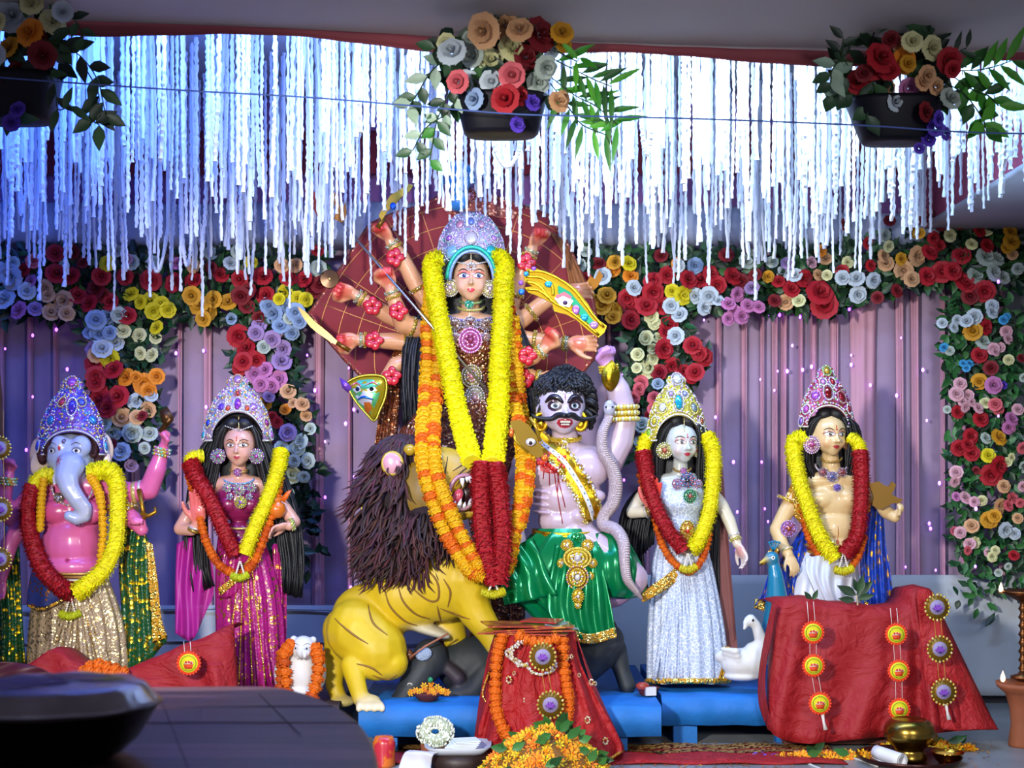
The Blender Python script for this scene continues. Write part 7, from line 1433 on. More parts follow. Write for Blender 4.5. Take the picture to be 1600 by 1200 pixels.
def badge(root, fg, px, py, d, r, kind):
    k = fg.s; c = fg.p(px, py, d)
    if kind == 'y':
        t = inst_root = bpy.data.objects.new('badge', None)
        mb = MB(); mb.lathe([(.001, .004), (r*k*.92, .004), (r*k, .002), (r*k, 0), (.001, 0)], c, 28, hx('e83c10'), axis=(0, -1, 0))
        for i in range(22): a = 2*PI*i/22; mb.ball(c+Vector((r*k*math.cos(a), -.002, r*k*math.sin(a))), r*k*.11, None, hx('e84818'), 5, 3)
        o = obj('badge', mb, M_matte, root)
        mb = MB(); mb.lathe([(.001, .007), (r*k*.80, .0065), (r*k*.82, .004), (.001, .004)], c, 28, hx('d8d010'), axis=(0, -1, 0)); obj('badge_face', mb, M_matte, o2(o, c), ) if False else None
        o3 = obj('badge_face', mb, M_matte, o)
        mb = MB(); mb.tube([c+Vector((r*k*.66*math.cos(a), -.0075, r*k*.66*math.sin(a))) for a in np.linspace(0, 2*PI, 24, endpoint=False)], r*k*.03, 5, hx('6a8a10'), closed=True); obj('green_ring', mb, M_matte, o)
        mb = MB(); mb.slab([c+Vector((x*r*k, -.0072, z*r*k)) for x, z in ((-.42, -.1), (.42, -.1), (.30, -.48), (-.30, -.48))], .002, col=hx('e04818')); mb.slab([c+Vector((x*r*k, -.0072, z*r*k)) for x, z in ((-.44, -.08), (-.2, .16), (.1, .22), (.42, .10), (.44, -.08))], .002, col=hx('e8b8a8'))
        for q in ((-.2, .1), (.05, .12), (.25, .04)): mb.ball(c+Vector((q[0]*r*k, -.009, q[1]*r*k)), r*k*.11, None, hx('d03828'), 6, 4)
        obj('pot_emblem', mb, M_matte, o)
    else:
        mb = MB(); mb.lathe([(.001, .005), (r*k*.96, .005), (r*k*.9, -.001), (.001, 0)], c, 28, hx('8a6a20'), axis=(0, -1, 0)); o = obj('badge', mb, M_foilc, root)
        mb = MB()
        for i in range(20): a = 2*PI*i/20; mb.ball(c+Vector((r*k*math.cos(a), -.004, r*k*1.05*math.sin(a))), r*k*.13, None, hx(['d8b838', 'f0e080'][i % 2]), 5, 3)
        obj('beads', mb, M_jewel, o, kind='stuff')
        mb = MB(); mb.lathe([(.001, .008), (r*k*.6, .007), (r*k*.62, .004), (.001, .004)], c, 24, hx('9488ac'), axis=(0, -1, 0)); obj('badge_face', mb, M_matte, o)
        mb = MB(); lotus(mb, c, r*k*.9, -.009); obj('lotus', mb, M_matte, o)
def badge_string(label, Y, items, kind, r, top, tail=True, dpx=0):
    fg = Fg(Y); root = thing('badge_string', label, 'hanging ornament', fg.p(*top, 0))
    mb = MB(); pts = [top]+[(x, y) for x, y in items]
    for a, b_ in zip(pts[:-1], pts[1:]):
        for sx in (-5, 5): mb.tube([fg.p(a[0]+sx, a[1], 0), fg.p(b_[0]+sx, b_[1], 0)], .0012, 4, hx('e8dcd0' if kind == 'y' else 'c89a40'))
    obj('cord', mb, M_matte, root)
    for x, y in items: badge(root, fg, x, y, 3, r, kind)
    if tail:
        x, y = items[-1]; mb = MB(); mb.tube([fg.p(x+4, y+r, 0), fg.p(x+6, y+r+12, 2), fg.p(x+9, y+r+24, 2)], [3*fg.s, 2*fg.s, 4*fg.s], 6, hx('e8e4e0')); obj('tassel', mb, M_matte, root)
def drape_box(name, label, cat, Y, outline_top, outline_bot, m, dtop, dbot, nf=9, amp=7, yback=.35, Yb=None):
    """cloth hanging from a top edge (px,py) to a bottom edge, with folds and a top lid running back"""
    fg = Fg(Y); T = curve(outline_top, 60); B_ = curve(outline_bot, 60); mb = MB(); rows = []
    base = thing(name, label, cat, fg.p(B_[30][0], B_[30][1], 0))
    top_back = [fg.p(x, y, dtop)+Vector((0, yback, -.02)) for x, y in T]
    rows.append(top_back); rows.append([fg.p(x, y, dtop)+Vector((0, yback*.5, .004*math.sin(i*.7))) for i, (x, y) in enumerate(T)])
    for j in range(15):
        t = j/14; row = []
        for i in range(60):
            x = T[i][0]+(B_[i][0]-T[i][0])*t; y = T[i][1]+(B_[i][1]-T[i][1])*t; e = min(1, min(i, 59-i)/6)
            row.append(fg.p(x, y, dtop+(dbot-dtop)*t-26*(1-e)**2+amp*t**.6*(math.sin(i/59*nf*2*PI+t*1.5)+.5*math.sin(i*.83+t*4))*e+(2.5*math.sin(i*.31+j*.55))))
        rows.append(row)
    mb.grid(rows); o = obj('cloth', mb, m, base); solid(o, .004); return base, fg
# right red-draped box
base, fg = drape_box('draped_box', 'large box covered with red net cloth in front of the bare-chested idol', 'draped box', 5.9,
    [(1206, 942), (1250, 936), (1310, 944), (1380, 950), (1412, 948), (1424, 938), (1432, 922), (1452, 920)], [(1196, 1130), (1215, 1152), (1262, 1162), (1330, 1156), (1400, 1150), (1460, 1146), (1500, 1142), (1558, 1140)], M_redsheer, 0, 34, 7, 9)
mb = MB(); bx0, bx1 = X(1222, 5.95), X(1440, 5.95); mb.box(((bx0+bx1)/2, 6.02, .26), (bx1-bx0, .24, .50), None, hx('6a3a30')); obj('box', mb, M_matte, base, smooth=False)
sheet(fg, [[(1206, 944, 4), (1196, 990, 2), (1186, 1050, 0), (1186, 1100, 4), (1200, 1140, 12)], [(1214, 946, 14), (1206, 990, 18), (1196, 1050, 22), (1198, 1100, 26), (1212, 1146, 36)]], 'side_cloth', M_redsheer, base, 3, 3)
sheet(fg, [[(1432, 922, 12), (1436, 970, 16), (1445, 1060, 24), (1460, 1142, 36)], [(1450, 920, 16), (1472, 990, 22), (1500, 1070, 30), (1528, 1140, 44)], [(1458, 926, 4), (1492, 1010, 8), (1526, 1080, 14), (1560, 1140, 24)]], 'corner_cloth', M_red, base, 5, 2)
badge_string('string of three yellow badges hanging at the left of the right red-draped box', 5.74, [(1270, 988), (1271, 1040), (1281, 1099)], 'y', 17, (1266, 940))
badge_string('string of three yellow badges hanging in the middle of the right red-draped box', 5.74, [(1400, 991), (1404, 1048), (1405, 1108)], 'y', 16.5, (1396, 950), False)
badge_string('string of three gold badges with purple lotuses at the right edge of the red-draped box', 5.74, [(1464, 949), (1468, 1014), (1474, 1081)], 'g', 19, (1462, 925))
def plant(label, x, y, Y, pts):
    r_ = thing('twig', label, 'twig', P(x, y, Y)); mb = MB()
    for i, (a, b_, L) in enumerate(pts): leaf_mb(mb, P(a, b_, Y-.01*i), (L[0], -.3, L[1]), L[2], L[2]*.45, hx('2a4a26' if i % 2 else '1e3a20'), None, 3)
    obj('leaves', mb, M_leaf, r_); mb = MB(); mb.tube([P(x, y+10, Y), P(x, y-6, Y), P(pts[0][0], pts[0][1], Y)], .004, 6, hx('c8b890')); obj('stem', mb, M_matte, r_)
plant('green mango-leaf sprig standing on the red-draped box behind the middle badges', 1340, 945, 5.92, [(1338, 930, (-1, .5, .09)), (1338, 930, (.8, .7, .09)), (1340, 925, (-.3, 1, .06)), (1340, 935, (1, .2, .07)), (1336, 938, (-1, .1, .07)), (1342, 928, (.2, 1, .08))])
plant('small green leaf standing on the red-draped box above the left badges', 1268, 945, 5.92, [(1268, 938, (-.5, .6, .05)), (1270, 938, (.4, .9, .05))])
# centre stand draped in red
fc = Fg(5.62); base = thing('draped_stand', 'small stand draped in bright red sequined cloth at the centre front', 'draped stand', P(850, 1190, 5.62).__class__((P(850, 1190, 5.62).x, 5.62, 0)))
rows = [[(775, 985, 0), (800, 990, 26), (840, 992, 34), (875, 990, 26), (898, 985, 0)], [(772, 1030, 6), (795, 1035, 32), (840, 1040, 42), (885, 1035, 34), (905, 1030, 8)], [(758, 1090, 8), (785, 1095, 38), (845, 1100, 50), (905, 1095, 42), (930, 1085, 10)], [(745, 1150, 8), (775, 1160, 42), (845, 1168, 60), (925, 1165, 50), (966, 1150, 12)], [(742, 1188, 4), (775, 1196, 44), (850, 1200, 66), (935, 1194, 56), (972, 1176, 12)]]
sheet(fc, rows, 'cloth', M_red, base, 7, 5, 70, 30, .004)
sheet(fc, [[(775, 985, 0), (762, 1030, -20), (770, 1060, -60)], [(758, 1090, 8), (750, 1090, -30), (760, 1090, -70)], [(742, 1188, 4), (738, 1180, -30), (744, 1170, -70)]], 'side_cloth', M_red, base, 4, 3)
sheet(fc, [[(898, 985, 0), (902, 1000, -30), (900, 1010, -70)], [(930, 1085, 10), (936, 1085, -30), (934, 1085, -70)], [(972, 1176, 12), (975, 1170, -30), (972, 1160, -70)]], 'side_cloth', M_red, base, 4, 3)
mb = MB(); mb.tube([fc.p(*q) for q in curve([(742, 1186, 8), (775, 1194, 47), (850, 1198, 69), (935, 1192, 59), (972, 1174, 14)], 30)], 2.2*fc.s, 6); mb.tube([fc.p(*q) for q in curve([(764, 1050, 12), (754, 1085, 14), (768, 1105, 22), (780, 1118, 34)], 20)], 1.5*fc.s, 6); obj('gold_border', mb, M_goldseq, base)
mb = MB(); mb.box(fc.p(838, 1090, -22), (.26, .2, .50), None, hx('6a1a18')); obj('stand', mb, M_matte, base, smooth=False)
rnd = random.Random(12)
for (x, y, r_) in [(795, 1062, 7), (803, 1052, 4), (822, 1094, 7), (885, 1028, 6), (893, 1026, 4), (924, 1066, 6), (905, 1055, 4), (918, 1125, 7), (946, 1158, 7), (892, 1095, 4), (770, 1090, 4), (930, 1068, 4)]:
    mb = MB()
    for k in range(7): a = k*.9; mb.ball(fc.p(x+r_*.5*math.cos(a), y+r_*.7*math.sin(a), 46+rnd.uniform(0, 2)), r_*.30*fc.s, None, hx(rnd.choice(['f4e8c0', 'e8d8b0', 'd8a850'])), 5, 3)
    obj('sequin_motif', mb, M_jewel, base)
mb = MB()
for k in range(130):
    t = rnd.random(); a = PI*t; x = 805+10*math.cos(a*2)+rnd.uniform(-6, 6); y = 1000+42*t; mb.ball(fc.p(x, y, 44+rnd.uniform(0, 5)), rnd.uniform(1.4, 2.6)*fc.s, None, hx(rnd.choice(['f4ead8', 'e0c898', 'ffffff'])), 5, 3)
for k in range(60):
    a = rnd.uniform(.3, PI-.2); x = 845-26*math.cos(a)+rnd.uniform(-3, 3); y = 1028+26*math.sin(a); mb.ball(fc.p(x, y, 50+rnd.uniform(0, 3)), rnd.uniform(1.6, 2.8)*fc.s, None, hx(rnd.choice(['f4ead8', 'e8d050', 'ffffff'])), 5, 3)
obj('silver_tinsel', mb, M_jewel, base, kind='stuff')
badge_string('string of two gold badges with purple lotuses on the central red-draped stand', 5.42, [(848, 1026), (860, 1101)], 'g', 20, (846, 1000), False)
mari_garland(fc, 'orange marigold garland laid over the central red-draped stand', [([(785, 992, 28), (776, 1030, 34), (774, 1080, 42), (778, 1120, 52), (796, 1158, 66)], 19, 'O', 'O'), ([(880, 1000, 40), (882, 1050, 48), (888, 1090, 56), (886, 1128, 64)], 18, 'O', 'O'), ([(812, 994, 42), (830, 1002, 46), (850, 1004, 46), (868, 998, 44)], 18, 'O', 'O')], 20)
# stack of flat packets on top
rt = thing('packet_stack', 'flat pile of red and gold printed packets on top of the central stand', 'packets', P(832, 978, 5.6))
M_pack = mat('printed_packet', hx('a03824'), .3, kind='patch', c2=hx('d08c20'), pscale=14, thr=.55, coat=.5)
for k, (x0, x1, y, tl) in enumerate([(752, 890, 978, .0), (760, 898, 972, -.03), (768, 893, 967, -.05), (756, 880, 975, .02)]):
    mb = MB(); x_ = X((x0+x1)/2, 5.6); zz = .512+k*.010; mb.box((x_, 5.62, zz), ((x1-x0)/F*5.6, .20, .006), Matrix.Rotation(tl, 3, 'Y')@Matrix.Rotation((k-1.5)*.12, 3, 'Z')); obj('packet', mb, M_pack, rt, smooth=False)
mb = MB(); mb.slab([Vector((X(812, 5.6), 5.60, .553)), Vector((X(868, 5.6), 5.53, .553)), Vector((X(882, 5.6), 5.66, .556)), Vector((X(830, 5.6), 5.70, .557))], .004, Vector((0, 0, 1)), hx('b82028')); obj('red_packet', mb, M_paint, rt, smooth=False)
mb = MB(); mb.slab([Vector((X(850, 5.6), 5.52, .548)), Vector((X(905, 5.6), 5.54, .528)), Vector((X(885, 5.6), 5.68, .545)), Vector((X(855, 5.6), 5.68, .556))], .001, Vector((0, 0, 1)), hx('c8c8c8')); obj('plastic_sleeve', mb, sheer('clear_plastic', hx('c8c8d0'), .35, .15), rt, smooth=False)
# ---------------------------------------------------------------- loose marigold petals
PET = []
for h in ('f07808', 'f2b80a', 'f4960c', 'e8c814'):
    m_ = MB(); c = hx(h)
    for k in range(6):
        a = k*PI/3; d = Vector((math.cos(a), math.sin(a), .35)); s_ = Vector((-math.sin(a), math.cos(a), 0))*.22; m_.add([d*.1, d*.6-s_, d*1.0, d*.6+s_], [(0, 1, 2, 3)], c)
    me = m_.mesh('petal', smooth=False); me.materials.append(M_petal); PET.append(me)
def heap(label, cx, Y, rx, ry, h, n, leaves, seed, zb=0, bcol='7a5010'):
    rnd = random.Random(seed); root = thing('marigold_heap', label, 'flower heap', (X(cx, Y), Y, zb)); mb = MB()
    mb.lathe([(rx*.92, 0), (rx*.8, h*.35), (rx*.5, h*.72), (rx*.2, h*.92), (.001, h*.95)], (X(cx, Y), Y, zb), 24, hx(bcol), sy=ry/rx); obj('heap_base', mb, M_petal, root)
    for k in range(n):
        a = rnd.random()*2*PI; r = rnd.random()**.6; z = h*(1-r**1.7); s = rnd.uniform(.016, .028)
        p = Vector((X(cx, Y)+rx*r*math.cos(a), Y+ry*r*math.sin(a), zb+z+.006)); nrm = Vector((math.cos(a)*r, math.sin(a)*r-.4, .8)) + Vector((rnd.uniform(-.5, .5), rnd.uniform(-.5, .3), 0))
        inst('petal', PET[rnd.choice((0, 1, 1, 2, 2, 3))], root, Matrix.Translation(p)@facing(nrm, spin=rnd.random()*6)@Matrix.Diagonal((s, s, s, 1)))
    mb = MB()
    for k in range(n*2):
        a = rnd.random()*2*PI; r = rnd.random()**.55; p = Vector((X(cx, Y)+rx*r*math.cos(a)*1.03, Y+ry*r*math.sin(a)*1.03, zb+h*(1-r**1.7)+.004)); c = hx(rnd.choice(['f2c40a', 'f4960c', 'f07808', 'f0d020', '5a7a20'])); s = rnd.uniform(.010, .02)
        d = Vector((rnd.uniform(-1, 1), rnd.uniform(-1, .2), rnd.uniform(.1, 1))).normalized(); e = d.orthogonal().normalized(); mb.add([p, p+d*s*.6-e*s*.3, p+d*s, p+d*s*.6+e*s*.3], [(0, 1, 2, 3)], c)
    obj('petal_litter', mb, M_petal, root, smooth=False, kind='stuff')
    for k in range(leaves):
        a = rnd.random()*2*PI; r = rnd.uniform(.2, 1); mb = MB(); p = Vector((X(cx, Y)+rx*r*math.cos(a), Y+ry*r*math.sin(a)-.02, zb+h*(1-r**1.7)+.022)); leaf_mb(mb, p, (rnd.uniform(-1, 1), -.4, rnd.uniform(-.2, .6)), rnd.uniform(.05, .08), .035, hx(rnd.choice(['1e4a24', '2f6a30', '3c7a3a'])), None, 3); obj('leaf', mb, M_leaf, root)
heap('big heap of marigold petals and green leaves in front of the central red stand', 852, 5.20, .27, .20, .20, 295, 40, 31)
heap('low scatter of marigold petals at the right rear of the brass pot', 1450, 5.82, .20, .07, .022, 150, 6, 32)
heap('thin line of marigold petals along the hem of the right red-draped box', 1320, 5.66, .28, .035, .008, 120, 4, 33)
rnd = random.Random(77); mb = MB()
for k in range(420):
    Y = rnd.uniform(5.4, 6.0); px = rnd.choice((rnd.uniform(960, 1240), rnd.uniform(900, 1560))); p = Vector((X(px, Y), Y, .003)); s = rnd.uniform(.004, .013); a = rnd.random()*6.28
    d = Vector((math.cos(a), math.sin(a), 0)); e = Vector((-d.y, d.x, 0)); c = hx(rnd.choice(['e88a10', 'c87818', 'f0a820', '9a6a28', 'd05818']))
    mb.add([p-d*s, p-e*s*.4+Vector((0, 0, .002)), p+d*s, p+e*s*.4+Vector((0, 0, .003))], [(0, 1, 2, 3)], c)
obj('loose_petals', mb, M_petal, label='loose orange petals strewn over the grey floor', cat='petals', kind='stuff')
for i, (px, py, lab) in enumerate([(1026, 1180, 'green leaf on the floor right of the central red stand'), (1048, 1176, 'dark leaf on the floor between the stand and the chalk line'), (985, 1192, 'green leaf on the floor at the corner of the big petal heap'), (1028, 1182, None)]):
    if lab:
        Y = CH*F/(py-HY); mb = MB(); leaf_mb(mb, P(px, py, Y)+Vector((0, 0, .008)), (1, -.2, .05), .07, .04, hx('2a4420'), (0, 0, 1), 3); leaf_mb(mb, P(px, py, Y)+Vector((0, 0, .01)), (.5, .8, .1), .05, .03, hx('223a1c'), (0, 0, 1), 3); tag(obj('leaf', mb, M_leaf, None, origin=P(px, py, Y)), lab, 'leaf')
mb = MB(); rnd = random.Random(2)
for k in range(160):
    Y = 5.72+rnd.gauss(0, .03); p = Vector((X(1225+rnd.gauss(0, 22), Y), Y, .004+rnd.random()*.006)); s = rnd.uniform(.005, .014); a = rnd.random()*6.28; d = Vector((math.cos(a), math.sin(a), rnd.uniform(-.3, .3))); e = Vector((-d.y, d.x, .2)); mb.add([p-d*s, p-e*s*.5, p+d*s, p+e*s*.5], [(0, 1, 2, 3)], hx(rnd.choice(['6a50c8', '8a70e0', 'a898f0', '5038a0'])))
obj('violet_shreds', mb, M_matte, label='small scatter of shiny violet shreds on the floor by the red-draped box', cat='decoration', kind='stuff')
# chalk line on the floor
mb = MB(); q = [P(x, y, CH*F/(y-HY))+Vector((0, 0, .003)) for x, y in curve([(1250, 1186), (1300, 1184), (1340, 1188), (1370, 1200)], 14)]+[P(x, y, CH*F/(y-HY))+Vector((0, 0, .003)) for x, y in ((1330, 1200),)]
mb.tube(curve([tuple(P(x, y, CH*F/(y-HY))+Vector((0, 0, .002))) for x, y in ((1244, 1186), (1300, 1184), (1342, 1188), (1372, 1200))], 20), .006, 6, hx('c8c8c4'), flat=.3); mb.tube(curve([tuple(P(x, y, CH*F/(y-HY))+Vector((0, 0, .002))) for x, y in ((1244, 1186), (1262, 1194), (1285, 1204))], 12), .006, 6, hx('c8c8c4'), flat=.3)
obj('chalk_line', mb, M_matte, label='pale chalk line drawn on the floor left of the brass pot', cat='chalk drawing')
# red and gold mat between the stands
rt = thing('mat', 'red mat with woven gold bands lying before the blue platforms', 'mat', (X(1080, 5.8), 5.8, 0))
mb = MB(); mb.grid([[Vector((X(600+700*k/40, 5.8), y, .006+.004*math.sin(k*.9+y*9))) for k in range(41)] for y in (5.52, 5.6, 5.7, 5.8, 5.92)]); solid(obj('cloth', mb, M_red, rt), .004)
for yy, h_ in ((5.86, .05), (5.76, .03)):
    mb = MB(); mb.grid([[Vector((X(600+700*k/40, 5.8), y, .0095+.004*math.sin(k*.9+y*9))) for k in range(41)] for y in (yy-h_, yy+h_)]); obj('gold_band', mb, mat('woven_gold_band', hx('a07838'), .6, kind='sequin', c2=hx('6a1c18'), pscale=90, thr=.4, bump=.4), rt)
# ---------------------------------------------------------------- brass vessels at the lower right
M_brass = mat('brass', hx('9a7a34'), .26, 1, noise=.15, bscale=20); M_dark = mat('dark_tray_metal', hx('3c1c18'), .3, .6)
YT = 5.58; tx = X(1420, YT)
rt = thing('tray', 'round dark metal tray at the lower right holding the brass pot', 'tray', (tx, YT, .0)); mb = MB()
mb.lathe([(.001, .004), (.16, .004), (.19, .018), (.2, .03), (.205, .03), (.195, .012), (.165, 0), (.001, 0)], (tx, YT, 0), 48); obj('dish', mb, M_dark, rt)
rt = thing('brass_pot', 'round-bellied brass water pot standing on the dark tray', 'pot', (X(1424, YT), YT, .006)); k = YT/F; mb = MB()
mb.lathe([(.001, 0), (26*k, 0), (28*k, 4*k), (24*k, 14*k), (20*k, 18*k), (30*k, 26*k), (39*k, 36*k), (41*k, 46*k), (37*k, 58*k), (29*k, 64*k), (25*k, 66*k), (25*k, 63*k), (.001, 63*k)], (X(1421, YT), YT, .006), 48); sub(obj('body', mb, M_brass, rt), 1)
mb = MB(); mb.ball((X(1455, YT), YT-.02, .006+36*k), (9*k, 7*k, 12*k), None, (1, 1, 1), 12, 8); obj('spout', mb, M_brass, rt)
rt = thing('brass_bowl', 'small shiny brass bowl on the dark tray right of the pot', 'bowl', (X(1476, YT), YT-.03, .006)); mb = MB()
mb.lathe([(.001, 0), (14*k, 0), (20*k, 6*k), (24*k, 16*k), (25.5*k, 17*k), (22*k, 14*k), (15*k, 4*k), (.001, 3*k)], (X(1476, YT), YT-.04, .006), 32); obj('body', mb, mat('shiny_brass', hx('b8862c'), .15, 1), rt)
mb = MB(); mb.ball((X(1471, YT), YT-.04, .006+12*k), (15*k, 14*k, 5*k), None, hx('c89a3c'), 14, 8); obj('contents', mb, M_matte, rt)
rt = thing('paper_roll', 'white rolled paper napkin on the tray left of the brass pot', 'paper roll', (X(1382, YT), YT-.06, .01)); mb = MB()
A0, A1 = Vector((X(1366, YT), YT-.02, .045)), Vector((X(1394, YT), YT-.14, .032)); ax = (A1-A0).normalized(); e1 = ax.orthogonal().normalized(); e2 = ax.cross(e1)
rows = [[A0.lerp(A1, v)+(e1*math.cos(a)+e2*math.sin(a))*(.030-.0022*a/2)*(1.0+.1*v) for a in np.linspace(0, 4*PI, 48)] for v in (0, .25, .5, .75, 1)]; mb.grid(rows); solid(obj('paper', mb, mat('white_paper', hx('dedee0'), .7), rt), .0015)
# ---------------------------------------------------------------- oil lamps at the right edge
M_bronze = mat('aged_bronze', hx('7a4c28'), .35, .85, noise=.2); M_terra = mat('terracotta', hx('a05a38'), .75, noise=.15, bscale=30)
M_flame = mat('flame', (1, 1, 1), .5, emit=(1.0, 0.5, 0.22), es=5)
def flame(root, x, Y, z, h):
    mb = MB(); mb.lathe([(.001, 0), (h*.16, h*.12), (h*.22, h*.3), (h*.16, h*.6), (h*.06, h*.85), (.001, h)], (x, Y, z), 14); obj('flame', mb, M_flame, root)
    mb = MB(); mb.tube([(x, Y, z-.01), (x, Y, z+.006)], .002, 5, (0.02, 0.02, 0.02)); obj('wick', mb, M_matte, root)
    light('lamp_flame', 'POINT', (x, Y, z+h*.5), .5, (1, .6, .35), shadow_soft_size=.01)
YL = 5.95; xl = X(1598, YL); rt = thing('oil_lamp_stand', 'tall turned brass oil lamp stand with one flame at the right edge', 'oil lamp', (xl, YL, .39)); z0 = P(0, 1060, YL).z
prof = [(.001, 0), (.05, 0), (.05, .01), (.02, .02), (.014, .03)]
for k in range(9): z = .03+k*.036; prof += [(.010, z), (.019, z+.012), (.012, z+.024)]
zt = P(0, 930, YL).z-z0; prof += [(.012, zt-.03), (.03, zt-.02), (.07, zt), (.09, zt+.012), (.092, zt+.02), (.06, zt+.008), (.001, zt+.006)]
mb = MB(); mb.lathe(prof, (xl, YL, z0), 32); obj('stem', mb, M_bronze, rt); rt.location.z = z0
for o_ in rt.children: o_.data.transform(Matrix.Translation((0, 0, .39-z0)))
mb = MB(); mb.slab([Vector((X(1560, YL), YL, P(0, 926, YL).z)), Vector((X(1580, YL), YL-.03, P(0, 930, YL).z)), Vector((X(1590, YL), YL, P(0, 932, YL).z)), Vector((X(1580, YL), YL+.03, P(0, 930, YL).z))], .006, Vector((0, 0, 1))); obj('spout', mb, M_bronze, rt, smooth=False)
flame(rt, X(1564, YL), YL, P(0, 926, YL).z, 16*YL/F)
YP = 5.9; rt = thing('terracotta_lamp', 'terracotta pot stand with a burning wick at the right edge under the brass stand', 'oil lamp', (X(1594, YP), YP, 0)); k = YP/F; zf = 0
mb = MB(); H_ = P(0, 1066, YP).z
mb.lathe([(.001, 0), (20*k, 0), (21*k, .01), (17*k, H_*.35), (19*k, H_*.6), (25*k, H_*.82), (27*k, H_*.84), (38*k, H_*.93), (40*k, H_*1.0), (36*k, H_*.96), (.001, H_*.90)], (X(1597, YP), YP, 0), 36); obj('body', mb, M_terra, rt)
flame(rt, X(1567, YP), YP-.0, H_, 18*k)
mb = MB(); mb.ball((X(1574, 6.1), 6.1, .02), (.02, .02, .02), None, hx('6a5a50')); 
# ---------------------------------------------------------------- things on the floor at the centre
YF = 5.45; rt = thing('tray', 'square white plastic tray with folded napkins before the blue platform', 'tray', (X(722, YF), YF, 0)); k = YF/F
zc = P(0, 1166, YF).z; mb = MB(); rows = []
for (s_, z) in ((.0, 0), (.72, 0), (.8, .004), (1.0, .026), (1.03, .026), (.8, -.004), (0, -.005)):
    row = []
    for i in range(33):
        a = 2*PI*i/32; q = 5; c_, n_ = math.cos(a+.2), math.sin(a+.2); r_ = (abs(c_)**q+abs(n_)**q)**(-1/q); row.append(Vector((X(716, YF)+c_*r_*s_*.125, YF+n_*r_*s_*.11, zc-.015+z)))
    rows.append(row)
mb.grid(rows); obj('dish', mb, mat('grey_white_plastic', hx('b0b4bc'), .4), rt)
for j in range(5):
    mb = MB(); mb.box((X(722, YF)+.004*j, YF+.0, zc+.0+j*.006), (.12-.006*j, .09, .004), Matrix.Rotation(.1*j-.15, 3, 'Z')); obj('napkin', mb, mat('white_napkin', hx('e4ecf0'), .8) if j == 0 else bpy.data.materials['white_napkin'], rt, smooth=False)
mb = MB(); mb.lathe([(.001, 0), (.10, 0), (.12, .02), (.12, zc-.03), (.10, zc-.018), (.001, zc-.018)], (X(718, YF), YF, 0), 28); tag(obj('stool', mb, mat('dark_brown_pot', hx('2c1c18'), .5), None, origin=(X(718, YF), YF, 0)), 'low dark brown round stool under the square white tray', 'stool')
rt = thing('jasmine_garland', 'coiled white jasmine garland beside the square white tray', 'garland', (X(680, 5.52), 5.52, .06)); rnd = random.Random(6); mb = MB(); c = P(680, 1143, 5.5)
for k in range(520):
    a = rnd.random()*2*PI; b_ = rnd.random()*2*PI; R_ = .040; r_ = .024
    p = c+Vector(((R_+r_*math.cos(b_))*math.cos(a)*1.15, (R_+r_*math.cos(b_))*math.sin(a)*.35+r_*math.sin(b_)*-.9, (R_+r_*math.cos(b_))*math.sin(a)*.85)); mb.ball(p, (.0045, .0045, .006), None, hx(rnd.choice(['e8ead8', 'd8dcc8', 'f0f2e4', 'b8c0a0'])), 5, 3)
obj('buds', mb, M_matte, rt, kind='stuff'); mb = MB(); mb.tube([c+Vector((.04*1.15*math.cos(a), .04*.35*math.sin(a), .04*.85*math.sin(a))) for a in np.linspace(0, 2*PI, 24, endpoint=False)], .02, 8, hx('a8b090'), closed=True); obj('coil', mb, M_matte, rt)
mb = MB(); mb.lathe([(.001, 0), (.045, 0), (.06, .04), (.065, P(0, 1156, 5.5).z), (.001, P(0, 1156, 5.5).z)], (X(682, 5.55), 5.55, 0), 20); tag(obj('clay_pot', mb, M_terra, None, origin=(X(682, 5.55), 5.55, 0)), 'small clay pot under the coiled jasmine garland', 'pot')
fw = Fg(5.35); o = sheet(fw, [[(618, 1215, 20), (630, 1180, 10), (640, 1172, 0)], [(650, 1215, 26), (656, 1178, 14), (665, 1174, 0)], [(672, 1210, 20), (676, 1182, 10), (684, 1176, 0)]], 'cloth', mat('white_cotton', hx('ccccd4'), .85), None, 4, 2, th=.003, origin=fw.p(650, 1200, 10)); tag(o, 'crumpled white cotton cloth at the bottom edge left of the jasmine garland', 'cloth')
rt = thing('bottle', 'red and orange plastic packet bottle standing at the corner of the dark table', 'bottle', (X(600, 5.5), 5.5, 0)); mb = MB(); k = 5.5/F
mb.lathe([(.001, 0), (17*k, 0), (18*k, .01), (17*k, .05), (18*k, P(0, 1160, 5.5).z), (14*k, P(0, 1150, 5.5).z), (.001, P(0, 1149, 5.5).z)], (X(600, 5.5), 5.5, 0), 20); obj('body', mb, mat('red_orange_wrap', hx('c02838'), .3, kind='patch', c2=hx('d87020'), pscale=18, thr=.52, coat=.4), rt)
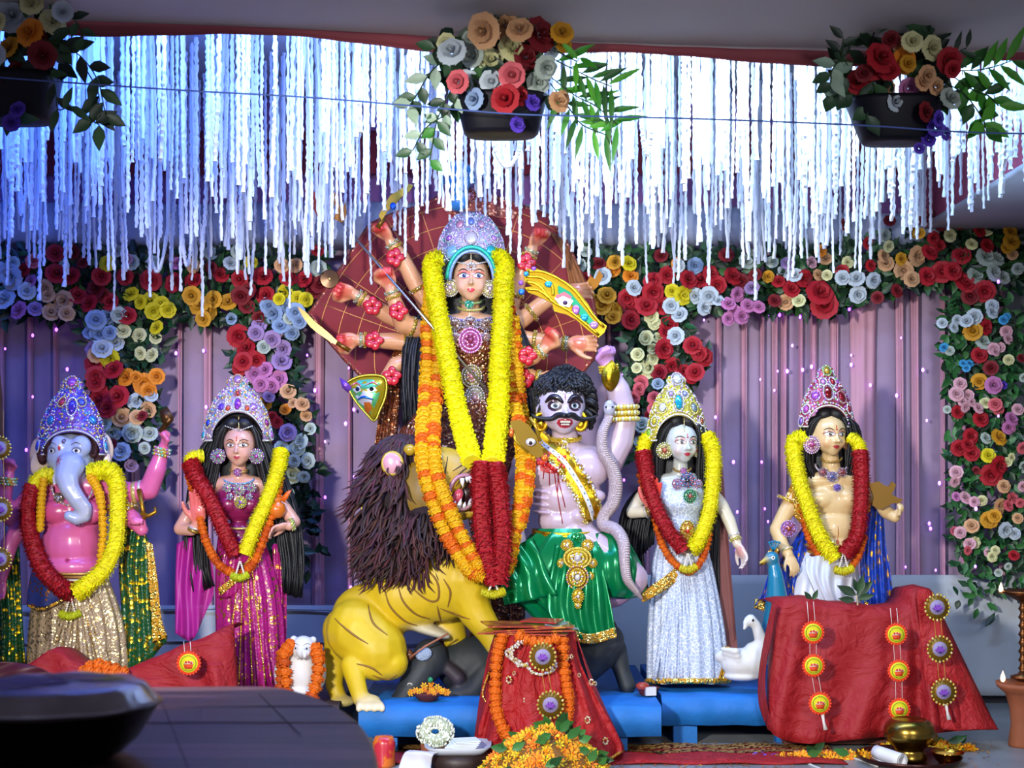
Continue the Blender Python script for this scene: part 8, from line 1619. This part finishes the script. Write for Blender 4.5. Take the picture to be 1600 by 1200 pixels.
# offerings on the platforms
rt = thing('offering_bowl', 'small clay bowl heaped with orange petals by the muzzle of the buffalo', 'bowl', (X(670, 5.85), 5.85, .2)); mb = MB(); mb.lathe([(.001, 0), (.035, 0), (.06, .03), (.065, .035), (.05, .025), (.001, .02)], (X(668, 5.85), 5.85, .2), 20, hx('6a2c28')); obj('bowl', mb, M_matte, rt)
rnd = random.Random(15)
for k in range(46):
    a = rnd.random()*6.28; r_ = .07*math.sqrt(rnd.random()); s = rnd.uniform(.010, .018); inst('petal', PET[rnd.choice((0, 2, 2, 1))], rt, Matrix.Translation((X(672, 5.85)+r_*math.cos(a)*1.2, 5.83+r_*math.sin(a)*.6, .225+.05*(1-r_/.07)*rnd.random()+.01))@facing((rnd.uniform(-1, 1), -1, rnd.uniform(0, 1)))@Matrix.Diagonal((s, s, s, 1)))
mb = MB(); mb.ball((X(673, 5.85), 5.82, .29), (.012, .012, .012), None, hx('108050')); obj('green_bead', mb, M_paint, rt)
rt = thing('offering_bowl', 'small red bowl with a white packet at the hem of the silver sari', 'bowl', (X(1012, 5.98), 5.98, .2)); mb = MB(); mb.lathe([(.001, 0), (.03, 0), (.05, .03), (.054, .034), (.04, .02), (.001, .016)], (X(1012, 6.0), 6.0, .2), 20, hx('7a2c28')); obj('bowl', mb, M_matte, rt)
mb = MB(); mb.box((X(1016, 5.95), 5.94, .225), (.045, .02, .035), Matrix.Rotation(.2, 3, 'Z'), hx('d8d8d8')); obj('packet', mb, M_paint, rt, smooth=False)
mb = MB(); mb.ball((X(1004, 5.95), 5.95, .245), (.03, .02, .018), None, hx('a03c28'), 8, 6); obj('sweet', mb, M_paint, rt)
# ---------------------------------------------------------------- left red cloth in front of the idols
base, fg = drape_box('draped_box', 'long low box covered with red net cloth before the elephant-headed idol', 'draped box', 5.75,
    [(-20, 1052), (40, 1040), (84, 1015), (120, 1038), (160, 1054), (210, 1042), (260, 1020), (310, 1000), (365, 976)], [(-20, 1125), (60, 1128), (120, 1130), (180, 1130), (240, 1128), (290, 1125), (330, 1120), (355, 1118), (375, 1112)], M_redsheer, 0, 20, 7, 6, .22)
mb = MB(); mb.box((X(150, 5.9), 5.86, .11), (1.0, .14, .22), None, hx('5a2a24')); obj('box', mb, M_matte, base, smooth=False)
badge_string('single yellow badge on a cord hanging over the left red cloth', 5.64, [(295, 1036)], 'y', 18, (292, 1002), False)
fg_ = Fg(5.70); rt = thing('marigold_garland', 'short row of orange marigolds lying on the left red cloth', 'garland', fg_.p(170, 1042, 0)); marigolds(fg_, rt, [(132, 1050, 2), (150, 1040, 6), (170, 1044, 8), (192, 1050, 6)], 20, 'O', 'O', 5); marigolds(fg_, rt, [(140, 1048, 14), (165, 1052, 16), (186, 1054, 12)], 18, 'O', 'O', 6)
fL = Fg(5.6); o = sheet(fL, [[(-30, 1040, 0), (10, 1034, 10), (52, 1040, 4), (80, 1052, 0)], [(-30, 1070, 8), (10, 1066, 16), (50, 1066, 12), (84, 1066, 4)]], 'cloth', mat('dark_maroon_cloth', hx('4a1020'), .5), None, 5, 2, origin=fL.p(20, 1060, 0)); tag(o, 'dark maroon crumpled cloth at the left edge beside the red net cloth', 'cloth')
# medallions hanging at the far left edge
badge_string('string of gold medallions with violet stones at the far left edge', 5.9, [(0, 700), (2, 796), (1, 874)], 'g', 17, (0, 640), False)
fL = Fg(6.0); rt = thing('doorpost', 'dark brown post edge at the far left of the picture', 'post', (X(-8, 6.0), 6.0, 0)); mb = MB(); mb.slab([fL.p(x, y, 0) for x, y in ((-40, 560), (-2, 560), (4, 620), (5, 680), (0, 720), (-10, 1100), (-40, 1100))], .05); obj('post', mb, M_wood, rt, smooth=False)
# ---------------------------------------------------------------- foreground table and bowl
M_table = mat('dark_worn_table', hx('2e1a1e'), .42, noise=.4, bscale=14, stretch=(.3, 3.0, 1), bump=.15, kind='patch', c2=hx('644648'), pscale=4, thr=.56)
zT = .72; rt = thing('table', 'dark brown worn wooden table with rounded corner in the left foreground', 'table', (-.75, 2.4, 0))
def tabpt(px, py): Y = (CH-zT)*F/(py-HY); return Vector((X(px, Y), Y, zT))
edge = [tabpt(x, y) for x, y in curve([(-300, 1078), (0, 1074), (240, 1073), (400, 1072), (462, 1079), (520, 1100), (562, 1130), (584, 1165), (592, 1200), (594, 1260), (596, 1400)], 40)]
yn = edge[-1].y; near = [Vector((edge[0].x, yn, zT))]
poly = edge+near; mb = MB(); mb.slab([p-Vector((0, 0, .035)) for p in poly], .035, Vector((0, 0, 1))); tp = obj('tabletop', mb, M_table, rt, smooth=False)
m_ = tp.modifiers.new('b', 'BEVEL'); m_.width = .006; m_.segments = 2
mb = MB()
for a_, b_ in (((250, 1090), (300, 1215)), ((405, 1085), (470, 1150)), ((0, 1130), (560, 1130)), ((250, 1105), (520, 1104))): mb.tube([tabpt(*a_)+Vector((0, 0, .0005)), tabpt(*b_)+Vector((0, 0, .0005))], .0011, 5, (0.01, 0.008, 0.008), flat=.4)
obj('board_joint', mb, M_matte, rt)
for lx, ly in ((-.42, 2.65), (-.42, yn+.12), (-1.3, 2.65), (-1.3, yn+.12)): mb = MB(); mb.tube([(lx, ly, 0), (lx, ly, zT-.03)], [.02, .028], 12); obj('leg', mb, M_table, rt)
YBw = 2.1; xb = X(84, YBw); kb = YBw/F; rt = thing('bowl', 'large dark steel bowl with wide rim on the foreground table', 'bowl', (xb, YBw, zT)); M_steel2 = mat('dark_hammered_steel', hx('342c2c'), .32, .9, noise=.3, bscale=20)
R0 = .158; mb = MB(); zr = zT+.080
mb.lathe([(.001, 0), (.075, 0), (.10, .008), (.125, .03), (.142, .06), (R0-.006, .074), (R0, .080), (R0-.004, .084), (R0-.012, .080), (.13, .06), (.001, .02)], (xb, YBw, zT), 64); obj('body', mb, M_steel2, rt)
rt = thing('lid', 'shallow dented steel lid with powder stains lying on the large bowl', 'lid', (xb, YBw, zr)); mb = MB(); rows = []
for i, (r_, z) in enumerate(((R0-.004, 0), (R0-.012, .005), (.134, .021), (.128, .026), (.10, .028), (.06, .027), (.0, .027))):
    rows.append([Vector((xb+r_*math.cos(a)*(1+.01*math.sin(a*6)), YBw+r_*math.sin(a), zr+.002+z+(.0015*math.sin(a*9) if 1 < i < 4 else 0))) for a in np.linspace(0, 2*PI, 65)])
mb.grid(rows); solid(obj('cover', mb, mat('dented_steel', hx('a09ca6'), .28, .8, bump=.35, bscale=35, noise=.25), rt), .003)
mb = MB(); rnd = random.Random(4)
for cx_, cy_, rx_, ry_, cc in ((-.06, .02, .09, .05, '5a4a90'), (.05, .06, .05, .03, 'a88a9a'), (.085, .05, .035, .03, 'b8a820'), (-.1, -.06, .07, .04, '6a5a98'), (.01, .09, .06, .03, '8a6a8c')):
    pts_ = [Vector((xb+cx_*.8+rx_*.8*math.cos(a)*(1+.25*math.sin(a*3+cx_*40)), YBw+cy_*.8+ry_*.8*math.sin(a)*(1+.2*math.sin(a*4)), zr+.0318)) for a in np.linspace(0, 2*PI, 20, endpoint=False)]; mb.add(pts_+[Vector((xb+cx_*.8, YBw+cy_*.8, zr+.0322))], [(i, (i+1) % 20, 20) for i in range(20)], hx(cc))
obj('powder_stain', mb, mat('coloured_powder', None, .6), rt)
